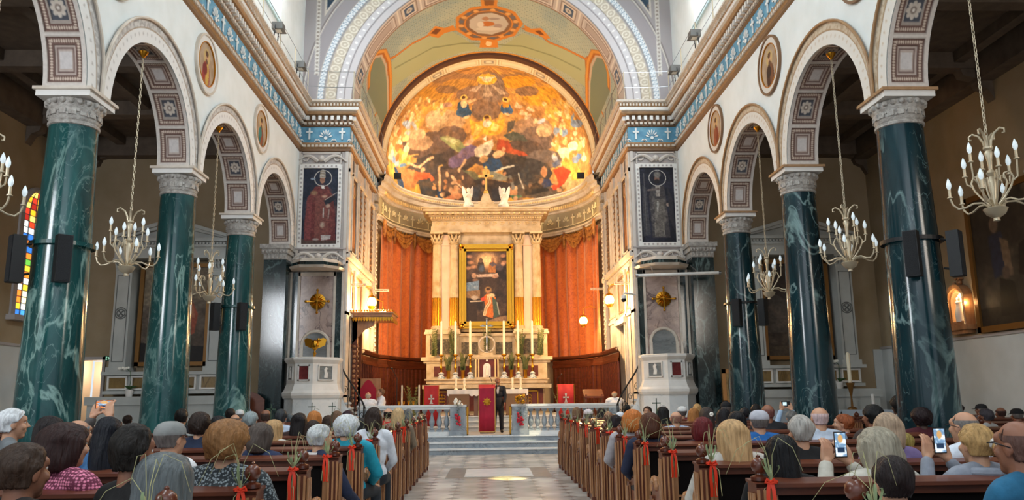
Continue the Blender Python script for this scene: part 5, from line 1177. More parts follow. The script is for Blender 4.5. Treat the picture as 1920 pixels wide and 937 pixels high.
# screen roller in front of the pulpit canopy
t = thing('projection_screen', 'rolled-up white projection screen tube hung before the pulpit canopy', 'projection screen', (4.62, 19.0, 4.32))
q = g(); q.tube([(-1.03, 0, -.03), (1.03, 0, .03)], .04, 12); q.build('housing', M_white, t, True)
q = g(); q.tube([(-1.06, 0, -.03), (-1.0, 0, -.03)], .047, 12); q.tube([(1.0, 0, .03), (1.06, 0, .03)], .047, 12); q.build('end_cap', M_steel, t, True)
q = g(); q.tube([(-.6, 0, .02), (-.6, .45, .3)], .012, 6); q.tube([(.5, 0, .04), (.5, .75, .35)], .012, 6); q.build('bracket', M_steel, t)
t = thing('security_camera', 'white dome security camera on an arm beside the pulpit', 'camera', (3.7, 20.05, 3.95))
q = g(); q.tube([(.05, .05, 0), (-.1, -.05, .02), (-.28, -.15, .02), (-.3, -.16, -.05)], .025, 8); q.build('arm', M_white, t, True)
q = g(); q.lathe([(.001, .0), (.06, -.01), (.07, -.05), (.07, -.1)], (-.3, -.16, -.02), 16); q.build('housing', M_white, t, True)
q = g(); q.lathe([(.065, 0), (.06, -.05), (.035, -.08), (.001, -.09)], (-.3, -.16, -.12), 16); q.build('dome', M_black, t, True)

# ---- chancel side walls: pilasters, paintings, windows
for s in (-1, 1):
    q = g(); X = s * 3.75
    def sb(y0, y1, z0, z1, d, mi=0): q.box(min(X, X - s * d), max(X, X - s * d), y0, y1, z0, z1, mi)
    for y0, y1 in ((20.17, 20.5), (20.9 if 0 else 21.3, 21.5), (22.75, 23.0), (23.2, 23.45), (24.4, 24.55), (25.1, 25.3)): sb(y0, y1, 5.1, 7.84, .05, 0)
    sb(20.17, 25.3, 5.0, 5.14, .1, 0); sb(20.17, 25.3, 4.84, 4.92, .06, 0); sb(20.17, 25.3, 3.52, 3.6, .05, 0); sb(20.17, 25.3, 7.3, 7.4, .06, 0)
    for y0, y1 in ((20.17, 20.6), (21.35, 21.5), (22.75, 23.1), (24.7, 24.9)): sb(y0, y1, .43, 4.9, .05, 0)
    for y0, y1 in ((20.7, 21.25), (21.6, 22.65), (23.2, 24.6)):
        for a, b_, c_, d in ((y0, y1, 4.66, 4.72), (y0, y1, 3.7, 3.76), (y0, y0 + .06, 3.7, 4.72), (y1 - .06, y1, 3.7, 4.72)): sb(a, b_, c_, d, .03, 1)
    trim(q, [M_cream, M_ochre])
    tt = thing('chancel_wall_painting', 'narrow tall painting of a standing figure on the chancel wall, %s' % SD[s], 'painting', (s * 3.72, 20.87, 6.25))
    c = CV(40, 130, '#4A3226'); c.cloud('#6E4C34', 14, .4, .7, 3); c.poly([(12, 30), (28, 30), (33, 120), (8, 120)], '#8A5A38'); c.ell(20, 20, 7, 9, '#B98A68'); c.line([(26, 40), (30, 110)], 5, '#A87A50'); c.ring(20, 20, 12, 12, 2, '#C9A45C')
    painted('canvas', c.grain(.2, 4), (lambda U, V: (-s * .02 + 0 * U, .32 - .64 * U if s > 0 else -.32 + .64 * U, 1.02 - 2.04 * V)), 24, 60, tt)
    q = g()
    for a in ((-.38, -.32, -1.08, 1.08), (.32, .38, -1.08, 1.08), (-.38, .38, 1.02, 1.08), (-.38, .38, -1.08, -1.02)): q.box(*sorted((s * .03, -s * .05)), *a)
    q.build('frame', M_cream, tt)
    for k, (y0, y1, lb) in enumerate(((21.55, 22.05, 'nearer'), (22.25, 22.7, 'second'), (23.5, 24.3, 'farther'))):
        tt = thing('grille_window', '%s tall window with carved brown grille in the chancel wall, %s' % (lb, SD[s]), 'window', (s * 3.72, (y0 + y1) / 2, 6.22), group='chancel grille windows'); w = (y1 - y0) / 2
        q = g(); q.box(*sorted((s * .03, -s * .01)), -w, w, -1.05, 1.05); q.build('recess', mat('dark_brown_recess', '#3A2418', .7), tt)
        q = g()
        for j in range(12):
            z = -.97 + j * .177; q.ball((-s * .03, 0, z), .055, 6); q.box(*sorted((-s * .02, -s * .035)), -w, w, z + .08, z + .095)
        q.tube([(-s * .03, 0, -1), (-s * .03, 0, 1)], .03, 6); q.build('carved_grille', M_brown, tt, True)
        q = g()
        for sg in (-1, 1): q.box(*sorted((s * .0, -s * .07)), *sorted((sg * w, sg * (w + .06))), -1.1, 1.1)
        q.box(*sorted((s * .0, -s * .09)), -w - .08, w + .08, 1.05, 1.14); q.box(*sorted((0, -s * .06)), -w - .08, w + .08, -1.14, -1.05); q.build('surround', M_cream, tt)
    if 1:
        tt = thing('chancel_pilaster', 'carved ornamental pilaster at the mouth of the apse, %s' % SD[s], 'pilaster', (s * 3.74, 24.75, 0))
        q = g(); q.box(*sorted((0, -s * .1)), -.18, .18, 2.7, 7.3)
        q.build('shaft', M_taupe, tt); q = g()
        for j in range(30):
            z = 2.85 + j * .15; q.ball((-s * .105, 0, z), .045, 5)
            for sg in (-1, 1): q.obox((-s * .105, sg * .09, z + .05), (.012, .05, .018), 0, 0, Matrix.Rotation(sg * .6, 3, 'X'))
        q.build('arabesque', M_cream, tt, True); q = g(); q.box(*sorted((0, -s * .16)), -.24, .24, 7.3, 7.5); q.box(*sorted((0, -s * .14)), -.22, .22, 7.62, 7.84); q.build('capital', M_cap, tt)
# doorway on the screen side
d = g()
for a in ((21.42, 21.52, .43, 3.5), (22.73, 22.83, .43, 3.5)): d.box(3.66, 3.78, *a)
d.box(3.62, 3.78, 21.36, 22.9, 3.36, 3.52); o = d.build('door_1', M_cream, kind='structure')
d = g(); d.box(4.02, 4.06, 21.5, 22.75, .43, 3.4); d.build('door_leaf', mat('dark_doorway_wood', '#2A1A12', .6), o)

# glowing globe lanterns
def lantern(loc, lab, pw):
    t = thing('globe_lantern', lab, 'lantern', loc, group='warm glowing lanterns')
    q = g(); q.ball((0, 0, 0), .13, 12, sz=1.15); q.build('globe', mat('lit_globe', '#FFE2A8', .4, emit=([1, .80, .45], 11)), t, True)
    q = g(); q.lathe([(.05, -.2), (.1, -.15), (.12, -.11)], n=16); q.lathe([(.12, .12), (.09, .17), (.03, .2), (.02, .26)], n=16)
    for k in range(6): a = PI * k / 3; q.tube([(.135 * math.cos(a) * math.sin(b_), .135 * math.sin(a) * math.sin(b_), .16 * math.cos(b_)) for b_ in [.4 + 2.3 * j / 8 for j in range(9)]], .006, 5)
    q.build('cage', M_gold, t, True)
    q = g(); q.tube([(0, 0, .2), (0, 0, .4), ((.25 if loc[0] > 0 else -.25), .05, .5), ((.42 if loc[0] > 0 else -.42), .08, .42)], .014, 6); q.build('arm', M_gold, t, True)
    p = point('lantern_light', (loc[0] - (.25 if loc[0] > 0 else -.25), loc[1] - .25, loc[2] - .1), pw, (1, .62, .26), .12); return t
lantern((-3.32, 21.9, 4.03), 'glowing lantern above the carved wooden throne canopy', 330)
lantern((3.30, 21.6, 4.0), 'glowing lantern above the doorway near the security camera', 330)
lantern((3.05, 25.6, 3.8), 'glowing lantern in front of the orange curtain beside the altar', 190)
lantern((-3.3, 24.1, 3.9), 'half-hidden lantern behind the throne canopy on the chancel wall', 230)
for s in (-1, 1):
    for k, (y, z, x) in enumerate(((20.9, 4.35, 3.3), (25.0, 4.75, 3.2))):
        tt = tag(g().obox((0, 0, 0), (.2, .015, .012)).obox((0, 0, .05), (.2, .015, .012)).obox((-.2, 0, .025), (.012, .015, .04)).obox((.2, 0, .025), (.012, .015, .04)).tube([(-.13 + .05 * math.cos(a), 0, .025 + .02 * math.sin(a)) for a in [i * .7 for i in range(10)]], .006, 4).tube([(.0 + .05 * math.cos(a), 0, .025 + .02 * math.sin(a)) for a in [i * .7 for i in range(10)]], .006, 4).tube([(.13 + .05 * math.cos(a), 0, .025 + .02 * math.sin(a)) for a in [i * .7 for i in range(10)]], .006, 4).build('wall_bracket', M_cream, loc=(s * (x + .25), y, z)),
                 'small openwork bracket on the chancel wall, %s, %s' % (SD[s], ('near the pulpit', 'near the curtain')[k]), 'bracket')
# ================================================================= APSE: curtains, panelling, high altar
mcu = bpy.data.materials.new('orange_damask'); mcu.use_nodes = True; nt = mcu.node_tree; b = nt.nodes['Principled BSDF']; L = nt.links; N = nt.nodes.new
tc = N('ShaderNodeTexCoord'); vo = N('ShaderNodeTexVoronoi'); vo.inputs['Scale'].default_value = 3.2; vo.inputs['Randomness'].default_value = .35; no = N('ShaderNodeTexNoise'); no.inputs['Scale'].default_value = 9; no.inputs['Detail'].default_value = 3; no.inputs['Distortion'].default_value = 1.5
L.new(tc.outputs['Object'], vo.inputs['Vector']); L.new(tc.outputs['Object'], no.inputs['Vector'])
sm = N('ShaderNodeMath'); sm.operation = 'MULTIPLY'; sm.inputs[0].default_value = .38; L.new(no.outputs[0], sm.inputs[1])
rp = N('ShaderNodeValToRGB'); e = rp.color_ramp.elements; e[0].position = .12; e[0].color = (*H('#8A3A10'), 1); e[1].position = .3; e[1].color = (*H('#B8621E'), 1); x_ = e.new(.17); x_.color = (*H('#A44C16'), 1)
L.new(sm.outputs[0], rp.inputs[0]); L.new(rp.outputs[0], b.inputs['Base Color']); b.inputs['Roughness'].default_value = .55; b.inputs['Sheen Weight'].default_value = .3
def curtain(a0, a1, lab, seed):
    R = random.Random(seed); ph = [R.uniform(0, 6) for _ in range(4)]
    q = g(); n, m = 120, 26
    def pt(i, j):
        u, v = i / n, j / m; a = a0 + (a1 - a0) * u; z = 7.0 + (2.62 - 7.0) * v
        k = .05 * math.sin(u * 44 + ph[0] + .7 * math.sin(v * 3 + u * 6)) + .035 * math.sin(u * 21 + ph[1]) + .012 * math.sin(u * 90 + ph[2])
        r = 3.58 - k * (.7 + .5 * v); return (r * math.cos(a), 25.6 + r * math.sin(a), z)
    q.add([pt(i, j) for j in range(m + 1) for i in range(n + 1)], [(j * (n + 1) + i, j * (n + 1) + i + 1, (j + 1) * (n + 1) + i + 1, (j + 1) * (n + 1) + i) for j in range(m) for i in range(n)])
    t = thing('apse_curtain', lab, 'curtain', (0, 0, 0)); q.build('drape', mcu, t, True)
    q = g(); ns = 3                                     # looped valance
    for k in range(ns):
        b0, b1 = a0 + (a1 - a0) * k / ns, a0 + (a1 - a0) * (k + 1) / ns
        rows, cl = 7, 14; P = []
        for j in range(rows + 1):
            for i in range(cl + 1):
                u, v = i / cl, j / rows; a = b0 + (b1 - b0) * u; sag = math.sin(PI * u); z = 7.18 - .1 * v - sag * (.12 + .36 * v) - .04 * math.sin(v * 14) * sag
                r = 3.52 - .06 * sag - .02 * math.sin(v * 14); P.append((r * math.cos(a), 25.6 + r * math.sin(a), z))
        q.add(P, [(j * (cl + 1) + i, j * (cl + 1) + i + 1, (j + 1) * (cl + 1) + i + 1, (j + 1) * (cl + 1) + i) for j in range(rows) for i in range(cl)])
        for bb in (b0, b1):
            q.tube([(3.48 * math.cos(bb), 25.6 + 3.48 * math.sin(bb), 7.22 - .12 * j) for j in range(6)], [.04, .06, .07, .06, .05, .02], 8)
    q.build('valance', mat('gold_valance_fabric', '#B07A3A', .5, noise=(10, '#6E3A1E', .35, .65)), t, True)
    q = g()
    for k in range(22):
        a = a0 + (a1 - a0) * (k + .5) / 22; q.tube([(3.5 * math.cos(a + .02 * math.sin(w_)), 25.6 + 3.5 * math.sin(a + .02 * math.sin(w_)), 7.11 + .035 * math.cos(w_)) for w_ in [j * .9 for j in range(7)]], .012, 5)
    q.build('valance_scrolls', M_gilt, t, True)
curtain(-.02, PI * .33, 'orange damask curtain beside the high altar, projection-screen side', 2)
curtain(PI * .67, PI + .02, 'orange damask curtain beside the high altar, open-door side', 5)
# curved wood panelling
for s in (-1, 1):
    t = thing('choir_panelling', 'curved dark wood choir panelling below the curtain, %s' % SD[s], 'panelling', (0, 0, 0))
    pts = [(s * 3.66, 22.3), (s * 3.62, 25.2)] + [(s * 3.40 * math.cos(a), 25.6 + 3.4 * math.sin(a)) for a in [j * PI / 2 * .54 / 14 for j in range(1, 15)]]
    q = g(); sgn = 1 if s < 0 else -1
    q.sweep(pts, [(0, .43), (-sgn * .02 * -1 * 0, .43), (0, 2.6)]); 
    def off(o): return [(-o * (1 if s < 0 else -1), 0)]
    k_ = -1 if s < 0 else 1
    q = g(); q.sweep(pts, [(0, 2.6), (0, .43), (k_ * .03, .43), (k_ * .03, 2.6)]); q.sweep(pts, [(k_ * .0, 2.62), (k_ * .1, 2.66), (k_ * .12, 2.72), (k_ * .12, 2.75), (0, 2.75)]); q.sweep(pts, [(k_ * .03, .43), (k_ * .07, .43), (k_ * .07, .7), (k_ * .03, .72)]); q.sweep(pts, [(k_ * .03, 2.35), (k_ * .06, 2.36), (k_ * .06, 2.45), (k_ * .03, 2.46)])
    q.build('boarding', M_wood, t)
    q = g(); tot = 0
    for (xa, ya), (xb, yb) in zip(pts[:-1], pts[1:]):
        dd = Vector((xb - xa, yb - ya)); n_ = max(1, round(dd.length / .3))
        for j in range(n_):
            c = Vector((xa, ya)) + dd * (j + .5) / n_; a = math.atan2(dd.y, dd.x); nr = Vector((-dd.y, dd.x)).normalized() * k_
            q.obox((c.x + nr.x * .045, c.y + nr.y * .045, 1.52), (.035, .025, .83), a)
    q.build('stiles', M_wood, t)

# high altar retable
YA = 27.0; AX = -.12
M_alt = mat('altar_stone', '#CDBA9A', .45, noise=(4, '#AA9068', .38, .72))  # darker noise is warm brown dirt plus shading put into the stone colour
t = thing('high_altar_retable', 'tall cream stone retable with four columns behind the altar', 'altar', (AX, YA, 0)); RT = t
q = g(); q.box(-1.72, 1.72, .12, 1.1, 3.6, 7.06); q.build('back_wall', M_alt, t)
q = g()
q.box(-1.93, 1.93, -.1, 1.1, 7.06, 7.28); q.box(-1.9, 1.9, -.07, 1.1, 7.28, 7.48); q.box(-1.93, 1.93, -.12, 1.1, 7.48, 7.52); q.box(-2.0, 2.0, -.2, 1.1, 7.6, 7.66); q.box(-2.12, 2.12, -.3, 1.1, 7.66, 7.76); q.box(-2.2, 2.2, -.38, 1.1, 7.76, 7.84); q.box(-2.24, 2.24, -.42, 1.1, 7.84, 7.9); q.box(-1.95, 1.95, -.14, 1.1, 7.52, 7.6)
q.build('entablature', M_alt, t)
q = g()
for k in range(46): q.obox((-1.9 + 3.8 * k / 45, -.17, 7.56), (.022, .03, .028))
for k in range(24): q.obox((-2.05 + 4.1 * k / 23, -.3, 7.69), (.03, .07, .03))
for k in range(13):
    x = -1.7 + 3.4 * k / 12; q.tube([(x + .1 * math.cos(a) * (1 - i / 16), -.08, 7.38 + .06 * math.sin(a) * (1 - i / 16)) for i, a in enumerate([j * .75 for j in range(12)])], .012, 5)
q.build('entablature_ornament', mat('gilded_stone', '#E2C48C', .5), t)
for k, x in enumerate((-1.72, -1.12, 1.12, 1.74)):
    q = g(); n = 20; R = .165; prof = []
    vs = []; rows = [(3.78, R), (4.75, R), (4.76, R * .985), (6.62, R * .86)]
    for z, r in rows:
        for i in range(n * 3):
            a = 2 * PI * i / (n * 3); rr = r * (1 - .07 * (i % 3 == 1)); vs.append((x + rr * math.cos(a), -.02 + rr * math.sin(a), z))
    m_ = n * 3; q.add(vs[:2 * m_], [(i, (i + 1) % m_, (i + 1) % m_ + m_, i + m_) for i in range(m_)], 1); q.add(vs[2 * m_:], [(i, (i + 1) % m_, (i + 1) % m_ + m_, i + m_) for i in range(m_)], 0)
    co = q.build('column', [M_alt, M_gold], t)
    q = g(); q.lathe([(.22, 3.62), (.22, 3.68), (.19, 3.7), (.2, 3.74), (.165, 3.79)], (x, -.02, 0), 24); q.lathe([(.15, 6.62), (.17, 6.64), (.15, 6.66), (.16, 6.72)], (x, -.02, 0), 20)
    for lv, (z, r, h) in enumerate(((6.68, .16, .16), (6.8, .18, .16))):
        for j in range(8): a = PI * j / 4 + lv * PI / 8; q.tube([(x + (r - .02) * math.cos(a), -.02 + (r - .02) * math.sin(a), z), (x + (r + .01) * math.cos(a), -.02 + (r + .01) * math.sin(a), z + h * .7), (x + (r + .06) * math.cos(a), -.02 + (r + .06) * math.sin(a), z + h)], [.04, .035, .015], 6)
    q.box(x - .22, x + .22, -.24, .2, 6.99, 7.06); q.build('capital', M_alt, co, True)
for x in (-1.42, 1.44): q = g(); q.box(x - .15, x + .15, .0, .14, 3.62, 6.98); q.box(x - .18, x + .18, -.03, .14, 6.6, 6.64); q.build('pilaster', mat('blush_marble', '#D9BFA8', .3, noise=(3, '#CBA98C', .3, .8)), t)
# podium
q = g()
q.box(-2.0, 2.0, -.5, 1.1, 2.7, 3.45)
for x0, x1 in ((-2.03, -.94), (.94, 2.03)): q.box(x0, x1, -.62, 0, 2.7, 3.46); q.box(x0 - .06, x1 + .06, -.72, 0, 3.46, 3.54); q.box(x0 - .03, x1 + .03, -.66, 0, 3.54, 3.62)
q.box(-.96, .96, -.56, 0, 3.4, 3.5); q.box(-2.18, 2.18, -.8, 1.1, 2.58, 2.70); q.box(-2.1, 2.1, -.74, 1.1, 2.5, 2.58)
q.box(-2.0, 2.0, -.72, 1.1, 1.95, 2.5); q.build('podium', M_alt, t)
for x0, x1, y_, z_ in ((-1.9, -1.05, -.6, 3.3), (1.05, 1.9, -.6, 3.3), (-.85, -.3, -.48, 3.2), (.3, .85, -.48, 3.2)):
    q = g(); q.box(x0, x1, y_ - .045, y_, 2.8, z_); q.build('relief_panel', mat('dark_relief_bronze', '#4A4234', .5, noise=(16, '#7A6C54', .45, .65), bump=(25, 1)), t)
for x0, x1 in ((-1.75, -1.25), (-.95, -.55), (.55, .95), (1.2, 1.7)):
    q = g(); q.box(x0, x1, -.75, -.7, 2.06, 2.4); q.build('red_marble_panel', mat('red_marble', '#4E140C', .5, noise=(5, '#6A2414', .3, .7)), t)
# gradines and mensa
q = g(); q.box(-1.95, 1.95, -1.45, .5, 1.82, 1.95); q.box(-2.0, 2.0, -1.5, .5, 1.93, 1.97); q.box(-1.85, 1.85, -1.4, .5, .85, 1.82); q.box(-2.05, 2.05, -1.75, .3, 1.66, 1.78); q.build('mensa', M_alt, t)
q = g(); q.box(-1.8, 1.8, -1.46, -1.38, .95, 1.62); q.build('frontal', mat('red_marble', '#4E140C', .5), t)
q = g()
for x in (-1.45, 1.3):
    for a in ((-.34, -.31, 1.0, 1.58), (.31, .34, 1.0, 1.58), (-.34, .34, 1.55, 1.58), (-.34, .34, 1.0, 1.03)): q.box(x + a[0], x + a[1], -1.5, -1.44, a[2], a[3])
    for k in range(3): q.tube([(x + .12 * math.cos(a), -1.48, 1.2 + .1 * k + .07 * math.sin(a)) for a in [j * .6 for j in range(11)]], .014, 5)
    q.ball((x, -1.48, 1.46), .05, 6)
q.build('gilded_cartouche', M_gold, t, True)
# tabernacle
tb = thing('tabernacle', 'small temple-shaped tabernacle with white carved door on the altar', 'tabernacle', (AX, 25.75, 1.95))
q = g(); q.box(-.42, .42, 0, .5, 0, .07); q.box(-.42, .42, 0, .5, .64, .7); q.box(-.46, .46, -.04, .5, .7, .78); q.box(-.2, .2, .0, .4, .78, .86); q.build('body', M_alt, tb)
q = g(); q.box(-.38, .38, .03, .5, .07, .64); q.build('red_ground', mat('red_marble', '#4E140C', .5), tb)
q = g()
for x in (-.36, -.27, .27, .36): q.box(x - .02, x + .02, -.01, .03, .07, .64)
q.build('pilasters', mat('gilded_stone', '#E2C48C', .5), tb)
q = g(); q.prism([(-.12, .07), (.12, .07), (.12, .4)] + [(.12 * math.cos(PI * k / 10), .4 + .12 * math.sin(PI * k / 10)) for k in range(1, 10)] + [(-.12, .4)], lambda u, v, w: (u, .02 - w, v), 0, .03)
q.tube([(0, -.03, .12), (0, -.04, .3), (0, -.03, .38)], [.05, .04, .02], 8); q.ball((0, -.03, .41), .03, 6); q.ball((0, -.0, .6), .035, 6); q.build('carved_door', M_white, tb, True)
# crucifix
t = thing('altar_crucifix', 'tall silver crucifix standing on the tabernacle', 'crucifix', (AX, 25.9, 2.81))
q = g(); q.lathe([(.13, 0), (.13, .03), (.07, .06), (.04, .12), (.05, .2), (.025, .26), (.02, .34)], n=14); q.build('foot', M_steel, t, True)
q = g(); q.box(-.022, .022, -.015, .015, .3, 1.1); q.box(-.17, .17, -.015, .015, .86, .9)
for c in ((0, 1.12), (-.19, .88), (.19, .88)): q.ball((c[0], 0, c[1]), .035, 6)
q.ball((0, -.02, .95), .03, 6); q.tube([(0, -.03, .9), (0, -.04, .7), (0, -.03, .52)], [.035, .03, .015], 8); q.tube([(-.15, -.03, .92), (0, -.04, .87), (.15, -.03, .92)], .014, 6); q.build('cross', M_steel, t, True)
t = tag(g().tube([(.26 * math.cos(a), 0, .26 * math.sin(a)) for a in [2 * PI * j / 40 for j in range(41)]], .03, 8).build('halo_ring', M_cream, smooth=True, loc=(AX, 26.2, 3.1)), 'pale ring standing behind the silver crucifix', 'ring')
# big altar painting
t = thing('altarpiece_painting', 'large gold-framed painting with glowing sky and kneeling saint above the altar', 'painting', (AX + .0, 26.97, 5.15))
W_, H_ = 156, 262; c = CV(W_, H_, '#3A2C26'); c.cloud('#54423A', 30, .4, .65, 3); c.cloud('#241C1C', 40, .5, .7, 6)
c.ell(78, 40, 62, 46, '#D9A070', .9); c.ell(80, 34, 42, 34, '#F2CC98', .8)
for x, y in ((14, 22), (20, 44), (10, 64), (140, 20), (146, 44), (30, 60)): c.ell(x, y, 16, 9, '#A87A5C', .6)
c.poly([(44, 78), (46, 46), (56, 32), (68, 46), (74, 80)], '#3C3430'); c.ell(57, 36, 8, 10, '#6A5040'); c.ell(60, 66, 12, 16, '#4A5262', .4)
c.poly([(84, 80), (88, 48), (102, 36), (116, 50), (112, 82)], '#A0683A'); c.ell(102, 34, 7, 9, '#9C7454'); c.poly([(88, 50), (102, 42), (118, 52), (100, 60)], '#5C5058'); c.ell(126, 62, 18, 16, '#4A4048', .4); c.ell(140, 50, 10, 9, '#B78A70', .5)
c.poly([(40, 88), (120, 84), (124, 96), (44, 98)], '#B39A8C'); c.ell(32, 92, 12, 12, '#A8846C', .4); c.ell(110, 96, 14, 8, '#A8806C', .5); c.ell(36, 108, 14, 7, '#7A5C4C', .5)
c.poly([(2, 118), (50, 110), (50, 150), (2, 152)], '#5E7490'); c.cloud('#8896A8', 12, .5, .7, 8, .7, ((c.X < 50) & (c.Y > 116) & (c.Y < 150)) * 1.); c.poly([(2, 148), (54, 144), (54, 176), (2, 172)], '#7A6048')
c.ell(34, 172, 16, 10, '#A39488', .3); c.line([(18, 186), (64, 184)], 4, '#B8A898'); c.ell(84, 144, 15, 15, '#B08850', .5); c.ell(84, 146, 8, 10, '#9A6E50'); c.ell(84, 141, 8, 5, '#3A261C')
c.poly([(66, 170), (78, 158), (98, 158), (112, 172), (112, 200), (100, 246), (64, 236), (74, 204)], '#B4622A'); c.poly([(54, 176), (72, 166), (74, 182), (62, 186)], '#B4402A'); c.poly([(98, 166), (114, 182), (128, 236), (104, 246)], '#3A4A44'); c.line([(84, 166), (90, 190), (76, 208), (70, 232)], 11, '#CDB796'); c.line([(84, 170), (90, 190), (76, 208), (70, 232)], 3, '#9A7250'); c.ell(96, 164, 16, 9, '#C9B08C', .4)
c.line([(116, 190), (124, 232)], 4, '#8F9088'); c.poly([(90, 252), (130, 240), (156, 236), (156, 262), (80, 262)], '#7E6450'); c.poly([(0, 190), (40, 188), (44, 262), (0, 262)], '#2E221E')
painted('canvas', c.grain(.2, 4), flat(-.73, .73, -.05, 1.26, -1.26), 156, 262, t, .45)
q = g()
for (w, h, d, z) in ((.94, 1.46, .16, .05), (.86, 1.38, .2, .06), (.79, 1.31, .12, .07)):
    th = z + .02
    q.box(-w, w, -d, 0, h - th, h); q.box(-w, w, -d, 0, -h, -h + th); q.box(-w, -w + th, -d, 0, -h, h); q.box(w - th, w, -d, 0, -h, h)
for a in (-1, 1):
    for b_ in (-1, 1): q.ball((a * .88, -.19, b_ * 1.4), .08, 6); q.ball((a * .8, -.18, b_ * 1.4), .045, 5); q.ball((a * .88, -.18, b_ * 1.3), .045, 5)
q.build('gilded_frame', M_gold, t)
q = g(); q.box(-.8, .8, -.04, -.01, -1.3, 1.3); q.build('backing', M_brown, t)
# cross and angels on the retable
t = thing('crowning_cross', 'gilded cross on a stepped pedestal crowning the retable', 'cross', (AX, 26.8, 7.9))
q = g(); q.box(-.42, .42, -.2, .2, 0, .1); q.box(-.28, .28, -.16, .16, .1, .22); q.prism([(-.2, .22), (.2, .22), (.1, .5), (-.1, .5)], lambda u, v, w: (u, w, v), -.12, .12); q.build('pedestal', M_alt, t)
q = g(); q.ball((0, 0, .57), .09, 8); q.box(-.04, .04, -.03, .03, .6, 1.45); q.box(-.2, .2, -.03, .03, 1.12, 1.2)
for c_ in ((0, 1.48), (-.22, 1.16), (.22, 1.16)): q.ball((c_[0], 0, c_[1]), .055, 6)
q.build('cross', mat('pale_gold', '#E0B868', .35, .6), t, True)
for s in (-1, 1):
    t = thing('kneeling_angel', 'white kneeling angel statue %s the crowning cross' % ('on the open-door side of' if s < 0 else 'on the screen side of'), 'statue', (AX + s * .62, 26.8, 7.9))
    q = g(); q.lathe([(.001, 0), (.17, .0), (.19, .08), (.15, .18), (.1, .28), (.085, .36), (.1, .44), (.095, .5), (.05, .55), (.035, .58)], n=16, sy=.85); q.ball((0, -.02, .645), .065, 8, sz=1.2); q.ball((0, .0, .67), .07, 8)
    for sg in (-1, 1): q.tube([(sg * .09, -.02, .49), (sg * .11, -.1, .38), (-s * .0 + sg * .02, -.17, .47)], [.04, .032, .022], 6)
    q.tube([(0, -.02, .2), (-s * .1, -.12, .1), (-s * .22, -.06, .05)], [.09, .07, .03], 8); q.build('figure', M_white, t, True)
    for sg in (-1, 1):
        q = g(); q.prism([(.02, .42), (.06, .6), (.14, .76), (.21, .84), (.24, .74), (.22, .56), (.16, .36), (.1, .2), (.07, .3)], lambda u, v, w: (sg * u * .85 + s * .03, .07 + u * .25 + w, v), 0, .03); q.build('wing', M_white, t)

# candles, vases and pots on the gradine
ck = None
for k, x in enumerate((-1.6, -1.14, -.66, .44, .90, 1.36)):
    wh = ['outermost on the open-door side', 'second from the open-door side', 'next to the tabernacle, open-door side', 'next to the tabernacle, screen side', 'second from the screen side', 'outermost on the screen side'][k]
    lb = 'tall altar candle on a gilded candlestick, %s' % wh
    if ck: dup(ck, (x, 25.75, 1.97), label=lb)
    else:
        ck = t = thing('altar_candlestick', lb, 'candlestick', (x, 25.75, 1.97), group='six tall altar candles')
        q = g(); q.lathe([(.13, 0), (.13, .05), (.09, .08), (.07, .13), (.1, .17), (.04, .22)], n=14); q.build('base', mat('blue_white_porcelain', '#C9CED2', .25, noise=(14, '#7E90A0', .5, .6)), t, True)
        q = g(); q.lathe([(.04, .2), (.03, .3), (.055, .36), (.03, .42), (.025, .6), (.05, .64), (.03, .7), (.09, .76), (.09, .78), (.03, .8)], n=14); q.build('stem', M_gold, t, True)
        q = g(); q.lathe([(.04, .79), (.038, 1.85), (.01, 1.88)], n=12); q.build('candle', mat('candle_wax', '#F0E6CC', .5), t, True)
M_leaf = mat('olive_green_foliage', '#5F6A40', .6, noise=(8, '#7C7A4C', .4, .7))
def palm(q, c, n, h, spread, R, w=.025):
    for _ in range(n):
        a = R.uniform(0, 2 * PI); sp = spread * R.uniform(.4, 1); hh = h * R.uniform(.6, 1); P = []
        for j in range(5): u = j / 4; P.append(Vector((c[0] + sp * u ** 1.6 * math.cos(a), c[1] + sp * u ** 1.6 * math.sin(a) * .6, c[2] + hh * (u - .3 * u * u * sp / .3 * .5))))
        q.tube(P, [.006, .006, .005, .004, .002], 4)
        for j in range(1, 5):
            for k in range(3):
                p = P[j - 1].lerp(P[j], k / 3); d = (P[j] - P[j - 1]).normalized(); sd = Vector((-math.sin(a), math.cos(a), .2)) * w * 4 * (1.2 - j / 5)
                for sg in (-1, 1): q.add([p, p + sd * sg + d * .05, p + sd * sg * .6 + d * .08, p + d * .03], [(0, 1, 2, 3)])
vz = None
for k, x in enumerate((-1.37, -.9, .67, 1.13)):
    lb = 'gold pot with dry green branches, %s' % ['between the first two candles, open-door side', 'beside the third candle, open-door side', 'beside the fourth candle, screen side', 'between the last two candles, screen side'][k]
    if vz: dup(vz, (x, 25.8, 1.97), label=lb, rz=k)
    else:
        vz = t = thing('branch_vase', lb, 'vase', (x, 25.8, 1.97), group='gold pots with branches on the altar')
        q = g(); q.lathe([(.05, 0), (.06, .05), (.06, .24), (.075, .28)], n=14); q.build('pot', M_gold, t, True)
        q = g(); palm(q, (0, 0, .26), 16, .62, .26, random.Random(4)); q.build('branches', M_leaf, t)
for k, (x, y, h) in enumerate(((-1.85, 26.1, 1.1), (-1.25, 26.15, 1.0), (-.12, 26.35, 1.2), (1.0, 26.15, 1.0), (1.65, 26.1, 1.05))):
    t = tag((lambda q: (palm(q, (0, 0, 0), 9, h, .22, random.Random(k + 9), .03), q.build('palm_fronds', M_leaf, loc=(x, y, 2.72)))[1])(g()), 'upright palm fronds leaning against the retable, %s' % ['outermost, open-door side', 'inner, open-door side', 'behind the crucifix', 'inner, screen side', 'outermost, screen side'][k], 'plant')
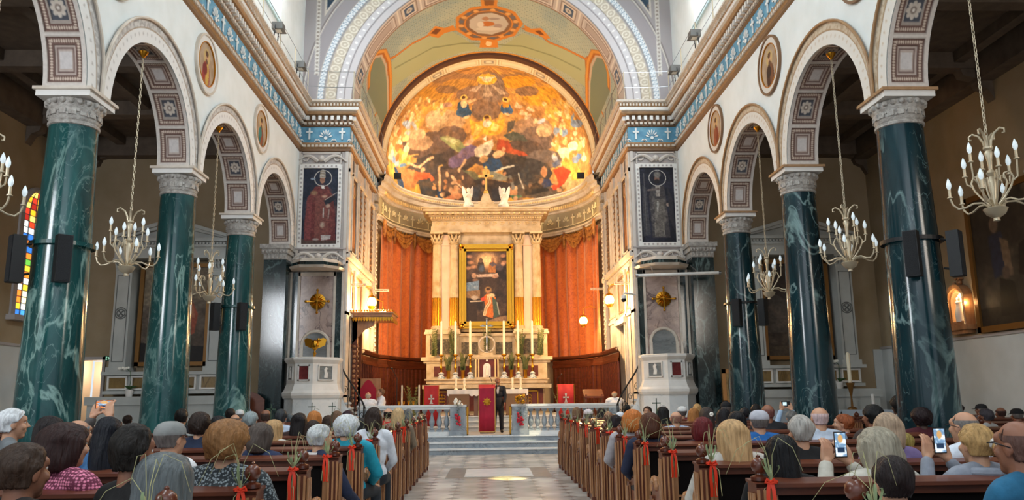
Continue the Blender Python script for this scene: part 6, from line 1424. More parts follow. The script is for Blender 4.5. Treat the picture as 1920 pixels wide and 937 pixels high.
for s in (-1, 1):
    t = tag((lambda q: (palm(q, (0, 0, 0), 12, 1.55, .32, random.Random(31 + s), .035), q.build('floor_palm', M_leaf, loc=(AX + s * 2.35, 25.4, .85 if 0 else .43)))[1])(g()), 'tall palm branches standing on the floor beside the altar, %s' % SD[s], 'plant')
for k, x in enumerate((-1.0, -.75, .7, .95)):
    q = g(); q.lathe([(.06, 0), (.06, .02), (.02, .04), (.02, .1), (.035, .12), (.035, .34), (.01, .35)], n=12)
    tag(q.build('short_candle', mat('candle_wax', '#F0E6CC', .5), smooth=True, loc=(x - .05, 24.0, 1.615)), 'short white candle on the altar table, %s' % ['outer, open-door side', 'inner, open-door side', 'inner, screen side', 'outer, screen side'][k], 'candle', 'short candles on the altar table')

# altar table with lace cloth
t = thing('altar_table', 'free-standing altar table in front of the tabernacle', 'altar table', (-.1, 23.95, .85)); 
q = g(); q.box(-1.12, 1.12, -.3, .3, .66, .74); q.build('tabletop', M_alt, t)
for x in (-.95, -.35, .35, .95): q = g(); q.box(x - .06, x + .06, -.24, .24, 0, .66); q.build('leg', mat('brown_marble', '#7A5A48', .4), t)
q = g()
def drop(x0, y0, x1, y1, z1, z0, n):
    P = []
    for i in range(n + 1):
        u = i / n; w = .012 * math.sin(u * n * .9); x, y = x0 + (x1 - x0) * u, y0 + (y1 - y0) * u; nx, ny = (y1 - y0), -(x1 - x0); l_ = math.hypot(nx, ny); sc = abs(math.sin(u * n / 4 * PI)) * .035
        P += [(x, y, z1), (x + nx / l_ * w, y + ny / l_ * w, z0 + .035 - sc)]
    q.add(P, [(2 * i, 2 * i + 2, 2 * i + 3, 2 * i + 1) for i in range(n)])
X_, Y_ = 1.2, .36
q.box(-X_, X_, -Y_, Y_, .745, .76); drop(-X_, -Y_, X_, -Y_, .76, .56, 72); drop(X_, -Y_, X_, Y_, .76, .22, 14); drop(-X_, Y_, -X_, -Y_, .76, .22, 14)
tag(q.build('altar_cloth', mat('white_linen', '#EDE4D8', .8), smooth=True, loc=(-.1, 23.95, .855)), 'white lace-edged cloth over the altar table', 'tablecloth')
for s in (-1, 1):
    q = g(); x = .84
    for a in ((-.3, -.27, 0, .62), (.27, .3, 0, .62), (-.3, .3, .59, .62), (-.3, .3, 0, .03)): q.box(x * s + a[0], x * s + a[1], -.02, .02, a[2], a[3])
    q.box(x * s - .27, x * s + .27, -.01, .01, .03, .59); 
    tag(q.build('framed_panel', [M_brown], loc=(-.1, 23.5, .86)), 'low brown framed panel in front of the altar table, %s' % SD[s], 'panel')
# lectern with crimson hanging
M_crim = mat('crimson_cloth', '#B01238', .7, noise=(3, '#8E0C2C', .3, .8))
M_red = mat('scarlet_cloth', '#C01A18', .7, noise=(3, '#9E1212', .3, .8))
def emblem(q, c, r, cross=False):
    f = lambda u, v, w: (c[0] + u, c[1] - w, c[2] + v)
    if cross:
        for dx_, dz in ((0, 1), (0, -1), (1, 0), (-1, 0)):
            if dx_: q.prism([(0, .12 * r), (dx_ * .7 * r, .22 * r), (dx_ * .7 * r, -.22 * r), (0, -.12 * r)], f, 0, .012)
            else: q.prism([(-.12 * r, 0), (-.26 * r, dz * r), (.26 * r, dz * r), (.12 * r, 0)], f, 0, .012)
        q.prism([(-.5 * r, -1.25 * r), (.5 * r, -1.25 * r), (.3 * r, -1.05 * r), (-.3 * r, -1.05 * r)], f, 0, .012)
    else:
        for k in range(8): a = PI * k / 4; q.prism([(0, 0), (r * .6 * math.cos(a - .35), r * .6 * math.sin(a - .35)), (r * math.cos(a), r * math.sin(a)), (r * .6 * math.cos(a + .35), r * .6 * math.sin(a + .35))], f, 0, .01)
        q.tube([f(r * .55 * math.cos(a), r * .55 * math.sin(a), .012) for a in [2 * PI * j / 16 for j in range(17)]], .012, 5)
t = thing('lectern', 'speaker lectern covered by a long crimson hanging with gold emblem', 'lectern', (-.12, 21.75, .43))
q = g(); q.prism([(-.2, 1.12), (.2, 1.28), (.2, 1.24), (-.2, 1.08)], lambda u, v, w: (w, u, v), -.2, .2); q.build('book_rest', M_pewl, t)
q = g(); q.box(-.05, .05, -.05, .05, .03, 1.15); q.box(-.19, .19, -.16, .16, 0, .04); q.build('stand', M_pewl, t)
q = g(); n = 12
P = [( -.225 + .45 * i / n, -.215 - .008 * math.sin(i * 1.7) , z) for z in (1.2, .9, .5, .04) for i in range(n + 1)]; P2 = [(-.225 + .45 * i / n, .19, 1.3) for i in range(n + 1)]
V_ = P2 + P; q.add(V_, [(j * (n + 1) + i, j * (n + 1) + i + 1, (j + 1) * (n + 1) + i + 1, (j + 1) * (n + 1) + i) for j in range(4) for i in range(n)])
o = q.build('hanging', M_crim, t, True); md = o.modifiers.new('s', 'SOLIDIFY'); md.thickness = .008
q = g(); emblem(q, (0, -.225, .84), .12); q.build('gold_emblem', M_gold, o, True)
q = g()
for x in (-.225, .21): q.box(x, x + .014, -.232, -.218, .04, 1.19)
q.box(-.225, .225, -.232, -.218, .04, .055); q.build('gold_trim', mat('pale_gold', '#E0B868', .35, .6), o)
q = g(); q.tube([(.15, .1, 1.26), (.13, .02, 1.42), (.08, -.06, 1.5)], .008, 6); q.ball((.08, -.07, 1.505), .02, 6); q.build('microphone', M_black, t, True)
for k, (x, y, w, lb) in enumerate(((-1.63, 21.8, .21, 'scarlet hanging with pale cross on a stand, behind the altar rail near the lectern'), (2.04, 21.8, .235, 'scarlet hanging with pale cross on a stand, beside the choir desk'))):
    t = thing('cloth_stand', lb, 'banner', (x, y, .43))
    q = g(); q.box(-.02, .02, -.02, .02, 0, 1.28); q.box(-w, w, -.02, .02, 1.24, 1.28); q.box(-.15, .15, -.12, .12, 0, .03); q.build('stand', M_pewl, t)
    q = g(); n = 10; P = [(-w + 2 * w * i / n, -.03 - .008 * math.sin(i * 1.3 + z), z) for z in (1.29, .9, .5, .2) for i in range(n + 1)]
    q.add(P, [(j * (n + 1) + i, j * (n + 1) + i + 1, (j + 1) * (n + 1) + i + 1, (j + 1) * (n + 1) + i) for j in range(3) for i in range(n)]); o = q.build('hanging', M_red, t, True); md = o.modifiers.new('s', 'SOLIDIFY'); md.thickness = .008
    q = g(); emblem(q, (0, -.04, .93), .11, True); q.build('pale_cross', M_cream, o)
    q = g(); 
    for xx in (-w, w - .012): q.box(xx, xx + .012, -.045, -.03, .2, 1.28)
    q.build('gold_trim', M_gold, o)
    if k: q = g(); q.tube([(-.2, 0, 1.28), (-.22, -.05, 1.45), (-.12, -.1, 1.55)], .007, 6); q.ball((-.11, -.1, 1.555), .018, 6); q.build('gooseneck_microphone', M_black, t, True)

# altar rail
def baluster(q, x, y, z, h):
    q.box(x - .07, x + .07, y - .07, y + .07, z, z + .05); q.lathe([(.045, .05), (.06, .07), (.035, .1), (.05, .14), (.072, .2), (.072, .26), (.05, .34), (.032, .42), (.03, .47), (.055, .49), (.055, .51)], (x, y, z), 14); q.box(x - .065, x + .065, y - .07, y + .07, z + .51, z + h)
for s, xa, xb in ((-1, -3.44, -.67), (1, .53, 3.32)):
    t = thing('altar_rail', 'marble balustrade across the chancel, %s' % SD[s], 'balustrade', (0, 20.82, .43))
    q = g(); q.box(xa, xb, -.16, .16, 0, .1); q.build('plinth', M_wmar, t)
    q = g(); q.box(xa, xb, -.17, .17, .66, .72); q.box(xa - .02, xb + .02, -.2, .2, .72, .775); q.build('top_rail', M_wmar, t)
    ped = (xb - .2 if s < 0 else xa + .2, xa + .14 if s < 0 else xb - .14)
    q = g(); q.box(ped[1] - .14, ped[1] + .14, -.17, .17, .1, .66); q.build('wall_end_pier', M_bal, t)
    q = g(); q.box(ped[0] - .2, ped[0] + .2, -.19, .19, 0, .72)
    q.box(ped[0] - .1, ped[0] + .1, -.205, -.18, .2, .6); q.box(ped[0] - .23, ped[0] + .23, -.22, .22, 0, .12); q.build('end_pier', M_bal, t)
    lo, hi = sorted((ped[0] + (-.2 if s < 0 else .2), ped[1] + (.14 if s < 0 else -.14))); n = int((hi - lo) / .175)
    for k in range(n): q = g(); baluster(q, lo + (hi - lo) * (k + .5) / n, 0, .1, .56); q.build('baluster', M_bal, t, 50)
    # gilded gate folded open
    gt = thing('chancel_gate', 'gilded metal gate leaf folded open against the altar rail, %s' % SD[s], 'gate', (xb + .03 if s < 0 else xa - .03, 20.7, .44))
    q = g(); k_ = .035 * (1 if s < 0 else -1)
    q.box(*sorted((0, k_)), -.02, .0, 0, .72); q.box(*sorted((0, k_)), .32, .34, 0, .72); q.box(*sorted((0, k_)), -.02, .34, .7, .72); q.box(*sorted((0, k_)), -.02, .34, 0, .02); q.build('frame', M_gold, gt)
    q = g()
    for j in range(6): q.tube([(k_ / 2, .16 + .1 * math.cos(a), .07 + .11 * j + .045 * math.sin(a)) for a in [i * .7 for i in range(10)]], .01, 5)
    q.build('scrollwork', M_gold, gt, True)
# flowers on the rail piers
M_rfl = mat('red_petals', '#B81830', .6); M_wfl = mat('white_petals', '#F0ECE0', .6); M_gr = mat('fresh_leaf', '#3A5A2E', .6)
for s, x in ((-1, -.87), (1, .73)):
    t = thing('rail_flower_arrangement', 'white flowers and greenery trailing on the rail pier, open-door side' if s < 0 else 'gilded fruit-like bouquet with red flowers below on the rail pier, screen side', 'flower arrangement', (x, 20.62, 1.2))
    R = random.Random(s + 5); q = g()
    for k in range(60):
        a = R.uniform(0, 6.28); r = R.uniform(0, .13); z = R.uniform(-.5, .18) ; w = .03
        r = r * (1 if z > -.1 else .6); p = Vector((r * math.cos(a), -.02 - abs(r * math.sin(a)), z)); d = Vector((R.uniform(-1, 1), -R.random(), R.uniform(-.4, 1))).normalized() * .07; sd = d.cross(Vector((0, 0, 1))) * .35
        q.add([p, p + d * .5 + sd, p + d, p + d * .5 - sd], [(0, 1, 2, 3)])
    q.build('leaves', M_gr, t)
    q = g()
    for k in range(9 if s < 0 else 16):
        a = R.uniform(0, 6.28); r = R.uniform(.02, .11)
        q.ball((r * math.cos(a), -.05 - .08 * R.random(), R.uniform(-.02, .17) if s < 0 else R.uniform(.03, .22)), .035 if s < 0 else .045, 5)
    q.build('blooms' if s < 0 else 'golden_balls', M_wfl if s < 0 else M_gold, t, True)
    q = g()
    for k in range(14): q.ball((R.uniform(-.06, .06), -.12 - .05 * R.random(), R.uniform(-.52, -.22)), .035, 5)
    q.build('red_blooms', M_rfl, t, True)

# throne with carved canopy
t = thing('bishops_throne', 'carved wooden throne with gilded scalloped canopy by the chancel wall', 'throne', (-3.3, 21.75, .43))
q = g(); q.box(-.42, -.3, -.5, -.38, 0, 3.05); q.box(-.44, -.28, -.52, -.36, 2.3, 2.4); q.build('carved_post', M_wood, t); q = g(); q.box(-.4, -.3, .3, .42, 0, 3.05); q.build('carved_post', M_wood, t)
q = g()
for k in range(12): q.ball((-.36, -.5, .9 + k * .13), .045, 5); q.ball((-.27, -.46, .9 + k * .13), .03, 5)
q.build('post_carving', M_pewl, t, True)
q = g(); q.prism([(-.3, 2.55), (-.1, 2.78), (.15, 2.9), (.15, 3.05), (-.42, 3.05), (-.42, 2.4)], lambda u, v, w: (u, w, v), -.5, -.42); q.build('bracket', M_pewl, t)
q = g(); q.box(-.45, .62, -.6, .55, 3.05, 3.12); q.box(-.5, .68, -.66, .6, 3.2, 3.24); q.box(-.46, .64, -.62, .56, 3.12, 3.2); q.build('canopy_board', M_pewl, t)
q = g()
for k in range(16): x = -.46 + 1.1 * k / 15; q.prism([(-.03, 0), (.03, 0), (.03, -.07), (0, -.11), (-.03, -.07)], lambda u, v, w: (x + u, -.62 - w, 3.1 + v), 0, .02); q.ball((x, -.62, 3.28), .03, 5)
for k in range(14): y = -.6 + 1.15 * k / 13; q.prism([(-.03, 0), (.03, 0), (.03, -.07), (0, -.11), (-.03, -.07)], lambda u, v, w: (.64 + w, y + u, 3.1 + v), 0, .02); q.ball((.64, y, 3.28), .03, 5)
q.build('gilded_fringe', M_gold, t)
q = g(); q.box(-.38, .25, -.2, .35, .4, .5); q.box(-.38, .25, .3, .38, 0, 1.5); q.box(.16, .24, -.3, .36, .5, .62); q.box(-.3, .2, -.25, .3, 0, .4); q.tube([(.2, -.35, .66), (.2, 0, .7), (.2, .3, .66)], .035, 8); q.build('seat_frame', M_pewl, t)
q = g(); q.prism([(-.28, .75), (.12, .75), (.14, 1.2), (.0, 1.42), (-.08, 1.47), (-.16, 1.42), (-.3, 1.2)], lambda u, v, w: (u, .29 - w, v), 0, .05); q.box(-.32, .18, -.15, .3, .5, .56); q.build('red_cushions', mat('red_velvet', '#A01430', .8), t)
# small objects in the chancel
t = thing('microphone_stand', 'thin black microphone stand before the choir panelling', 'microphone stand', (-2.62, 22.2, .43)); q = g(); q.tube([(0, 0, 0), (0, 0, 1.5), (-.12, -.1, 1.75)], .01, 6); q.lathe([(.13, 0), (.13, .02), (.02, .03)], n=14); q.build('pole', M_black, t); q = g(); q.ball((-.13, -.11, 1.77), .03, 6); q.build('microphone', M_black, t)
for k, (x, y) in enumerate(((-2.5, 22.4), (-2.02, 22.4))):
    t = thing('processional_candle', 'slender white candle on a stand, %s' % ('beside the microphone stand' if k == 0 else 'between the microphone and the scarlet hanging'), 'candle stand', (x, y, .43)); q = g(); q.lathe([(.1, 0), (.1, .02), (.015, .04), (.015, .7), (.05, .72), (.05, .74)], n=12); q.build('stand', M_gold, t); q = g(); q.lathe([(.022, .74), (.022, 1.3), (.005, 1.32)], n=10); q.build('candle', mat('candle_wax', '#F0E6CC', .5), t)
t = thing('credence_table', 'low side table with cloth and glassware behind the altar rail', 'table', (-2.3, 21.7, .43)); q = g(); q.box(-.55, .55, -.2, .2, .68, .72); q.build('tabletop', M_white, t)
for a in (-.5, .5):
    for b_ in (-.15, .15): q = g(); q.box(a - .02, a + .02, b_ - .02, b_ + .02, 0, .68); q.build('leg', M_iron, t)
for k in range(4):
    q = g(); q.lathe([(.03, 0), (.035, .02), (.01, .05), (.03, .1), (.035, .15)], n=12); tag(q.build('cruet', M_gold, smooth=True, loc=(-2.5 + .13 * k, 21.7, 1.15)), 'small gilded cup on the side table, %s' % ['nearest the throne', 'second from the throne', 'third from the throne', 'nearest the scarlet hanging'][k], 'cup', 'cups on the side table')
t = thing('choir_desk', 'dark wooden kneeling desk in front of the curved panelling', 'desk', (2.9, 22.6, .43)); q = g(); q.prism([(-.2, .95), (.2, 1.15), (.2, 1.1), (-.2, .9)], lambda u, v, w: (w, u, v), -.28, .28); q.build('desk_top', M_wood, t); q = g(); q.box(-.25, -.2, -.18, .18, 0, 1.0); q.box(.2, .25, -.18, .18, 0, 1.0); q.box(-.2, .2, -.18, .18, .2, .26); q.build('frame', M_wood, t)
# ================================================================= NAVE AND AISLE FURNISHINGS
M_chw = mat('cream_painted_iron', '#C9BBA0', .35, .35)
M_bulb = mat('frosted_bulb', '#E9F0F2', .3, emit=([.85, .95, 1], .3))
def chandelier(s, y, lab, first=None):
    if first: return dup(first, (s * 5.3, y, 0), label=lab, rz=y)
    t = thing('chandelier', lab, 'chandelier', (s * 5.3, y, 0), group='cream iron chandeliers')
    q = g(); q.lathe([(.001, 3.17), (.035, 3.18), (.03, 3.21), (.09, 3.25), (.12, 3.31), (.1, 3.32), (.03, 3.34), (.028, 3.45), (.05, 3.6), (.025, 3.66), (.05, 3.7), (.02, 3.74), (.028, 3.85), (.045, 3.92), (.03, 3.95), (.05, 3.97), (.05, 3.99), (.015, 4.0), (.015, 4.12)], n=18)
    q.build('central_stem', M_chw, t, True)
    q = g()
    for k in range(4):
        a = PI * k / 2 + .5; c_, s_ = math.cos(a), math.sin(a)
        q.tube([(c_ * r, s_ * r, z) for r, z in ((.03, 3.98), (.04, 4.05), (.08, 4.13), (.14, 4.17), (.18, 4.15), (.18, 4.11), (.155, 4.11))], [.012, .013, .012, .011, .010, .009, .008], 6)
    q.build('crown_scrolls', M_chw, t, True)
    for k in range(6):
        a = PI * k / 3 + .15; c_, s_ = math.cos(a), math.sin(a)
        q = g(); q.tube([(c_ * r, s_ * r, z) for r, z in ((.05, 3.33), (.12, 3.38), (.2, 3.38), (.28, 3.34), (.35, 3.33), (.4, 3.38), (.42, 3.45))], .011, 7); q.lathe([(.001, 0), (.03, .005), (.03, .015), (.016, .02), (.016, .1), (.001, .1)], (c_ * .42, s_ * .42, 3.45), 10); arm = q.build('arm', M_chw, t, True)
        q = g(); q.lathe([(.012, .1), (.026, .135), (.026, .16), (.014, .2), (.002, .225)], (c_ * .42, s_ * .42, 3.45), 10); q.build('candle_bulb', M_bulb, arm, True)
        if k % 1 == 0:
            a += PI / 6; c_, s_ = math.cos(a), math.sin(a); u = (k % 2) * .1
            q = g(); q.tube([(c_ * r, s_ * r, z) for r, z in ((.04, 3.35), (.1, 3.42), (.17, 3.53), (.2, 3.62), (.17, 3.69), (.12, 3.68), (.11, 3.63), (.13, 3.61))], .011, 7); q.tube([(c_ * .19, s_ * .19, 3.58), (c_ * .24, s_ * .24, 3.62), (c_ * .25, s_ * .25, 3.7 + u)], .009, 6); q.lathe([(.001, 0), (.03, .005), (.03, .015), (.016, .02), (.016, .1), (.001, .1)], (c_ * .25, s_ * .25, 3.7 + u), 10); arm = q.build('scroll_arm', M_chw, t, True)
            q = g(); q.lathe([(.012, .1), (.026, .135), (.026, .16), (.014, .2), (.002, .225)], (c_ * .25, s_ * .25, 3.7 + u), 10); q.build('candle_bulb', M_bulb, arm, True)
    q = g(); z = 4.1; k = 0
    while z < 6.58:
        ax = (1, 0) if k % 2 else (0, 1); P = [(.014 * ax[0] * math.cos(b_), .014 * ax[1] * math.cos(b_), z + .032 + .034 * math.sin(b_)) for b_ in [PI / 4 * j for j in range(9)]]; q.tube(P, .0055, 4, cap=False); z += .054; k += 1
    q.build('chain', M_chw, t)
    q = g(); q.lathe([(.015, 6.52), (.03, 6.55), (.07, 6.6), (.075, 6.62)], n=14); q.build('ceiling_rose', M_gold, t, True)
    return t
ch = chandelier(-1, 11.345, 'cream chandelier hanging in the arch beyond the large speaker column, open-door side')
chandelier(-1, 14.755, 'cream chandelier before the bare-backed figure painting, open-door side', ch)
chandelier(-1, 7.935, 'cream chandelier cut by the photo edge beside the stained glass window', ch)
chandelier(1, 7.935, 'cream chandelier in front of the big dark wall painting', ch)
chandelier(1, 11.345, 'cream chandelier between the two columns on the screen side', ch)
chandelier(1, 14.755, 'cream chandelier in front of the brown-robed saint painting', ch)

# loudspeakers strapped to columns
sp0 = None
for s in (-1, 1):
    for y, nm in ((9.64, 'column nearest the camera'), (16.46, 'column next to the pulpit')):
        for k, dx_ in enumerate((-.31, .24)):
            x = s * 5.31 + (dx_ if s < 0 else -dx_); rz = (-.75 if k == 0 else .75) * (1 if s < 0 else -1)
            lb = 'black loudspeaker on the %s of the %s column, %s' % ('aisle flank' if k == 0 else 'nave flank', 'frontmost' if y < 12 else 'pulpit-side', SD[s])
            if sp0: dup(sp0, (x, y - .42, 3.06), rz=rz, label=lb)
            else:
                sp0 = t = thing('loudspeaker', lb, 'loudspeaker', (x, y - .42, 3.06), rz, 'black column loudspeakers')
                q = g(); q.box(-.08, .08, -.06, .08, -.28, .28); q.build('cabinet', M_black, t)
                q = g(); q.box(-.07, .07, -.068, -.06, -.27, .27); q.build('grille', mat('speaker_grille', '#17191D', .8, bump=(120, .5)), t)
                q = g(); q.tube([(0, .08, .18), (0, .16, .2)], .015, 6); q.tube([(0, .08, -.18), (0, .16, -.16)], .015, 6); q.build('bracket', M_black, t)
        q = g(); q.lathe([(.362, 0), (.366, 0), (.366, .05), (.362, .05)], n=36); tag(q.build('speaker_strap', M_green if s < 0 else M_black, loc=(s * 5.31, y, 3.26)), 'narrow strap round the %s column at the loudspeakers, %s' % ('frontmost' if y < 12 else 'pulpit-side', SD[s]), 'strap')

# side altars at the ends of the aisles
def aisle_canvas(k):
    c = CV(120, 200, '#33271F' if k else '#4E4034')
    if k < 0 or k == 0:
        c.cloud('#76685A', 40, .4, .7, 3); c.rect(0, 0, 120, 60, '#8E8068', .6); c.cloud('#A8987C', 30, .45, .7, 8, .6, (c.Y < 80) * 1.)
        c.ell(60, 60, 10, 12, '#2E201A'); c.poly([(60, 68), (90, 66), (104, 100), (100, 140), (80, 150), (62, 120)], '#9A4E38'); c.poly([(50, 70), (70, 66), (80, 100), (60, 118), (46, 100)], '#C4A488'); c.poly([(70, 64), (92, 72), (100, 110), (84, 100)], '#A86A4C'); c.line([(54, 90), (36, 112)], 7, '#98765E'); c.ell(34, 80, 14, 22, '#7E7464', .5)
        c.poly([(56, 110), (84, 116), (78, 170), (62, 168)], '#5A2E24'); c.line([(62, 130), (56, 170)], 7, '#8A6850'); c.ell(56, 150, 22, 8, '#9A9080', .5); c.poly([(0, 160), (120, 168), (120, 200), (0, 200)], '#1E1814')
    else:
        c.cloud('#38302C', 40, .45, .7, 4); c.poly([(10, 60), (44, 80), (50, 150), (0, 150)], '#4E4640', .7); c.cloud('#6A5A4C', 24, .5, .7, 5, .6, (c.X < 50) * 1.)
        c.ell(78, 44, 11, 14, '#6E5040'); c.ell(78, 38, 12, 9, '#2A1C16'); c.poly([(62, 62), (94, 60), (108, 100), (104, 186), (56, 186), (54, 110)], '#5A3C2C'); c.poly([(62, 62), (80, 58), (82, 120), (66, 180)], '#6E4C38'); c.ell(84, 76, 9, 9, '#B49A80', .4); c.ell(88, 90, 12, 16, '#A89684', .4); c.line([(64, 90), (84, 104)], 7, '#5A4030'); c.poly([(0, 180), (120, 176), (120, 200), (0, 200)], '#4A3C2E')
    return c.grain(.2, 4)
M_sa = mat('side_altar_stone', '#B5B7B3', .6, noise=(3, '#A3A5A1', .3, .8)); M_sal = mat('dark_inlay_line', '#5E605E', .6); M_ylm = marble('ochre_inlay_marble', '#8A6E3A', '#6E5428', '#4E3A1C', 2, .3)
for s in (-1, 1):
    cx = -8.05 if s < 0 else 7.95; Y = 20.3
    lb = 'grey temple-front side altar with pediment, framing the bare-backed figure painting' if s < 0 else 'grey temple-front side altar with pediment, framing the brown-robed saint painting'
    t = thing('side_altar', lb, 'altar', (cx, Y, 0))
    q = g()
    for sg in (-1, 1):
        x = sg * 1.12; q.box(x - .2, x + .2, -.5, 0, 2.22, 4.78); q.box(x - .25, x + .25, -.55, 0, 2.1, 2.22)
        o_ = g(); 
    q.build('pilasters', M_sa, t) if False else None
    for sg in (-1, 1):
        x = sg * 1.18; q = g(); q.box(x - .2, x + .2, -.5, 0, 2.22, 4.62); q.box(x - .25, x + .25, -.55, 0, 2.1, 2.22); pz = q.build('pilaster', M_sa, t)
        q = g()
        for a in ((x - .15, x - .135, 2.35, 4.5), (x + .135, x + .15, 2.35, 4.5), (x - .15, x + .15, 4.485, 4.5), (x - .15, x + .15, 2.35, 2.365)): q.box(a[0], a[1], -.51, -.5, a[2], a[3])
        q.lathe([(.13, 0), (.13, .01), (.11, .01), (.11, 0)], n=20) if False else None
        for r in (.14, .1): q.tube([(x + r * math.cos(b_), -.505, 3.55 + r * math.sin(b_)) for b_ in [PI / 12 * j for j in range(25)]], .012, 5)
        for j in range(4): a = PI / 4 + j * PI / 2; q.tube([(x, -.505, 3.55), (x + .09 * math.cos(a), -.505, 3.55 + .09 * math.sin(a))], .018, 5)
        q.build('inlay', M_sal, pz)
        q = g(); q.box(x - .21, x + .21, -.51, 0, 4.62, 4.68)
        for lv, z in ((0, 4.68), (1, 4.78)):
            for j in range(5): q.tube([(x - .18 + .09 * j, -.5, z), (x - .18 + .09 * j, -.54, z + .07), (x - .19 + .095 * j, -.6, z + .12)], [.04, .035, .015], 5)
        q.box(x - .22, x + .22, -.5, 0, 4.68, 4.88); q.box(x - .26, x + .26, -.6, 0, 4.88, 4.93); q.build('capital', M_sa, pz)
    q = g(); q.box(-1.42, 1.42, -.58, 0, 4.93, 5.2); q.box(-1.48, 1.48, -.64, 0, 5.2, 5.26); q.box(-1.4, 1.4, -.56, 0, 5.1, 5.14)
    q.box(-1.5, 1.5, -.68, 0, 5.34, 5.42); q.box(-1.42, 1.42, -.58, 0, 5.26, 5.34)
    for k in range(34): q.obox((-1.4 + 2.8 * k / 33, -.6, 5.3), (.022, .03, .028))
    for sg in (-1, 1): q.prism([(0, 5.85), (sg * 1.5, 5.42), (sg * 1.5, 5.5), (0, 5.95)], lambda u, v, w: (u, w, v), -.66, 0); q.prism([(0, 5.76), (sg * 1.36, 5.42), (sg * 1.5, 5.42), (0, 5.86)], lambda u, v, w: (u, w, v), -.58, 0)
    q.prism([(-1.36, 5.42), (1.36, 5.42), (0, 5.8)], lambda u, v, w: (u, w, v), -.45, 0); q.build('pediment', M_sa, t)
    if s > 0:
        q = g()
        for ln, z in ((6, 5.03), (9, 4.965)):
            for j in range(ln): q.box(-.03 * ln + .062 * j, -.03 * ln + .062 * j + .04, -.585, -.575, z, z + .035)
        q.build('inscription', M_sal, t)
    q = g(); q.box(-1.4, 1.4, -.5, 0, 1.62, 2.1); q.box(-1.5, 1.5, -.62, 0, 2.02, 2.1); q.box(-1.45, 1.45, -.58, 0, 1.56, 1.64); q.box(-1.75, 1.75, -.8, 0, 1.3, 1.5); q.box(-1.7, 1.7, -.75, 0, .9, 1.3); q.box(-1.8, 1.8, -1.1, 0, 0, .9) if s < 0 else q.box(-1.6, 1.6, -.6, 0, 0, .9); q.build('plinth', M_sa, t)
    q = g()
    for x, w in ((-1.12, .2), (1.12, .2), (-.45, .3), (.45, .3)): q = g(); q.box(x - w, x + w, -.53, -.49, 1.7, 1.96); q.build('ochre_inlay', M_ylm, t)
    q = g()
    for x, w in ((-1.12, .2), (1.12, .2), (-.45, .3), (.45, .3)):
        for a in ((x - w - .04, x - w, 1.66, 2.0), (x + w, x + w + .04, 1.66, 2.0), (x - w, x + w, 1.96, 2.0), (x - w, x + w, 1.66, 1.7)): q.box(a[0], a[1], -.56, -.49, a[2], a[3])
    q.build('inlay_borders', M_white, t)
    p = thing('aisle_painting', 'dark framed painting of a bare-backed man helped by a companion' if s < 0 else 'dark framed painting of a brown-robed saint holding a child', 'painting', (cx, Y - .1, 3.55))
    painted('canvas', aisle_canvas(0 if s < 0 else 1), flat(-.80, .80, -.04, 1.2, -1.2), 90, 150, p, .5)
    q = g()
    for a in ((-.9, -.8, -1.3, 1.3), (.8, .9, -1.3, 1.3), (-.9, .9, 1.2, 1.3), (-.9, .9, -1.3, -1.2)): q.box(a[0], a[1], -.1, 0, a[2], a[3])
    q.build('frame', mat('dull_gilt_frame', '#7A5424', .4, .5), p)
    # flower pots on the plinth
    for k, x in enumerate((-.75, .55) if s < 0 else (.75,)):
        f = thing('potted_orchid', 'white potted orchid on the side altar, %s' % ('nearer the door' if x < 0 else 'below the painting' if s < 0 else 'screen side'), 'potted plant', (cx + x, Y - .68, 1.5))
        q = g(); q.lathe([(.07, 0), (.09, .17), (.08, .17)], n=16); q.build('pot', M_white, f, True); q = g(); R = random.Random(k + 2)
        for j in range(7): a = R.uniform(0, 6.28); d = Vector((math.cos(a), math.sin(a) * .6, .5)) * .2; sd = Vector((-math.sin(a), math.cos(a), 0)) * .04; q.add([(0, 0, .16), d * .5 + sd + Vector((0, 0, .2)), d + Vector((0, 0, .16)), d * .5 - sd + Vector((0, 0, .2))], [(0, 1, 2, 3)])
        P = [(0, 0, .15), (.02, 0, .4), (.0, -.02, .6), (-.12, -.04, .7), (-.22, -.05, .68)]; q.tube(P, .008, 5); q.build('leaves', M_gr, f); q = g()
        for j in range(6): q.ball((-.04 - .045 * j, -.05, .69 - .01 * (j % 3)), .035, 5)
        q.build('blossoms', M_wfl, f, True)
    if s > 0:
        for k, x in enumerate((-.33, 1.02)):
            f = thing('side_altar_candle', 'tall white candle on a dark stand, %s' % ('before the brown-robed saint painting' if k == 0 else 'before the outer side altar pilaster'), 'candle', (cx + x - .2, 19.2, 1.0)); q = g(); q.lathe([(.12, 0), (.1, .04), (.03, .07), (.02, .3), (.06, .5), (.1, .62), (.1, .64)], n=14); q.build('stand', mat('dull_gilt_frame', '#7A5424', .4, .5), f, True); q = g(); q.lathe([(.045, .64), (.045, 1.35), (.01, 1.38)], n=12); q.build('candle', mat('candle_wax', '#F0E6CC', .5), f, True)
        for k, (x, w) in enumerate(((7.25, .6), (8.75, .62))):
            q = g(); q.box(-w, w, -.35, .35, .95, 1.0); q.box(-w - .01, w + .01, -.36, -.34, .35, .97); q.box(-w - .01, -w + .01, -.36, .36, .35, .97); q.box(w - .01, w + .01, -.36, .36, .35, .97); q.box(-w + .05, w - .05, -.3, .3, 0, .95)
            tag(q.build('clothed_table', mat('pale_blue_cloth', '#AEBBC8', .8), loc=(x, 18.75, 0)), 'table under a pale cloth before the side altar, %s' % ('nearer the pulpit' if k == 0 else 'nearer the outer wall'), 'table')
        f = thing('table_candle', 'single short white candle on the outer clothed table', 'candle', (9.1, 18.8, 1.0)); q = g(); q.lathe([(.09, 0), (.09, .02), (.03, .03)], n=12); q.build('dish', M_steel, f); q = g(); q.lathe([(.035, .02), (.035, .36), (.01, .37)], n=12); q.build('candle', M_white, f, True)

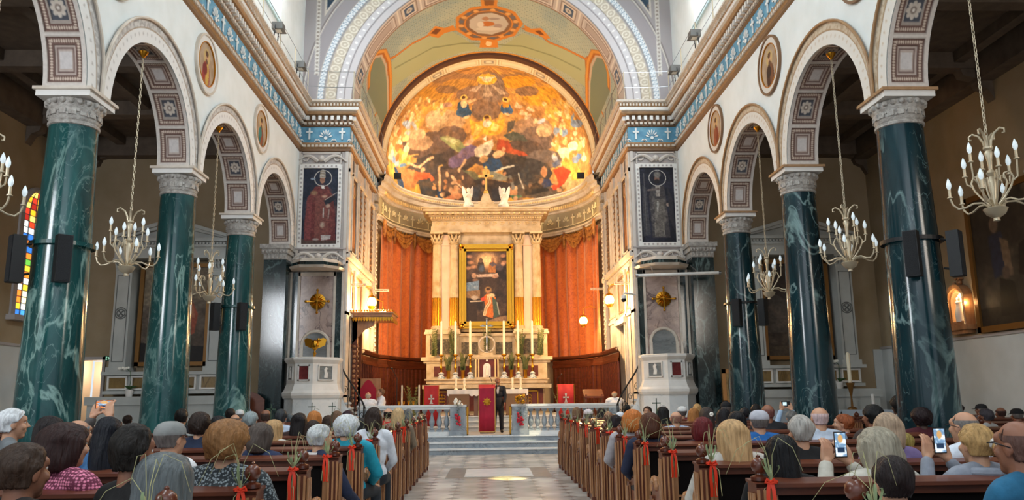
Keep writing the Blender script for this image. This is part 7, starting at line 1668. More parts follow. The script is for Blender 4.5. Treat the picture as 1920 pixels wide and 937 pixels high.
# doorway at the end of the left aisle, EXIT sign
q = g(); q.box(-10.52, -10.45, 20.22, 20.3, 0, 2.5); q.box(-9.79, -9.72, 20.22, 20.3, 0, 2.5); q.box(-10.52, -9.72, 20.22, 20.3, 2.42, 2.5); d2 = q.build('door_2', M_taupe, kind='structure')
q = g(); q.box(-10.45, -9.79, 21.2, 21.25, 0, 2.42); q.box(-10.6, -10.5, 20.6, 21.2, 0, 2.6); q.box(-9.75, -9.65, 20.6, 21.2, 0, 2.6); q.box(-10.6, -9.65, 20.6, 21.2, 2.6, 2.65); q.build('passage', mat('cream_passage_wall', '#F0DDC4', .7), d2)
point('passage_light', (-10.1, 20.75, 2.2), 9, (1, .86, .7), .15)
q = g(); q.obox((-10.1, 21.19, 1.9), (.02, .02, .04)); q.ball((-9.86, 20.95, 2.1), .03, 6); q.build('door_hardware', M_gold, d2)
t = thing('exit_sign', 'small green EXIT sign above the lit doorway', 'sign', (-9.6, 20.24, 2.46)); q = g(); q.box(-.17, .17, 0, .05, -.06, .06); q.build('housing', mat('sign_green', '#1E4A34', .5), t)
q = g(); lw = .009
def let(ch_, x0):
    S = {'E': [(0, 0, 0, 1), (0, 1, 1, 1), (0, .5, .8, .5), (0, 0, 1, 0)], 'X': [(0, 0, 1, 1), (0, 1, 1, 0)], 'I': [(.5, 0, .5, 1)], 'T': [(.5, 0, .5, 1), (0, 1, 1, 1)]}[ch_]
    for a, b_, c_, d_ in S: q.tube([(x0 + a * .045, -.003, -.032 + b_ * .064), (x0 + c_ * .045, -.003, -.032 + d_ * .064)], .006, 4)
for i, c_ in enumerate('EXIT'): let(c_, -.13 + .072 * i)
q.build('letters', mat('sign_letters', '#BFE8D0', .5, emit=([.7, 1, .85], .8)), t)

# stained glass window on the left wall
cvw = CV(40, 200, '#2E5E9A'); R = random.Random(5)
for j in range(20):
    for i in range(4):
        c_ = R.choice(['#E8C030', '#C83A1E', '#F0F0E8', '#2E66B4', '#5AA03C', '#E07828', '#F4E8B0', '#3E8ACC']) if j > 4 else R.choice(['#C8301E', '#E8A020', '#F4D860', '#8E1E16'])
        cvw.rect(i * 10, j * 10, i * 10 + 10, j * 10 + 10, c_)
for j in range(21): cvw.rect(0, j * 10 - .8, 40, j * 10 + .8, '#16181C')
for i in range(5): cvw.rect(i * 10 - .6, 0, i * 10 + .6, 200, '#16181C')
q = g(); q.box(-10.6, -10.55, 17.5, 17.65, 3.3, 5.6); q.box(-10.6, -10.55, 18.6, 18.75, 3.3, 5.6)
P = [(-10.57, 18.12 - .56 * math.cos(a), 5.6 + .66 * math.sin(a)) for a in [PI * j / 16 for j in range(17)]]; q.tube(P, .07, 6); q.box(-10.6, -10.4, 17.4, 18.8, 3.18, 3.3); w9 = q.build('window_9', M_taupe, kind='structure')
def wfn(U, V): 
    z = 6.2 - 2.9 * V; hw = np.where(z > 5.6, .5 * np.sqrt(np.maximum(0, 1 - ((z - 5.6) / .6) ** 2)), .5); return (-10.58 + 0 * U, 18.12 - hw + 2 * hw * U, z)
o = painted('stained_glass', cvw, wfn, 40, 120, w9, .3)
ms = mat('stained_glass_lit', (.8, .8, .8), .2, attr=True); at = [n for n in ms.node_tree.nodes if n.type == 'ATTRIBUTE'][0]; bs = ms.node_tree.nodes['Principled BSDF']; ms.node_tree.links.new(at.outputs['Color'], bs.inputs['Emission Color']); bs.inputs['Emission Strength'].default_value = 2.2
o.data.materials[0] = ms

# big dark painting and lit shrine on the right wall
t = thing('wall_painting', 'very large dark painting of praying monks in a gilt frame on the outer wall', 'painting', (10.17, 14.1, 4.0))
c = CV(170, 130, '#2C2622'); c.cloud('#4A4036', 40, .4, .7, 3); c.cloud('#6E5E4A', 30, .55, .75, 5, .7, (c.X < 90) * 1.); c.ell(34, 30, 7, 9, '#6A5648'); c.poly([(24, 40), (44, 38), (50, 80), (26, 84)], '#20263A'); c.poly([(40, 44), (52, 50), (54, 84), (44, 84)], '#6E5A48'); c.poly([(66, 56), (96, 44), (120, 70), (124, 128), (84, 128), (80, 90), (62, 84)], '#14110F'); c.ell(90, 46, 8, 9, '#4A3A2E'); c.poly([(34, 84), (54, 90), (58, 122), (30, 122)], '#15110F'); c.ell(44, 80, 6, 7, '#54443A')
c.poly([(124, 60), (150, 60), (160, 128), (120, 128)], '#1C1816'); c.rect(0, 112, 170, 130, '#1A1512', .7)
painted('canvas', c.grain(.2, 4), lambda U, V: (-.05 + 0 * U, 1.78 - 3.56 * U, 1.3 - 2.6 * V), 120, 90, t, .5)
q = g()
for a in ((-1.9, -1.78, -1.42, 1.42), (1.78, 1.9, -1.42, 1.42), (-1.9, 1.9, 1.3, 1.42), (-1.9, 1.9, -1.42, -1.3)): q.box(-.1, 0, *a)
q.build('frame', mat('dull_gilt_frame', '#7A5424', .4, .5), t)
t = thing('illuminated_shrine', 'small arched wooden wall shrine glowing around a white statuette', 'shrine', (10.19, 16.55, 3.15))
q = g(); arch_ = [(-.33, -.38), (.33, -.38), (.33, .2)] + [(.33 * math.cos(PI * k / 12), .2 + .33 * math.sin(PI * k / 12)) for k in range(1, 12)] + [(-.33, .2)]
def rim(sc0, sc1, d0, d1):
    n = len(arch_); A = [(u * sc0, v * sc0) for u, v in arch_]; B = [(u * sc1, v * sc1) for u, v in arch_]
    vs = [(-d0, u, v) for u, v in A] + [(-d1, u, v) for u, v in A] + [(-d1, u, v) for u, v in B] + [(-d0, u, v) for u, v in B]
    q.add(vs, [(j * n + i, j * n + (i + 1) % n, ((j + 1) % 4) * n + (i + 1) % n, ((j + 1) % 4) * n + i) for j in range(4) for i in range(n)])
rim(1, .82, 0, .2); rim(.8, .7, 0, .15)
q.box(-.24, .0, -.4, .4, -.46, -.36); q.box(-.18, 0, -.3, .3, -.54, -.46); q.box(-.1, 0, -.02, .02, .5, .74); q.box(-.1, 0, -.09, .09, .63, .67)
for sg in (-1, 1): q.lathe([(.03, -.36), (.025, .2), (.04, .22)], (-.19, sg * .29, 0), 10); q.ball((-.1, sg * .1, .56), .04, 5)
q.build('wooden_case', M_pewl, t)
q = g(); q.prism([(u * .7, v * .7) for u, v in arch_], lambda u, v, w: (-w, u, v), .0, .02); q.build('lit_back', mat('lit_shrine_back', '#FFF2D8', .5, emit=([1, .84, .56], 2.5)), t)
q = g(); q.lathe([(.08, -.28), (.09, -.1), (.06, .02), (.05, .1), (.07, .14), (.03, .17), (.045, .22), (.001, .28)], (-.12, 0, 0), 14); q.build('statuette', M_white, t, True)
point('shrine_light', (9.95, 16.55, 3.45), 5, (1, .72, .36), .05); point('shrine_underlight', (10.02, 16.2, 3.25), 6, (1, .66, .3), .05)
t = thing('leaning_icon', 'small framed relief picture standing beside the pulpit column, screen side', 'picture', (5.9, 19.3, 0)); c = CV(40, 64, '#A58A5E'); c.ell(20, 30, 13, 24, '#6E6250'); c.ell(20, 18, 5, 6, '#B49A78'); c.poly([(12, 24), (28, 24), (31, 56), (9, 56)], '#8E8470'); c.ring(20, 30, 14, 26, 2, '#4A3C2A')
painted('relief', c.grain(.2, 3), flat(-.17, .17, -.03, 1.9, 1.25), 30, 50, t, .6); q = g()
for a in ((-.26, -.17, 1.15, 2.0), (.17, .26, 1.15, 2.0), (-.26, .26, 1.9, 2.0), (-.26, .26, 1.15, 1.25)): q.box(a[0], a[1], -.05, 0, a[2], a[3])
q.box(-.17, .17, -.02, 0, 1.25, 1.9); q.build('frame', mat('light_oak', '#B07A42', .5), t); q = g(); q.box(-.2, -.16, 0, .04, 0, 1.2); q.box(.16, .2, 0, .04, 0, 1.2); q.box(-.02, .02, .2, .24, 0, 1.4); q.build('easel', M_pewl, t)

# floodlights and railings on the cornice
sl = None
for s in (-1, 1):
    for k, y in enumerate((12.2, 16.7, 18.8) if s < 0 else (12.2, 17.0, 19.0)):
        lb = 'black floodlight on the cornice ledge, %s, %s' % (SD[s], ['farthest from the altar arch', 'middle one', 'nearest the altar arch'][k])
        if sl: dup(sl, (s * 4.8, y, 9.6), rz=0 if s < 0 else PI, label=lb)
        else:
            sl = t = thing('floodlight', lb, 'floodlight', (s * 4.8, y, 9.6), 0, 'floodlights on the nave cornice')
            q = g(); q.box(-.11, .13, -.13, .13, .0, .16); q.box(.0, .16, -.15, .15, -.01, .0); q.build('housing', mat('grey_lamp_housing', '#5A5854', .5), t); q = g(); q.box(-.05, .08, -.08, .08, -.012, -.002); q.build('lens', mat('lamp_lens', '#C9C4B8', .2), t); q = g(); q.tube([(-.02, -.14, .08), (-.04, -.15, -.2), (-.08, 0, -.4), (-.04, .15, -.2), (-.02, .14, .08)], .012, 6); q.build('yoke', M_black, t)
    t = thing('cornice_railing', 'thin wire and post safety railing along the cornice, %s' % SD[s], 'railing', (0, 0, 0))
    P = [(s * 4.82, y, 9.2) for y in [3 + 1.4 * j for j in range(12)]] + [(s * 4.82, 19.8, 9.2), (s * 4.3, 19.88, 9.2), (s * 3.62, 19.88, 9.2), (s * 3.55, 20.6, 9.2)]
    for p in P: q = g(); q.tube([p, (p[0], p[1], p[2] + .8)], .012, 5); q.build('post', M_chw, t)
    q = g()
    for h_ in (.35, .78): q.tube([(p[0], p[1], p[2] + h_) for p in P], .007, 5)
    q.build('wires', M_steel, t)
    q = g(); q.tube([(s * 3.55, y, z) for y, z in ((20.3, 9.25), (21.5, 9.9), (22.6, 9.3), (23.6, 9.9), (24.6, 9.3))], .008, 5); q.tube([(s * 3.5, y, 9.85) for y in (20.3, 22.5, 24.9)], .008, 5)
    for y in (21.2, 22.4, 23.6, 24.8): q.tube([(s * 3.5, y, 9.2), (s * 3.5, y, 9.9)], .01, 5)
    tag(q.build('vault_foot_railing', M_steel), 'thin metal lattice railing at the foot of the chancel vault, %s' % SD[s], 'railing')
    fl = thing('apse_floodlamp', 'bright floodlamp on the apse cornice lighting the fresco, %s' % SD[s], 'floodlight', (s * 3.12, 25.85, 8.7)); q = g(); q.box(-.12, .12, -.06, .06, 0, .2); q.build('housing', M_black, fl); q = g(); q.box(-.1, .1, .06, .065, .02, .18); q.build('lens', mat('lit_lamp_lens', '#FFF0D0', .3, emit=([1, .85, .6], 6)), fl)

# ---------------------------------------------------------------- pews
PY = [3.2 + 1.13 * k for k in range(12)]
def pew_proto():
    t = thing('pew', 'x', 'pew', (0, 0, 0)); L0, L1 = .06, 3.42          # aisle end at local x = 0, body runs to +x
    q = g()                                          # aisle end panel: board, pilaster strips, curled armrest
    q.prism([(-.08, 0), (.46, 0), (.46, .6), (.38, .66), (.3, .6), (.2, .62), (.12, .74), (.06, .93), (-.08, .93)], lambda u, v, w: (w, u, v), 0, .05, 0)
    q.box(-.015, .065, -.1, .04, 0, .95, 0); q.box(-.02, .07, .36, .46, 0, .56, 0)
    for x in (-.02,):
        for y0 in (-.09, -.055, -.02): q.box(x - .012, x, y0, y0 + .018, .1, .9, 1)
        for x0 in (-.015, .018, .051): q.box(x0, x0 + .014, -.112, -.1, .06, .92, 1)
        for x0 in (-.018, .018, .054): q.box(x0, x0 + .012, .35, .36, .06, .54, 1)
        for y0 in (.375, .405, .435): q.box(x - .016, x - .004, y0, y0 + .015, .08, .52, 1)
    q.tube([(.02, .4 + .07 * math.cos(a), .63 + .07 * math.sin(a)) for a in [j * .6 - .6 for j in range(9)]], [.035, .035, .034, .032, .03, .027, .024, .02, .015], 8, 1)
    q.tube([(.02, .1 + .05 * math.cos(a), .72 + .05 * math.sin(a)) for a in [j * .6 - 1 for j in range(7)]], [.03, .03, .028, .026, .022, .018, .012], 8, 1)
    q.build('end_panel', [M_pew, M_pewl], t)
    q = g(); q.box(L1 - .05, L1, -.1, .46, 0, .93); q.build('end_panel', M_pew, t)
    q = g(); q.box(L0, L1, -.01, .02, .1, .9, 1); q.box(L0, L1, -.05, .04, .885, .93, 0); q.prism([(-.1, .93), (.06, .95), (.06, .965), (-.1, .95)], lambda u, v, w: (w, u, v), -.02, L1 + .01, 0)
    for x in (L0, (L0 + L1) / 2 - .05, L1 - .15): q.box(x, x + .06, -.035, -.01, .05, .9, 2)
    q.box(L0, L1, -.03, -.01, .6, .615, 2); q.box(L0, L1, -.035, -.01, .05, .14, 0); q.build('backrest', [M_pew, M_pewd, M_pewl], t)
    q = g(); q.box(L0, L1, .04, .44, .42, .46); q.box(L0, L1, .1, .13, .1, .42); q.build('seat', M_pew, t)
    q = g(); q.box(L0, L1 - .05, -.42, -.24, .16, .21); q.box(L0 + .3, L0 + .36, -.4, -.02, .1, .16); q.box(L1 - .5, L1 - .44, -.4, -.02, .1, .16); q.build('kneeler', M_pewd, t)
    q = g(); q.lathe([(.001, .955), (.045, .96), (.045, .98), (.02, .99), (.018, .998), (.034, 1.01), (.043, 1.035), (.037, 1.06), (.02, 1.075), (.01, 1.08), (.011, 1.087), (.001, 1.095)], (.03, -.02, 0), 16); q.build('finial', M_wood, t, True)
    return t
pp = pew_proto(); used = False
ordw = ['rearmost', 'second from the rear', 'third from the rear', 'fourth from the rear', 'fifth from the rear', 'sixth from the rear', 'sixth from the altar steps', 'fifth from the altar steps', 'fourth from the altar steps', 'third from the altar steps', 'second from the altar steps', 'closest to the altar steps']
M_rib = mat('orange_red_ribbon', '#D8330F', .5); M_pl = mat('pale_dry_palm', '#A9A678', .6); M_pg = mat('palm_green', '#8A9A70', .6)
posy = []
for v in range(3):
    R = random.Random(40 + v); t = thing('palm_posy', 'x', 'palm decoration', (0, 0, 0))
    q = g()
    for k in range(4):
        a = R.uniform(0, 6.28); b_ = R.uniform(.4, 1.3); hh = R.uniform(.26, .42); q.tube([(.0, 0, -.08), (.02 * math.cos(a), .02 * math.sin(a), hh * .5), (.09 * b_ * math.cos(a), .09 * b_ * math.sin(a), hh * .85), (.22 * b_ * math.cos(a), .22 * b_ * math.sin(a), hh * (.95 - .3 * b_)), (.3 * b_ * math.cos(a), .3 * b_ * math.sin(a), hh * (.7 - .5 * b_))], [.0025, .0025, .002, .002, .001], 4)
    for k in range(2): a = R.uniform(0, 6.28); q.tube([(0, 0, 0), (.05 * math.cos(a), -.04, -.05), (.06 * math.cos(a), -.06, -.25)], .003, 4)
    q.build('dry_strands', M_pl, t)
    q = g()
    for k in range(6):
        a = k * 1.05 + R.random(); d = Vector((math.cos(a), math.sin(a), 0)); sd = Vector((-d.y, d.x, 0)) * .012; h0, h1 = .03, R.uniform(.07, .15); P = []
        for j in range(5): u = j / 4; c_ = d * (.015 + .05 * math.sin(u * 2.6)) + Vector((0, 0, h0 + (h1) * math.sin(u * 1.9))); w = (1 - u) * (u + .25) * 2.2; P += [c_ - sd * w, c_ + sd * w]
        q.add(P, [(2 * j, 2 * j + 1, 2 * j + 3, 2 * j + 2) for j in range(4)])
    q.tube([(0, 0, -.15), (0, 0, .06)], .012, 6); o = q.build('green_leaves', M_pg, t, True)
    q = g(); q.tube([(.035 * math.cos(a), .035 * math.sin(a), 0) for a in [2 * PI * j / 12 for j in range(13)]], .014, 6)
    for sg in (-1, 1):
        P = []
        for j in range(6): u = j / 5; c_ = Vector((sg * (.008 + .018 * u + .008 * math.sin(u * 5)), -.045 - .01 * math.sin(u * 4), -.26 * u)); P += [c_ + Vector((-.013, 0, 0)), c_ + Vector((.013, .006, 0))]
        q.add(P, [(2 * j, 2 * j + 1, 2 * j + 3, 2 * j + 2) for j in range(5)])
        q.tube([(sg * .0, -.04, 0), (sg * .025, -.05, .02), (sg * .035, -.05, 0), (0, -.04, -.01)], [.008, .013, .012, .008], 5)
    q.build('ribbon', M_rib, t, True); posy.append([t, False])
R = random.Random(11)
for s in (-1, 1):
    for k, y in enumerate(PY):
        x = s * (1.30 if s < 0 else 1.33)
        r = pp if not used else dup(pp); used = True
        r.location = (x, y, 0); r.rotation_euler = (0, 0, 0); r.scale = (s, 1, 1)
        r['label'] = 'dark wooden pew %s, %s' % (ordw[k], SD[s]); r['group'] = 'nave pews'
        j = k % 3; p, u_ = posy[j]
        lb = 'ribboned palm posy on the pew end %s, %s' % (ordw[k], SD[s])
        if u_: p = dup(p)
        posy[j][1] = True; p.location = (x + s * .07, y - .09, .96); p.rotation_euler = (0, 0, R.uniform(0, 1.0) - .5); p['label'] = lb; p['group'] = 'palm posies on the pew ends'; f_ = R.uniform(.62, .85); p.scale = (f_, f_, f_)
for s in (-1, 1):                                    # aisle benches beyond the columns
    for k in range(8):
        y = 3.2 + 1.13 * k * 1.5; r = dup(pp, (s * 6.1, y, 0), label='dark pew in the side aisle, %s from the rear, %s' % (['first', 'second', 'third', 'fourth', 'fifth', 'sixth', 'seventh', 'eighth'][k], SD[s]), group='side aisle pews'); r.scale = (s, 1, 1)
# sun through a high window: a bright yellow patch on the nave floor and one by the altar rail
spot('sunbeam', (4.9, 9.0, 12.2), (.25, 14.2, 0), 42000, (1, .74, .26), .052, .9, .03)
spot('sunbeam', (4.9, 16.0, 12.0), (.95, 20.8, .44), 9000, (1, .84, .5), .05, .4, .02)

for k, (x, y, z, lb) in enumerate(((2.04, 10.05, 1.2, 'beside the bald checked-shirt person'), (-2.78, 12.3, 1.18, 'below the pulpit, farther from the stair'), (-2.47, 12.3, 1.18, 'before the pulpit stair'), (-2.79, 10.05, 1.18, 'before the black pilaster'))):
    q = g(); q.box(-.006, .006, -.004, .004, -.24, .17); q.box(-.055, .055, -.004, .004, .1, .115); q.tube([(0, 0, -.02), (.05, -.01, .09), (.12, -.02, .06)], .0025, 4)
    tag(q.build('palm_cross', mat('dark_green_palm', '#2E4634', .6), loc=(x, y, z)), 'small woven green palm cross standing on a pew, %s' % lb, 'cross')
# ================================================================= PEOPLE
FOLK = [
(-4.02, 6.76, 1.038, 1.082, 'short', 'DADDE0', '6E7478', 'f', -55, 'person with white hair in a grey jacket before the frontmost green column'),
(-1.99, 3.37, 0.954, 1.033, 'short', '3A2A20', '2A2624', 't', -25, 'person with short brown hair, lowest head on the open-door side'),
(-2.41, 4.5, 0.985, 1.2, 'bob', '2E1A18', 'PINK', 'f', -30, 'person with dark brown bob in a pink knitted cardigan with pearl earrings'),
(-3.11, 5.63, 1.0, 0.976, 'long', '1E1718', '1C1A1C', 'f', 0, 'person with long dark hair behind the pink-cardigan person'),
(-3.48, 6.76, 0.969, 1.127, 'bald', '8E9AA0', '5E5A58', 'f', -20, 'person with thinning grey hair holding up a phone near the frontmost green column'),
(-2.71, 5.63, 0.992, 0.938, 'long', '10131C', '3E6E9E', 'f', 0, 'person with sleek black hair and a blue top beside a red-clad neighbour'),
(-3.86, 7.89, 0.817, 1.157, 'long', '2A1C18', 'D01818', 'f', 0, 'person in a bright red top between the pink cardigan and the black-clad person'),
(-1.55, 3.37, 1.008, 0.854, 'short', '17120F', '151313', 't', -35, 'person with thick black hair and black clothes in the third row'),
(-2.28, 5.63, 0.969, 1.051, 'cap', '8A8C8A', 'E8EAEC', 'f', -30, 'person in a white shirt wearing a grey camouflage cap with visor'),
(-1.42, 3.37, 0.916, 1.168, 'long', '5E6466', '4A4C50', 'f', 0, 'person with long streaked grey hair at the aisle end of the rearmost row'),
(-4.35, 11.28, 0.985, 0.978, 'short', '22201E', '23242A', 'f', 0, 'person with dark hair before the middle green column, open-door side'),
(-2.89, 7.89, 0.977, 0.947, 'curly', '2A1E18', '1E2A44', 'f', -10, 'person with round dark brown hair in a navy dotted shirt'),
(-3.09, 9.02, 0.939, 0.962, 'long', '17181C', '22242C', 'f', 0, 'person with long dark hair behind the tweed-jacket person, open-door side'),
(-4.76, 14.67, 0.954, 0.978, 'short', '2A2624', '2C2C30', 't', 0, 'person with short dark hair far back beside the pulpit column, open-door side'),
(-4.32, 13.54, 0.893, 0.993, 'bald', '7A6A60', 'DADCE0', 'f', 0, 'bald person with pale shirt before the pulpit column, open-door side'),
(-3.07, 10.15, 0.962, 1.015, 'short', '8E9A9C', '2E3034', 'f', 0, 'person with blue-grey hair left of the black marble pilaster'),
(-1.53, 4.5, 0.985, 1.11, 'curly', '8A6038', 'TWEED', 'f', -15, 'person with wavy auburn-blonde hair in a grey tweed jacket'),
(-1.98, 6.76, 0.924, 0.991, 'bob', '4E443E', '1C2A4A', 'f', -20, 'person with twisted grey-brown hair and navy top with white strap'),
(-2.47, 9.02, 0.901, 1.022, 'long', 'B89468', 'D8D2C8', 'f', -20, 'person with long blonde hair in front of the pulpit, open-door side'),
(-3.5, 12.41, 0.962, 0.993, 'bald', '4A3A34', '26262A', 't', 0, 'balding person in black beside the pilaster base'),
(-2.98, 11.28, 0.969, 0.902, 'short', '2E3236', 'B9C6D8', 'f', 0, 'person with cropped dark hair in a pale patterned shirt'),
(-3.96, 15.8, 0.855, 0.84, 'short', '5A6266', '3A3E44', 'f', 0, 'person with small grey head just before the pulpit base'),
(-2.46, 10.15, 0.939, 1.015, 'long', '191415', '3A2420', 'f', 0, 'person with long black hair below the pulpit, open-door side'),
(-2.52, 11.28, 0.939, 0.978, 'bob', 'B07038', '5A3A28', 'f', 0, 'person with orange-brown hair below the pulpit, open-door side'),
(-2.04, 9.02, 0.893, 0.902, 'long', '2E211C', '4A3A34', 'f', 0, 'person with dark brown hair behind the white-haired navy-jacket person'),
(-1.49, 6.76, 0.916, 1.014, 'short', 'B9BCBC', '1B2744', 'f', -45, 'person with swept white-grey hair, navy jacket and white collar at the aisle end'),
(-2.77, 13.54, 0.855, 0.993, 'bob', '3A2A20', '5A4A40', 'f', 0, 'person with brown hair beside the small cross finials, open-door side'),
(-2.42, 12.41, 0.924, 0.91, 'bob', '6A503C', '6A6460', 'f', 0, 'person with mid-brown hair before the pulpit stair, open-door side'),
(-2.05, 11.28, 0.947, 0.978, 'short', '2A1420', '3A2030', 'f', 0, 'person with dark plum cap-like hair before the pulpit stair'),
(-1.47, 7.89, 0.947, 1.157, 'curly', 'C4C8CA', '1896AE', 'f', -10, 'person with silver hair in a bright turquoise top at the aisle end'),
(-1.68, 10.15, 0.885, 0.88, 'long', '1C1C1E', '2A2A30', 'f', 0, 'person with straight dark hair behind the turquoise-clad person'),
(-1.37, 9.02, 0.992, 0.902, 'bob', '2A1C16', 'D8DCE4', 'f', 0, 'person with dark brown hair and white top before the altar rail'),
(-1.77, 13.54, 0.947, 0.993, 'bald', '241C1A', 'C81C22', 'f', 0, 'balding dark-haired person in a red jacket near the altar rail'),
(-1.48, 12.41, 0.954, 0.993, 'long', 'C4A478', '8A7A66', 'f', 0, 'person with wavy blonde hair before the altar rail, open-door side'),
(-1.65, 15.8, 0.901, 0.843, 'bob', '6A6E72', 'E4DCE8', 'f', 0, 'person in pale lilac in the front pews, open-door side'),
(1.66, 15.8, 0.893, 0.84, 'bob', '7A5A44', '6A5A50', 'f', 0, 'person with light brown hair in the front pews, screen side'),
(1.75, 14.67, 0.885, 0.978, 'cap', 'E0D4D4', 'B02850', 'f', 0, 'person in a pale cap and raspberry top, front pews on the screen side'),
(2.15, 15.8, 0.885, 0.895, 'long', '221C1E', '2A2430', 'f', 0, 'person with long dark hair before the rail, screen side'),
(1.78, 12.41, 0.893, 0.951, 'bald', '6A4A40', '2A3248', 't', 0, 'ruddy bald person in navy before the priest at the rail'),
(1.7, 11.28, 0.863, 0.902, 'bob', '20161A', '241C20', 'f', 0, 'person with dark wine-coloured hair behind the ruddy bald person'),
(2.34, 14.67, 0.84, 0.88, 'cap', 'E4E8F0', 'C4CCD8', 'f', 0, 'person in a white sun hat between dark-haired neighbours'),
(2.66, 15.8, 0.931, 0.84, 'short', '151414', '23262E', 'f', 0, 'person with black hair farthest forward by the pulpit stair, screen side'),
(1.54, 9.02, 0.947, 1.112, 'bob', 'B4682C', 'A9A4A8', 'f', 0, 'person with thick ginger hair and pale scarf, screen side'),
(3.07, 15.8, 0.901, 0.948, 'short', '3A2C26', '2A2C34', 'f', 150, 'person facing backwards below the pulpit, screen side'),
(1.51, 7.89, 0.939, 0.999, 'bob', '4A2818', '1E2640', 'f', 0, 'person with chestnut brown hair in navy beside the checked shirt'),
(2.63, 12.41, 0.931, 1.034, 'long', '131212', '1C1C20', 'f', 0, 'person with long black hair behind the bald checked-shirt person'),
(2.57, 11.28, 0.901, 1.015, 'bald', '9A7060', 'CHECK', 'f', 0, 'bald person in a blue and white checked shirt'),
(3.49, 14.67, 0.908, 0.978, 'cap', 'E6E6E4', '7A3038', 'f', 0, 'person in a white woolly hat just beyond the bald checked-shirt person'),
(3.41, 13.54, 0.893, 0.993, 'long', 'A06A38', 'B4A898', 'f', 0, 'person with long copper-blonde hair before the black pilaster, screen side'),
(4.07, 15.8, 0.924, 0.843, 'bob', 'C49A64', '5A4A3A', 'f', 0, 'person with pale golden hair beyond the copper-haired person'),
(2.7, 10.15, 0.947, 0.947, 'long', '3A322E', '4A4440', 'f', 0, 'person with dark hair wearing a white flower clip'),
(2.03, 7.89, 0.901, 0.999, 'bob', '5A1418', '3A1418', 'f', 0, 'person with dyed deep red hair, screen side'),
(1.63, 5.63, 0.939, 1.126, 'long', 'B89468', 'C8C4BC', 'f', 8, 'person with long straight blonde hair in the fourth row, screen side'),
(3.97, 13.54, 0.977, 0.993, 'cap', '16161A', '1C1C22', 't', 0, 'person in a black beanie before the leaning icon'),
(3.25, 11.28, 0.916, 0.978, 'long', '151317', '202024', 'f', 0, 'person with long black hair below the beanie wearer'),
(2.73, 9.02, 0.924, 1.022, 'long', '101014', '2A5A7A', 'f', 0, 'person with long black hair and a blue top beside the blonde person'),
(4.65, 14.67, 0.878, 0.978, 'short', '2A2A2E', '2E343E', 't', 0, 'person with dark hair at the foot of the pulpit column, screen side'),
(2.6, 7.89, 0.954, 1.052, 'cap', 'B4B6C0', '1E66B0', 'f', 0, 'person in a light grey flat cap and royal blue shirt'),
(5.05, 15.8, 0.656, 0.948, 'short', '2A2420', '5AC4C0', 'f', 0, 'person in turquoise beside the grey flat cap'),
(3.49, 10.15, 0.977, 1.015, 'bald', '7A5048', '1A1C22', 't', 0, 'ruddy bald person in black before the side altar steps, screen side'),
(4.48, 13.54, 0.939, 0.903, 'short', '1A1818', '22222A', 't', 0, 'person with black curls beside the ruddy bald person'),
(2.12, 5.63, 0.962, 0.938, 'short', 'A8A49E', '141417', 'f', 10, 'person with short grey hair in a black coat, screen side'),
(1.56, 4.5, 0.901, 0.93, 'long', '0E0D10', '0F0F12', 'f', 0, 'person with long black hair and black coat, third row on the screen side'),
(3.21, 7.89, 0.977, 1.052, 'bald', 'D0B8B8', 'C4D2E4', 'f', 0, 'person with thin white hair over a pink scalp and pale blue shirt'),
(3.65, 9.02, 0.863, 1.022, 'long', '6A4A34', '2A2422', 'f', -10, 'person with long light brown hair beside the black coat'),
(3.95, 9.02, 0.893, 1.022, 'short', '8A4A28', 'B8A0B0', 'f', 60, 'person with short ginger hair looking down in profile'),
(3.75, 7.89, 0.985, 1.052, 'short', '0E0D0E', '3A2E2A', 't', 20, 'person with jet black hair before the clothed tables'),
(2.75, 5.63, 0.962, 0.938, 'bob', 'A8917A', '7A6A9A', 'f', 0, 'person with ash-blonde bob and lilac scarf beside the yellow-green top'),
(3.45, 6.76, 0.817, 0.856, 'short', '8A7A40', 'A8B040', 'f', 0, 'person in a yellow-green cardigan, mostly hidden behind the ash-blonde bob'),
(2.11, 4.5, 0.924, 1.08, 'bob', '9A9280', 'C8C4B8', 'f', 15, 'person with straight grey-blonde hair filming on a phone, second visible row'),
(5.21, 10.15, 1.031, 1.015, 'curly', '0D0B0C', 'D8DADC', 'd', 10, 'person with black curly hair and a white top near the large column'),
(4.86, 9.02, 0.931, 1.022, 'curly', '1A0A0E', '4A1220', 'd', 0, 'person in a dark maroon jacket against the large column'),
(1.61, 3.37, 0.878, 0.876, 'short', '1E1414', 'D4D6D4', 'f', 0, 'person with dark brown hair and white collar in the rearmost row'),
(3.3, 5.63, 0.977, 0.976, 'bald', '7A7672', 'DCE6F4', 'f', 25, 'balding grey person in a white-blue shirt before the large column'),
(2.68, 4.5, 0.939, 0.96, 'pony', 'B08C5A', '8A909C', 'f', 12, 'person with blonde ponytail in a grey hoodie holding up a phone'),
(2.16, 3.37, 0.992, 0.899, 'bald', '5A4038', '1E6488', 't', 25, 'bald person with glasses in a blue shirt, largest head on the screen side'),
(9.37, 15.8, 0.885, 0.948, 'short', '2A1C1A', '3A2C2C', 't', 0, 'person with dark head far back by the outer wall, first beyond the large column'),
(9.11, 14.67, 0.893, 0.978, 'cap', '1C1C20', '5A5A60', 't', 30, 'person in a black flat cap by the outer wall'),
(7.04, 11.28, 0.885, 0.978, 'short', '3E3A40', 'C4C8CC', 't', 30, 'person with dark grey hair in a pale jacket by the outer wall'),
(8.74, 13.54, 0.863, 0.993, 'bald', '3A2622', '2A2226', 't', 0, 'bald person in deep shade by the outer wall'),
(8.26, 12.41, 0.863, 0.993, 'cap', '121216', 'A81A20', 't', 0, 'person in a black cap and red top by the outer wall'),
(-8.16, 15.8, 0.901, 0.843, 'short', '17120F', '22242A', 't', 0, 'person with small dark head at the foot of the lit doorway'),
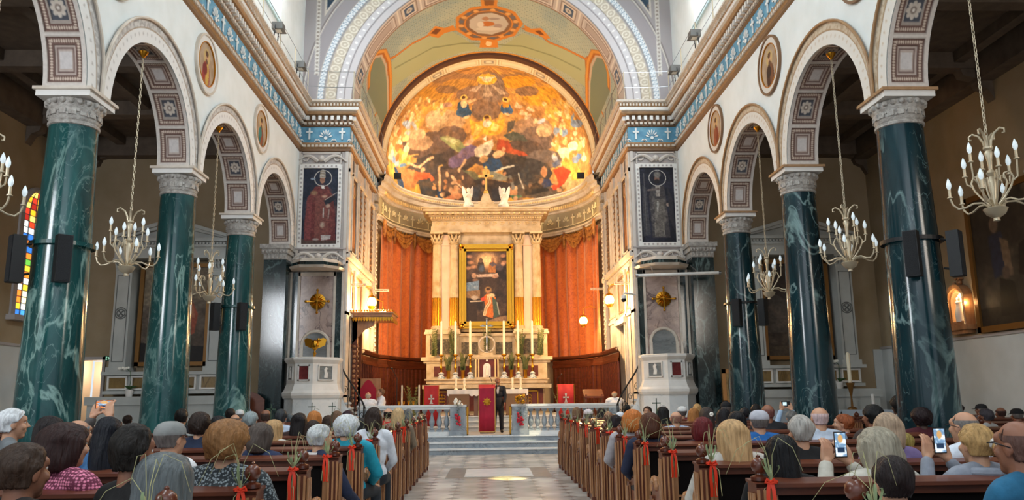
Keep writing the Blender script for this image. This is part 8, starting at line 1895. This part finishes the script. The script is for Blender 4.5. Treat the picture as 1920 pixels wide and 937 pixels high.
(-7.09, 15.8, 0.863, 0.948, 'short', '2A1E18', '4A3A30', 't', 0, 'person with dark hair below the open-door side altar steps'),
(-4.94, 15.8, 0.924, 0.948, 'cap', 'DCE0E2', '6A7078', 'f', 0, 'person in a pale cap between bald heads by the pulpit column'),
(4.66, 12.41, 0.87, 0.993, 'short', '6A6A68', 'A8C4E0', 'f', 0, 'person in a light blue shirt raising a camera before the side altar'),
]
def prim_mesh(build, vox, smooth_it=2):
    """union of rounded pieces fused into one continuous surface"""
    q = G(); build(q); me = bpy.data.meshes.new('tmp'); me.from_pydata(q.v, [], q.f); bm = bmesh.new(); bm.from_mesh(me); bmesh.ops.recalc_face_normals(bm, faces=bm.faces); bm.to_mesh(me); bm.free()
    o = bpy.data.objects.new('tmp', me); COL.objects.link(o)
    m = o.modifiers.new('r', 'REMESH'); m.mode = 'VOXEL'; m.voxel_size = vox; m.use_smooth_shade = True
    m = o.modifiers.new('s', 'SMOOTH'); m.iterations = smooth_it; m.factor = .5
    dg = bpy.context.evaluated_depsgraph_get(); r = bpy.data.meshes.new_from_object(o.evaluated_get(dg)); bpy.data.objects.remove(o); r.materials.clear(); return r
def cap(q, a, b, ra, rb, n=14):
    a, b = Vector(a), Vector(b); d = (b - a); L = d.length; d.normalize(); P = []; R = []
    for k in range(5): t = PI / 2 * (1 - k / 4); P.append(a - d * ra * math.sin(t)); R.append(max(ra * math.cos(t), .0005))
    for k in range(5): t = PI / 2 * k / 4; P.append(b + d * rb * math.sin(t)); R.append(max(rb * math.cos(t), .0005))
    q.tube(P, R, n)
def elp(q, c, r, n=14, M=None):
    vs = []; fs = []; M = M or Matrix.Identity(3)
    for j in range(n + 1):
        for i in range(2 * n):
            t, p = PI * j / n, PI * i / n; vs.append(Vector(c) + M @ Vector((r[0] * max(math.sin(t), 1e-3) * math.cos(p), r[1] * max(math.sin(t), 1e-3) * math.sin(p), r[2] * math.cos(t))))
    for j in range(n):
        for i in range(2 * n): fs.append((j * 2 * n + i, j * 2 * n + (i + 1) % (2 * n), (j + 1) * 2 * n + (i + 1) % (2 * n), (j + 1) * 2 * n + i))
    q.add(vs, fs)
HZ = 1.185
def head(q, hz=HZ, neck=1.0):
    elp(q, (0, -.012, hz + .03), (.074, .092, .085)); elp(q, (0, .03, hz - .025), (.060, .062, .085)); elp(q, (0, .055, hz - .085), (.034, .032, .028)); elp(q, (0, .072, hz + .042), (.05, .022, .03))
    cap(q, (0, .088, hz + .018), (0, .108, hz - .016), .008, .013); elp(q, (0, .098, hz - .018), (.017, .012, .009)); elp(q, (0, .088, hz - .048), (.023, .01, .006)); elp(q, (0, .086, hz - .057), (.018, .01, .006))
    for s in (-1, 1):
        elp(q, (s * .077, .0, hz - .006), (.008, .02, .032)); elp(q, (s * .04, .066, hz - .02), (.022, .02, .022)); elp(q, (s * .028, .082, hz + .034), (.018, .008, .006))
    cap(q, (0, -.01, hz - .06), (0, -.015, hz - .2), .052, .058)
def hand(q, w, d, up, curl=.5, s=1):
    """palm and five fingers: w wrist, d direction of fingers, up = back of the hand"""
    w, d, up = Vector(w), Vector(d).normalized(), Vector(up).normalized(); sd = d.cross(up).normalized() * s; up = sd.cross(d).normalized() * (1 if up.dot(sd.cross(d)) > 0 else -1)
    for k in range(4): cap(q, w + d * .01 + sd * (-.024 + .016 * k), w + d * .082 + sd * (-.03 + .02 * k), .014, .012, 8)
    for k, L in enumerate((.028, .031, .029, .023)):
        p = w + d * .088 + sd * (-.03 + .02 * k); dd = d
        for j in range(3):
            dd = (dd - up * math.tan(curl * .7)).normalized(); e = p + dd * L * (1 - .15 * j); cap(q, p, e, .0092 - .0008 * j, .0086 - .0008 * j, 8); p = e
    p = w + d * .025 + sd * -.034; dd = (d * .7 - sd * .8 - up * .3).normalized(); e = p + dd * .042; cap(q, p, e, .0125, .0108, 8); dd = (dd + d * .6).normalized(); cap(q, e, e + dd * .03, .0105, .0088, 8)
def seated(q, arms, grow=0, skin=True):
    g_ = grow
    if skin: head(q)
    if grow == 0 or True:
        elp(q, (0, -.0, .60), (.165 + g_, .115 + g_, .14)); elp(q, (0, -.01, .78), (.15 + g_, .10 + g_, .16)); elp(q, (0, -.015, .92), (.165 + g_, .10 + g_, .12))
        cap(q, (-.14, -.015, 1.005), (.14, -.015, 1.005), .052 + g_, .052 + g_); cap(q, (0, -.015, .98), (0, -.018, 1.03), .075 + g_, .054 + g_ * .6)
        for s in (-1, 1): cap(q, (s * .05, -.02, 1.045), (s * .155, -.015, 1.01), .038 + g_, .052 + g_)
    for s, (el, wr) in zip((-1, 1), arms):
        cap(q, (s * .18, -.01, .995), el, .05 + g_, .04 + g_); w2 = Vector(el).lerp(Vector(wr), .88 if grow else 1.0); cap(q, el, w2, .038 + g_, .026 + g_)
LAP = (((-.24, .1, .73), (-.12, .3, .6)), ((.24, .1, .73), (.12, .3, .6)))
PHONE = (((-.2, .2, .84), (-.09, .3, 1.1)), ((.2, .2, .84), (.07, .31, 1.08)))
CAMR = (((-.2, .17, 1.02), (-.08, .2, 1.33)), ((.2, .17, 1.02), (.08, .2, 1.33)))
WIDE = (((-.3, .14, .9), (-.22, .26, 1.14)), ((.22, .2, .84), (.0, .31, 1.06)))
def body_mesh(arms, vox, up):
    def b(q):
        seated(q, arms)
        for s in (-1, 1):
            cap(q, (s * .09, .0, .56), (s * .11, .42, .52), .085, .058); cap(q, (s * .11, .42, .51), (s * .12, .44, .1), .052, .036); cap(q, (s * .12, .42, .05), (s * .13, .58, .035), .036, .03)
        for s, (el, wr) in zip((-1, 1), arms):
            if up: hand(q, wr, (-s * .25, .12, 1), (0, -1, .1), .55, s)
            else: hand(q, wr, (-s * .3, 1, -.25), (0, .2, 1), .35, -s)
    return prim_mesh(b, vox)
def top_mesh(arms): return prim_mesh(lambda q: seated(q, arms, .014, False), .013, 3)
def trouser_mesh():
    def b(q):
        elp(q, (0, 0, .56), (.18, .135, .12))
        for s in (-1, 1): cap(q, (s * .09, .0, .56), (s * .11, .42, .52), .098, .07); cap(q, (s * .11, .42, .51), (s * .12, .44, .14), .066, .052)
    return prim_mesh(b, .018, 3)
BODY = {'lap': (body_mesh(LAP, .0085, 0), top_mesh(LAP)), 'phone': (body_mesh(PHONE, .0065, 1), top_mesh(PHONE)), 'cam': (body_mesh(CAMR, .0065, 1), top_mesh(CAMR))}
TRS = trouser_mesh()
EYE = (lambda q: [q.ball((s * .027, .0745, HZ + .018), .0105, 8) for s in (-1, 1)] and q)(G())
def eye_mesh():
    me = bpy.data.meshes.new('eyes'); q = EYE; n0 = len(q.f); 
    for s in (-1, 1): q.ball((s * .027, .0832, HZ + .018), .0045, 6, 1)
    me.from_pydata(q.v, [], q.f); me.materials.append(mat('eye_white', '#E8E4DE', .3)); me.materials.append(mat('iris', '#2A1C14', .2)); me.polygons.foreach_set('material_index', q.m); return me
EYES = eye_mesh()
def hair_mesh(style, seed=0):
    R = np.random.RandomState(seed); n, rows = 72, 26; V = []; cz = HZ + .028
    th = np.arange(n) / n * 2 * PI                       # 0 = front (+y)
    front = .5 + .5 * np.cos(th)                         # 1 at the face
    grow = {'short': .017, 'bob': .027, 'long': .022, 'curly': .034, 'bald': .004, 'cap': .012, 'pony': .018}[style]
    rx, ry, rz = .074 + grow, .092 + grow, .087 + grow
    rid = sum(np.sin(th * k + R.uniform(0, 6)) / k ** .6 for k in (7, 11, 17, 26)) * .0022
    zlen = {'short': -.085, 'bob': -.15, 'long': -.33, 'curly': -.10, 'bald': -.08, 'cap': -.08, 'pony': -.085}[style]
    lum = [sum(math.sin(a_ * k_ + R.uniform(0, 6)) for k_ in (2, 3, 5)) for a_ in (0,)]; pa, pb, pc = R.uniform(0, 6, 3)
    for j in range(rows + 1):
        t = j / rows
        for i in range(n):
            f = front[i]; open_ = max(0, (f - .62) / .38)            # the face stays clear
            pm = (1.62 if style not in ('short', 'bald', 'pony', 'cap') else 1.75) * (1 - open_) + .80 * open_ if True else 0
            zl = zlen * (1 - max(0, (f - .45) / .25)) if f < .7 else 0
            if style in ('long', 'bob') and f < .7: zl = zlen * (1 if f < .55 else (.7 - f) / .15)
            tt = min(1, t / .62) if zl < 0 else t
            ph = tt * min(pm, 1.5707 if zl < 0 else pm); x = rx * math.sin(ph) * math.sin(th[i]); y = ry * math.sin(ph) * math.cos(th[i]) - .012; z = cz + rz * math.cos(ph)
            if zl < 0 and t > .62:
                u = (t - .62) / .38; z = cz + (zl) * u; k = 1 + .0 * u
                if style == 'short': k = 1 - .30 * u ** 1.3
                elif style in ('bald', 'pony', 'cap'): k = 1 - .28 * u ** 1.3
                elif style == 'curly': k = 1 - .28 * u ** 1.6
                elif style == 'bob': k = 1 + .10 * math.sin(u * 2.6) - .18 * u ** 3
                else: k = 1 + .16 * math.sin(min(u * 1.6, 1.57)) - .14 * max(0, u - .55)
                x *= k; y = (y + .012) * k - .012 - (.015 * u if style == 'long' else 0)
            d = rid[i] * (.4 + t) + (.0035 * math.sin(th[i] * 9 + t * 21 + seed) * math.sin(t * 17 + th[i] * 4) if style == 'curly' else 0)
            if style not in ('bald', 'cap'): d += (.0045 * math.sin(th[i] * 3 + t * 5 + pa) + .003 * math.sin(th[i] * 5 - t * 9 + pb) + .0025 * math.sin(th[i] * 2 + t * 14 + pc)) * min(1, t * 2)
            if style == 'curly': d += R.uniform(-.003, .003)
            l_ = math.hypot(x, y + .012) + 1e-6; V.append((x * (1 + d / max(l_, .03)), (y + .012) * (1 + d / max(l_, .03)) - .012, z + (R.uniform(-.004, .004) if j == rows else 0)))
    q = G(); F = []
    j0 = 0
    if style == 'bald': j0 = 13
    for j in range(j0, rows):
        for i in range(n): F.append((j * n + i, j * n + (i + 1) % n, (j + 1) * n + (i + 1) % n, (j + 1) * n + i))
    q.add(V, F); b0 = rows * n; inner = [(x * .82, (y + .012) * .82 - .012, z + .012) for x, y, z in V[b0:b0 + n]]
    o = len(q.v); q.v += inner; q.f += [(b0 + i, b0 + (i + 1) % n, o + (i + 1) % n, o + i) for i in range(n)]; q.m += [0] * n
    if style == 'bald':                                  # only a fringe: drop what lies over the crown and brow
        keep = []
        for f in q.f:
            c = [sum(q.v[i][k] for i in f) / 4 for k in range(3)]; keep.append(c[2] < cz + .035 and c[1] < .045)
        q.f = [f for f, k in zip(q.f, keep) if k]; q.m = [0] * len(q.f)
    if style == 'pony':
        q.tube([(0, -.11, HZ + .03), (.02, -.15, HZ - .01), (.05, -.16, HZ - .08), (.07, -.15, HZ - .16)], [.02, .036, .04, .012], 12)
    me = bpy.data.meshes.new('hair_' + style); me.from_pydata(q.v, [], q.f); me.polygons.foreach_set('use_smooth', [True] * len(me.polygons)); return me
HAIR = {k: [hair_mesh(k, s) for s in ((1, 2, 3) if k in ('short', 'bob', 'long') else (1,))] for k in ('short', 'bob', 'long', 'curly', 'bald', 'cap', 'pony')}
def cap_mesh(kind):
    q = G(); cz = HZ + .045
    pr = [(.001, .085), (.04, .082), (.075, .062), (.094, .03), (.099, 0), (.097, -.012)]
    q.lathe(pr, (0, -.01, cz), 28, sx=.92, sy=1.1)
    if kind: 
        P = []
        for i in range(13):
            a = -1.05 + 2.1 * i / 12; P += [(.09 * math.sin(a), .095 * math.cos(a), cz - .005), (.1 * math.sin(a), .095 * math.cos(a) + .075 * math.cos(a * 1.3), cz - .02), (.1 * math.sin(a), .095 * math.cos(a) + .075 * math.cos(a * 1.3), cz - .026), (.09 * math.sin(a), .095 * math.cos(a), cz - .013)]
        q.add(P, [(4 * i + k, 4 * i + 4 + k, 4 * i + 4 + (k + 1) % 4, 4 * i + (k + 1) % 4) for i in range(12) for k in range(4)])
    me = bpy.data.meshes.new('cap'); me.from_pydata(q.v, [], q.f); me.polygons.foreach_set('use_smooth', [True] * len(me.polygons)); return me
CAPM = cap_mesh(1)
SKIN = {'f': mat('fair_skin', '#C89A7C', .5, noise=(9, '#B98468', .35, .75)), 't': mat('tanned_shaded_skin', '#8E5E46', .5, noise=(9, '#7C4E3A', .35, .75)), 'd': mat('dark_shaded_skin', '#4A3026', .5)}  # darker tones carry dim light in the colour as well as complexion
def hair_mat(h): 
    c = H(h); return mat('hair_' + h, tuple(x * .8 for x in c), .5, spec=.25, noise=(1.0, tuple(min(1, x * 1.35 + .004) for x in c), .35, .68), bump=(1.2, .9), scale=(70, 40, 5))
def weave(name, c1, c2, sc, kind):
    if name in MATS: return MATS[name]
    m = mat(name, c1, .85); nt = m.node_tree; b = nt.nodes['Principled BSDF']; L = nt.links; tc = [n for n in nt.nodes if n.type == 'TEX_COORD'][0]
    if kind == 'check':
        w = []
        for ax in ('X', 'Z'):
            t_ = nt.nodes.new('ShaderNodeTexWave'); t_.bands_direction = ax; t_.inputs['Scale'].default_value = sc; L.new(tc.outputs['Object'], t_.inputs['Vector']); w.append(t_.outputs['Color'])
        mu = nt.nodes.new('ShaderNodeMixRGB'); mu.blend_type = 'MIX'; mu.inputs[0].default_value = .5; L.new(w[0], mu.inputs[1]); L.new(w[1], mu.inputs[2]); f = mu.outputs[0]
    else:
        v = nt.nodes.new('ShaderNodeTexVoronoi'); v.inputs['Scale'].default_value = sc; v.inputs['Randomness'].default_value = .25 if kind == 'knit' else .9; L.new(tc.outputs['Object'], v.inputs['Vector']); f = v.outputs['Distance']
    r = nt.nodes.new('ShaderNodeValToRGB'); r.color_ramp.elements[0].position = .32 if kind != 'check' else .4; r.color_ramp.elements[1].position = .5 if kind != 'check' else .6; r.color_ramp.elements[0].color = (*H(c1), 1); r.color_ramp.elements[1].color = (*H(c2), 1)
    L.new(f, r.inputs[0]); L.new(r.outputs[0], b.inputs['Base Color']); return m
def cloth_mat(c):
    if c == 'PINK': return weave('pink_knit', '#E88AA8', '#6E2A44', 62, 'knit')
    if c == 'TWEED': return weave('grey_tweed', '#8E989C', '#2A3034', 75, 'tweed')
    if c == 'CHECK': return weave('blue_white_check', '#DCE4EE', '#2E5A9A', 22, 'check')
    return mat('cloth_' + c, c, .85, noise=(18, tuple(x * .8 for x in H(c)), .4, .7), bump=(14, .35))
M_trs = mat('dark_trouser_cloth', '#20242C', .85)
def sub(name, me, parent, m=None, loc=None):
    if m and not me.materials: me.materials.append(m)
    o = bpy.data.objects.new(name, me); COL.objects.link(o); o.parent = parent
    if m: o.material_slots[0].link = 'OBJECT'; o.material_slots[0].material = m
    return o
for mm in [BODY[k][i] for k in BODY for i in (0, 1)] + [TRS]: mm.polygons.foreach_set('use_smooth', [True] * len(mm.polygons))
M_phone = mat('phone_black', '#0C0D10', .25); M_spec = mat('spectacle_frame', '#14141A', .4)
def person(x, y, sz, sw, style, hair, top, skin, yaw, label, pose='lap', k=0, zf=0):
    t = thing('person', label, 'person', (x, y - .0, zf), math.radians(yaw), 'seated congregation' if zf == 0 else None); t.scale = (sw, sw, sz)
    b_, c_ = BODY[pose]; bo = sub('body', b_, t, SKIN[skin]); sub('upper_garment', c_, t, cloth_mat('#' + top if len(top) == 6 else top)); sub('trousers', TRS, t, M_trs); sub('eyes', EYES, t)
    hs = HAIR[style]; sub('hair', hs[k % len(hs)], t, hair_mat('#' + (hair if style != 'cap' else '6A6460')))
    if style == 'cap': sub('cap', CAPM, t, cloth_mat('#' + hair))
    return t
POSE = {'grey-blonde hair filming': 'phone', 'blonde ponytail': 'phone', 'raising a camera': 'cam', 'holding up a phone near': 'cam'}
for k, (x, y, sz, sw, st, h, top, sk, yaw, lb) in enumerate(FOLK):
    pose = next((v for kk, v in POSE.items() if kk in lb), 'lap')
    p = person(x, y, sz, sw, st, h, top, sk, yaw, lb, pose, k)
    M_ = Matrix.LocRotScale(p.location, p.rotation_euler, p.scale)
    if pose != 'lap':
        if 'camera' in lb:
            c = M_ @ Vector((0, .22, 1.43)); t = thing('photo_camera', 'small black camera with a lit rear display raised in two hands, screen side', 'camera', c)
            q = g(); q.box(-.065, .065, -.02, .02, -.038, .038); q.box(-.02, .02, -.018, .02, .038, .05); q.build('body', M_black, t); q = g(); q.lathe([(.03, 0), (.03, .05), (.02, .055)], n=16); o = q.build('lens', M_black, t, True); o.rotation_euler = (-PI / 2, 0, 0); o.location = (.01, .02, 0)
            q = g(); q.box(-.05, .01, -.0225, -.02, -.026, .026); q.build('display', mat('camera_display', '#BFD4DA', .3, emit=([.75, .88, .92], 1)), t)
        else:
            land = 'near' in lb; c = M_ @ Vector((0, .285 if not land else .22, 1.20 if not land else 1.43)); t = thing('smartphone', {'g': 'upright phone with a bright screen held by the grey-blonde person', 'b': 'upright white-edged phone held by the blonde ponytail person', 'h': 'phone held sideways above heads near the nearest green column'}['h' if land else 'g' if 'grey-blonde' in lb else 'b'], 'phone', c, 0)
            w, h_ = (.036, .075) if not land else (.075, .036); q = g(); q.box(-w, w, -.004, .004, -h_, h_); q.build('body', M_phone if 'grey' in lb or land else M_white, t)
            cvp = CV(24, 48, '#6E90B0'); cvp.cloud('#E8F0F4', 8, .45, .6, 3); cvp.ell(12, 12, 6, 9, '#C89A60'); cvp.rect(4, 30, 20, 40, '#20344E')
            if land: cvp.cloud('#C8703A', 6, .4, .55, 5)
            o = painted('screen', cvp, flat(-w * .92, w * .92, -.0048, h_ * .92, -h_ * .92), 16, 30, t, .3); m2 = mat('lit_screen', (.8, .8, .8), .2, attr=True)
            if not any(l.to_socket.name == 'Emission Color' for l in m2.node_tree.links): at = [n for n in m2.node_tree.nodes if n.type == 'ATTRIBUTE'][0]; bs = m2.node_tree.nodes['Principled BSDF']; m2.node_tree.links.new(at.outputs['Color'], bs.inputs['Emission Color']); bs.inputs['Emission Strength'].default_value = .8
            o.data.materials[0] = m2
    if 'pearl' in lb: sub('earrings', (lambda me, q: (me.from_pydata(q.v, [], q.f), me)[1])(bpy.data.meshes.new('earrings'), g().ball((.084, .0, HZ - .05), .008, 6).ball((.084, .0, HZ - .068), .009, 6)), p, M_steel)
    if 'with glasses' in lb or 'balding grey' in lb:
        q = g(); q.tube([(s_ * .082, -.01, HZ + .012) if 0 else (-.082, -.02, HZ + .006), (-.08, .06, HZ + .024), (-.066, .1, HZ + .022), (-.02, .112, HZ + .022), (.02, .112, HZ + .022), (.066, .1, HZ + .022), (.08, .06, HZ + .024), (.082, -.02, HZ + .006)], .0028, 5); me = bpy.data.meshes.new('glasses'); me.from_pydata(q.v, [], q.f); sub('glasses', me, p, M_spec)
    if 'flower clip' in lb: me = bpy.data.meshes.new('flower_clip'); q = g(); [q.ball((.03 + .018 * math.cos(a), -.13, HZ + .04 + .018 * math.sin(a)), .014, 5) for a in range(6)]; me.from_pydata(q.v, [], q.f); sub('flower_clip', me, p, M_wfl)
    if 'ponytail' in lb: me = bpy.data.meshes.new('scrunchie'); q = g(); q.tube([(.01 + .024 * math.cos(a), -.125 - .01 * math.sin(a), HZ + .02 + .024 * math.sin(a)) for a in [2 * PI * j / 10 for j in range(11)]], .012, 6); me.from_pydata(q.v, [], q.f); sub('hair_tie', me, p, M_white); sub('hood', (lambda me, q: (me.from_pydata(q.v, [], q.f), me)[1])(bpy.data.meshes.new('hood'), g().tube([(.1 * math.cos(a), -.05 + .075 * math.sin(a), 1.035) for a in [PI * j / 8 for j in range(17)]], .032, 10)), p, cloth_mat('#8A909C'))
    if 'white collar' in lb or 'white-blue shirt' in lb: me = bpy.data.meshes.new('collar'); q = g(); q.lathe([(.068, 1.02), (.082, 1.03), (.075, 1.07), (.066, 1.07)], (0, -.02, 0), 20); me.from_pydata(q.v, [], q.f); sub('collar', me, p, M_white)

# clergy and helpers
ROBE = prim_mesh(lambda q: (seated(q, LAP, .03, False), [cap(q, (s * .09, .0, .56), (s * .12, .42, .5), .12, .09) for s in (-1, 1)], [cap(q, (s * .11, .42, .5), (s * .13, .46, .08), .09, .1) for s in (-1, 1)]), .016, 3)
ROBE.polygons.foreach_set('use_smooth', [True] * len(ROBE.polygons))
for x, y, z, yaw, st, h, sk, lb in ((-3.3, 21.45, .33, 20, 'bald', 'C8B8A8', 'f', 'bald priest in a white robe seated behind the altar rail beside another priest'), (-3.0, 21.75, .40, 110, 'short', '6A4A34', 'f', 'brown-haired priest in a white robe seated in profile behind the altar rail'), (3.3, 21.3, .3, 0, 'bald', 'B8A890', 't', 'bald priest in a white robe seated at the screen-side end of the altar rail')):
    p = person(x, y, .96, .96, st, h, 'E8E8EC', sk, yaw, lb, 'lap', 0, z); sub('white_robe', ROBE, p, cloth_mat('#E6E8EE')); p.location.z = .43 if z > 0 else 0; p.scale = (.95, .95, .86 + z - .33)
    c = thing('stool', 'plain stool under the %s' % lb.split(' in a')[0] + (' near the throne' if x < 0 else ' near the stair'), 'stool', (x, y, .43)); q = g(); q.box(-.2, .2, -.2, .2, .36, .41); q.build('seat', M_wood, c)
    for a in (-.17, .17):
        for b_ in (-.17, .17): q = g(); q.box(a - .02, a + .02, b_ - .02, b_ + .02, 0, .36); q.build('leg', M_wood, c)
p = person(-5.85, 18.9, 1.14, .95, 'bob', 'C8A878', 'A8C8DC', 'f', 160, 'person with fair hair and pale blue top on a carved chair beyond the pulpit column', 'lap', 0, .001)
c = thing('carved_chair', 'high-backed carved wooden chair beyond the pulpit column', 'chair', (-5.75, 19.1, 0)); q = g(); q.box(-.28, .28, -.25, .25, .42, .48); q.build('seat', M_pew, c); q = g(); q.box(-.3, .3, .2, .25, .5, 1.4); q.prism([(-.3, 1.4), (.3, 1.4), (.15, 1.52), (0, 1.58), (-.15, 1.52)], lambda u, v, w: (u, w, v), .2, .25); q.build('backrest', M_pew, c)
for a in (-.25, .25):
    for b_ in (-.22, .22): q = g(); q.box(a - .025, a + .025, b_ - .025, b_ + .025, 0, .44); q.build('leg', M_pew, c)

# the speaker: standing, dark suit, face turned to the congregation, microphone in hand
def standing(q, grow=0, skin=True):
    g_ = grow
    if skin: head(q, 1.6)
    elp(q, (0, 0, 1.0), (.15 + g_, .105 + g_, .15)); elp(q, (0, 0, 1.18), (.145 + g_, .10 + g_, .17)); elp(q, (0, 0, 1.33), (.165 + g_, .10 + g_, .12)); cap(q, (-.14, -.01, 1.40), (.14, -.01, 1.40), .05 + g_, .05 + g_); cap(q, (0, -.01, 1.38), (0, -.012, 1.45), .075 + g_, .054 + g_ * .6)
    for s, (el, wr) in zip((-1, 1), (((-.22, .02, 1.12), (-.2, .18, .92)), ((.2, .12, 1.14), (.06, .2, 1.38)))):
        cap(q, (s * .175, -.0, 1.39), el, .05 + g_, .04 + g_); cap(q, el, Vector(el).lerp(Vector(wr), .88 if grow else 1), .038 + g_, .026 + g_)
    if skin: hand(q, (-.2, .18, .92), (.1, .5, -1), (-1, 0, 0), .5, 1); hand(q, (.06, .2, 1.38), (-.3, .2, .8), (.5, .8, 0), 1.0, 1)
def legs(q, g_):
    for s in (-1, 1): cap(q, (s * .085, 0, .93), (s * .1, .02, .5), .09 + g_, .06 + g_); cap(q, (s * .1, .02, .5), (s * .11, 0, .1), .056 + g_, .042 + g_)
def smooth_me(me): me.polygons.foreach_set('use_smooth', [True] * len(me.polygons)); return me
t = thing('person', 'speaker in a dark suit standing beside the crimson lectern holding a microphone', 'person', (.18, 22.15, .43), PI); t.scale = (.93, .93, .87)
sub('body', smooth_me(prim_mesh(lambda q: (standing(q), legs(q, 0), [cap(q, (s * .11, -.02, .05), (s * .12, .17, .04), .04, .035) for s in (-1, 1)]), .0075)), t, SKIN['t'])
sub('suit_jacket', smooth_me(prim_mesh(lambda q: (standing(q, .016, False), cap(q, (0, 0, .95), (0, 0, .86), .165, .17)), .012, 3)), t, mat('dark_suit', '#15171F', .8))
sub('suit_trousers', smooth_me(prim_mesh(lambda q: legs(q, .014), .013, 3)), t, mat('dark_suit', '#15171F', .8))
q = g(); [cap(q, (s * .11, -.04, .045), (s * .12, .18, .04), .048, .042) for s in (-1, 1)]; me = bpy.data.meshes.new('shoes'); me.from_pydata(q.v, [], q.f); sub('shoes', me, t, M_black)
q = g(); q.prism([(-.05, 1.42), (.05, 1.42), (.02, 1.2), (-.02, 1.2)], lambda u, v, w: (u, .085 + w, v), 0, .03); me = bpy.data.meshes.new('shirt_front'); me.from_pydata(q.v, [], q.f); sub('shirt_front', me, t, M_white)
e = sub('eyes', EYES, t); e.location = (0, 0, 1.6 - HZ); e = sub('hair', HAIR['bald'][0], t, hair_mat('#5A4A40')); e.location = (0, 0, 1.6 - HZ)
t = thing('handheld_microphone', 'small dark microphone held at the mouth of the speaker', 'microphone', (.15, 21.93, 1.68)); q = g(); q.tube([(0, 0, -.08), (0, 0, .03)], .012, 8); q.build('handle', M_black, t, True); q = g(); q.ball((0, 0, .05), .022, 8); q.build('head_grille', M_steel, t, True)
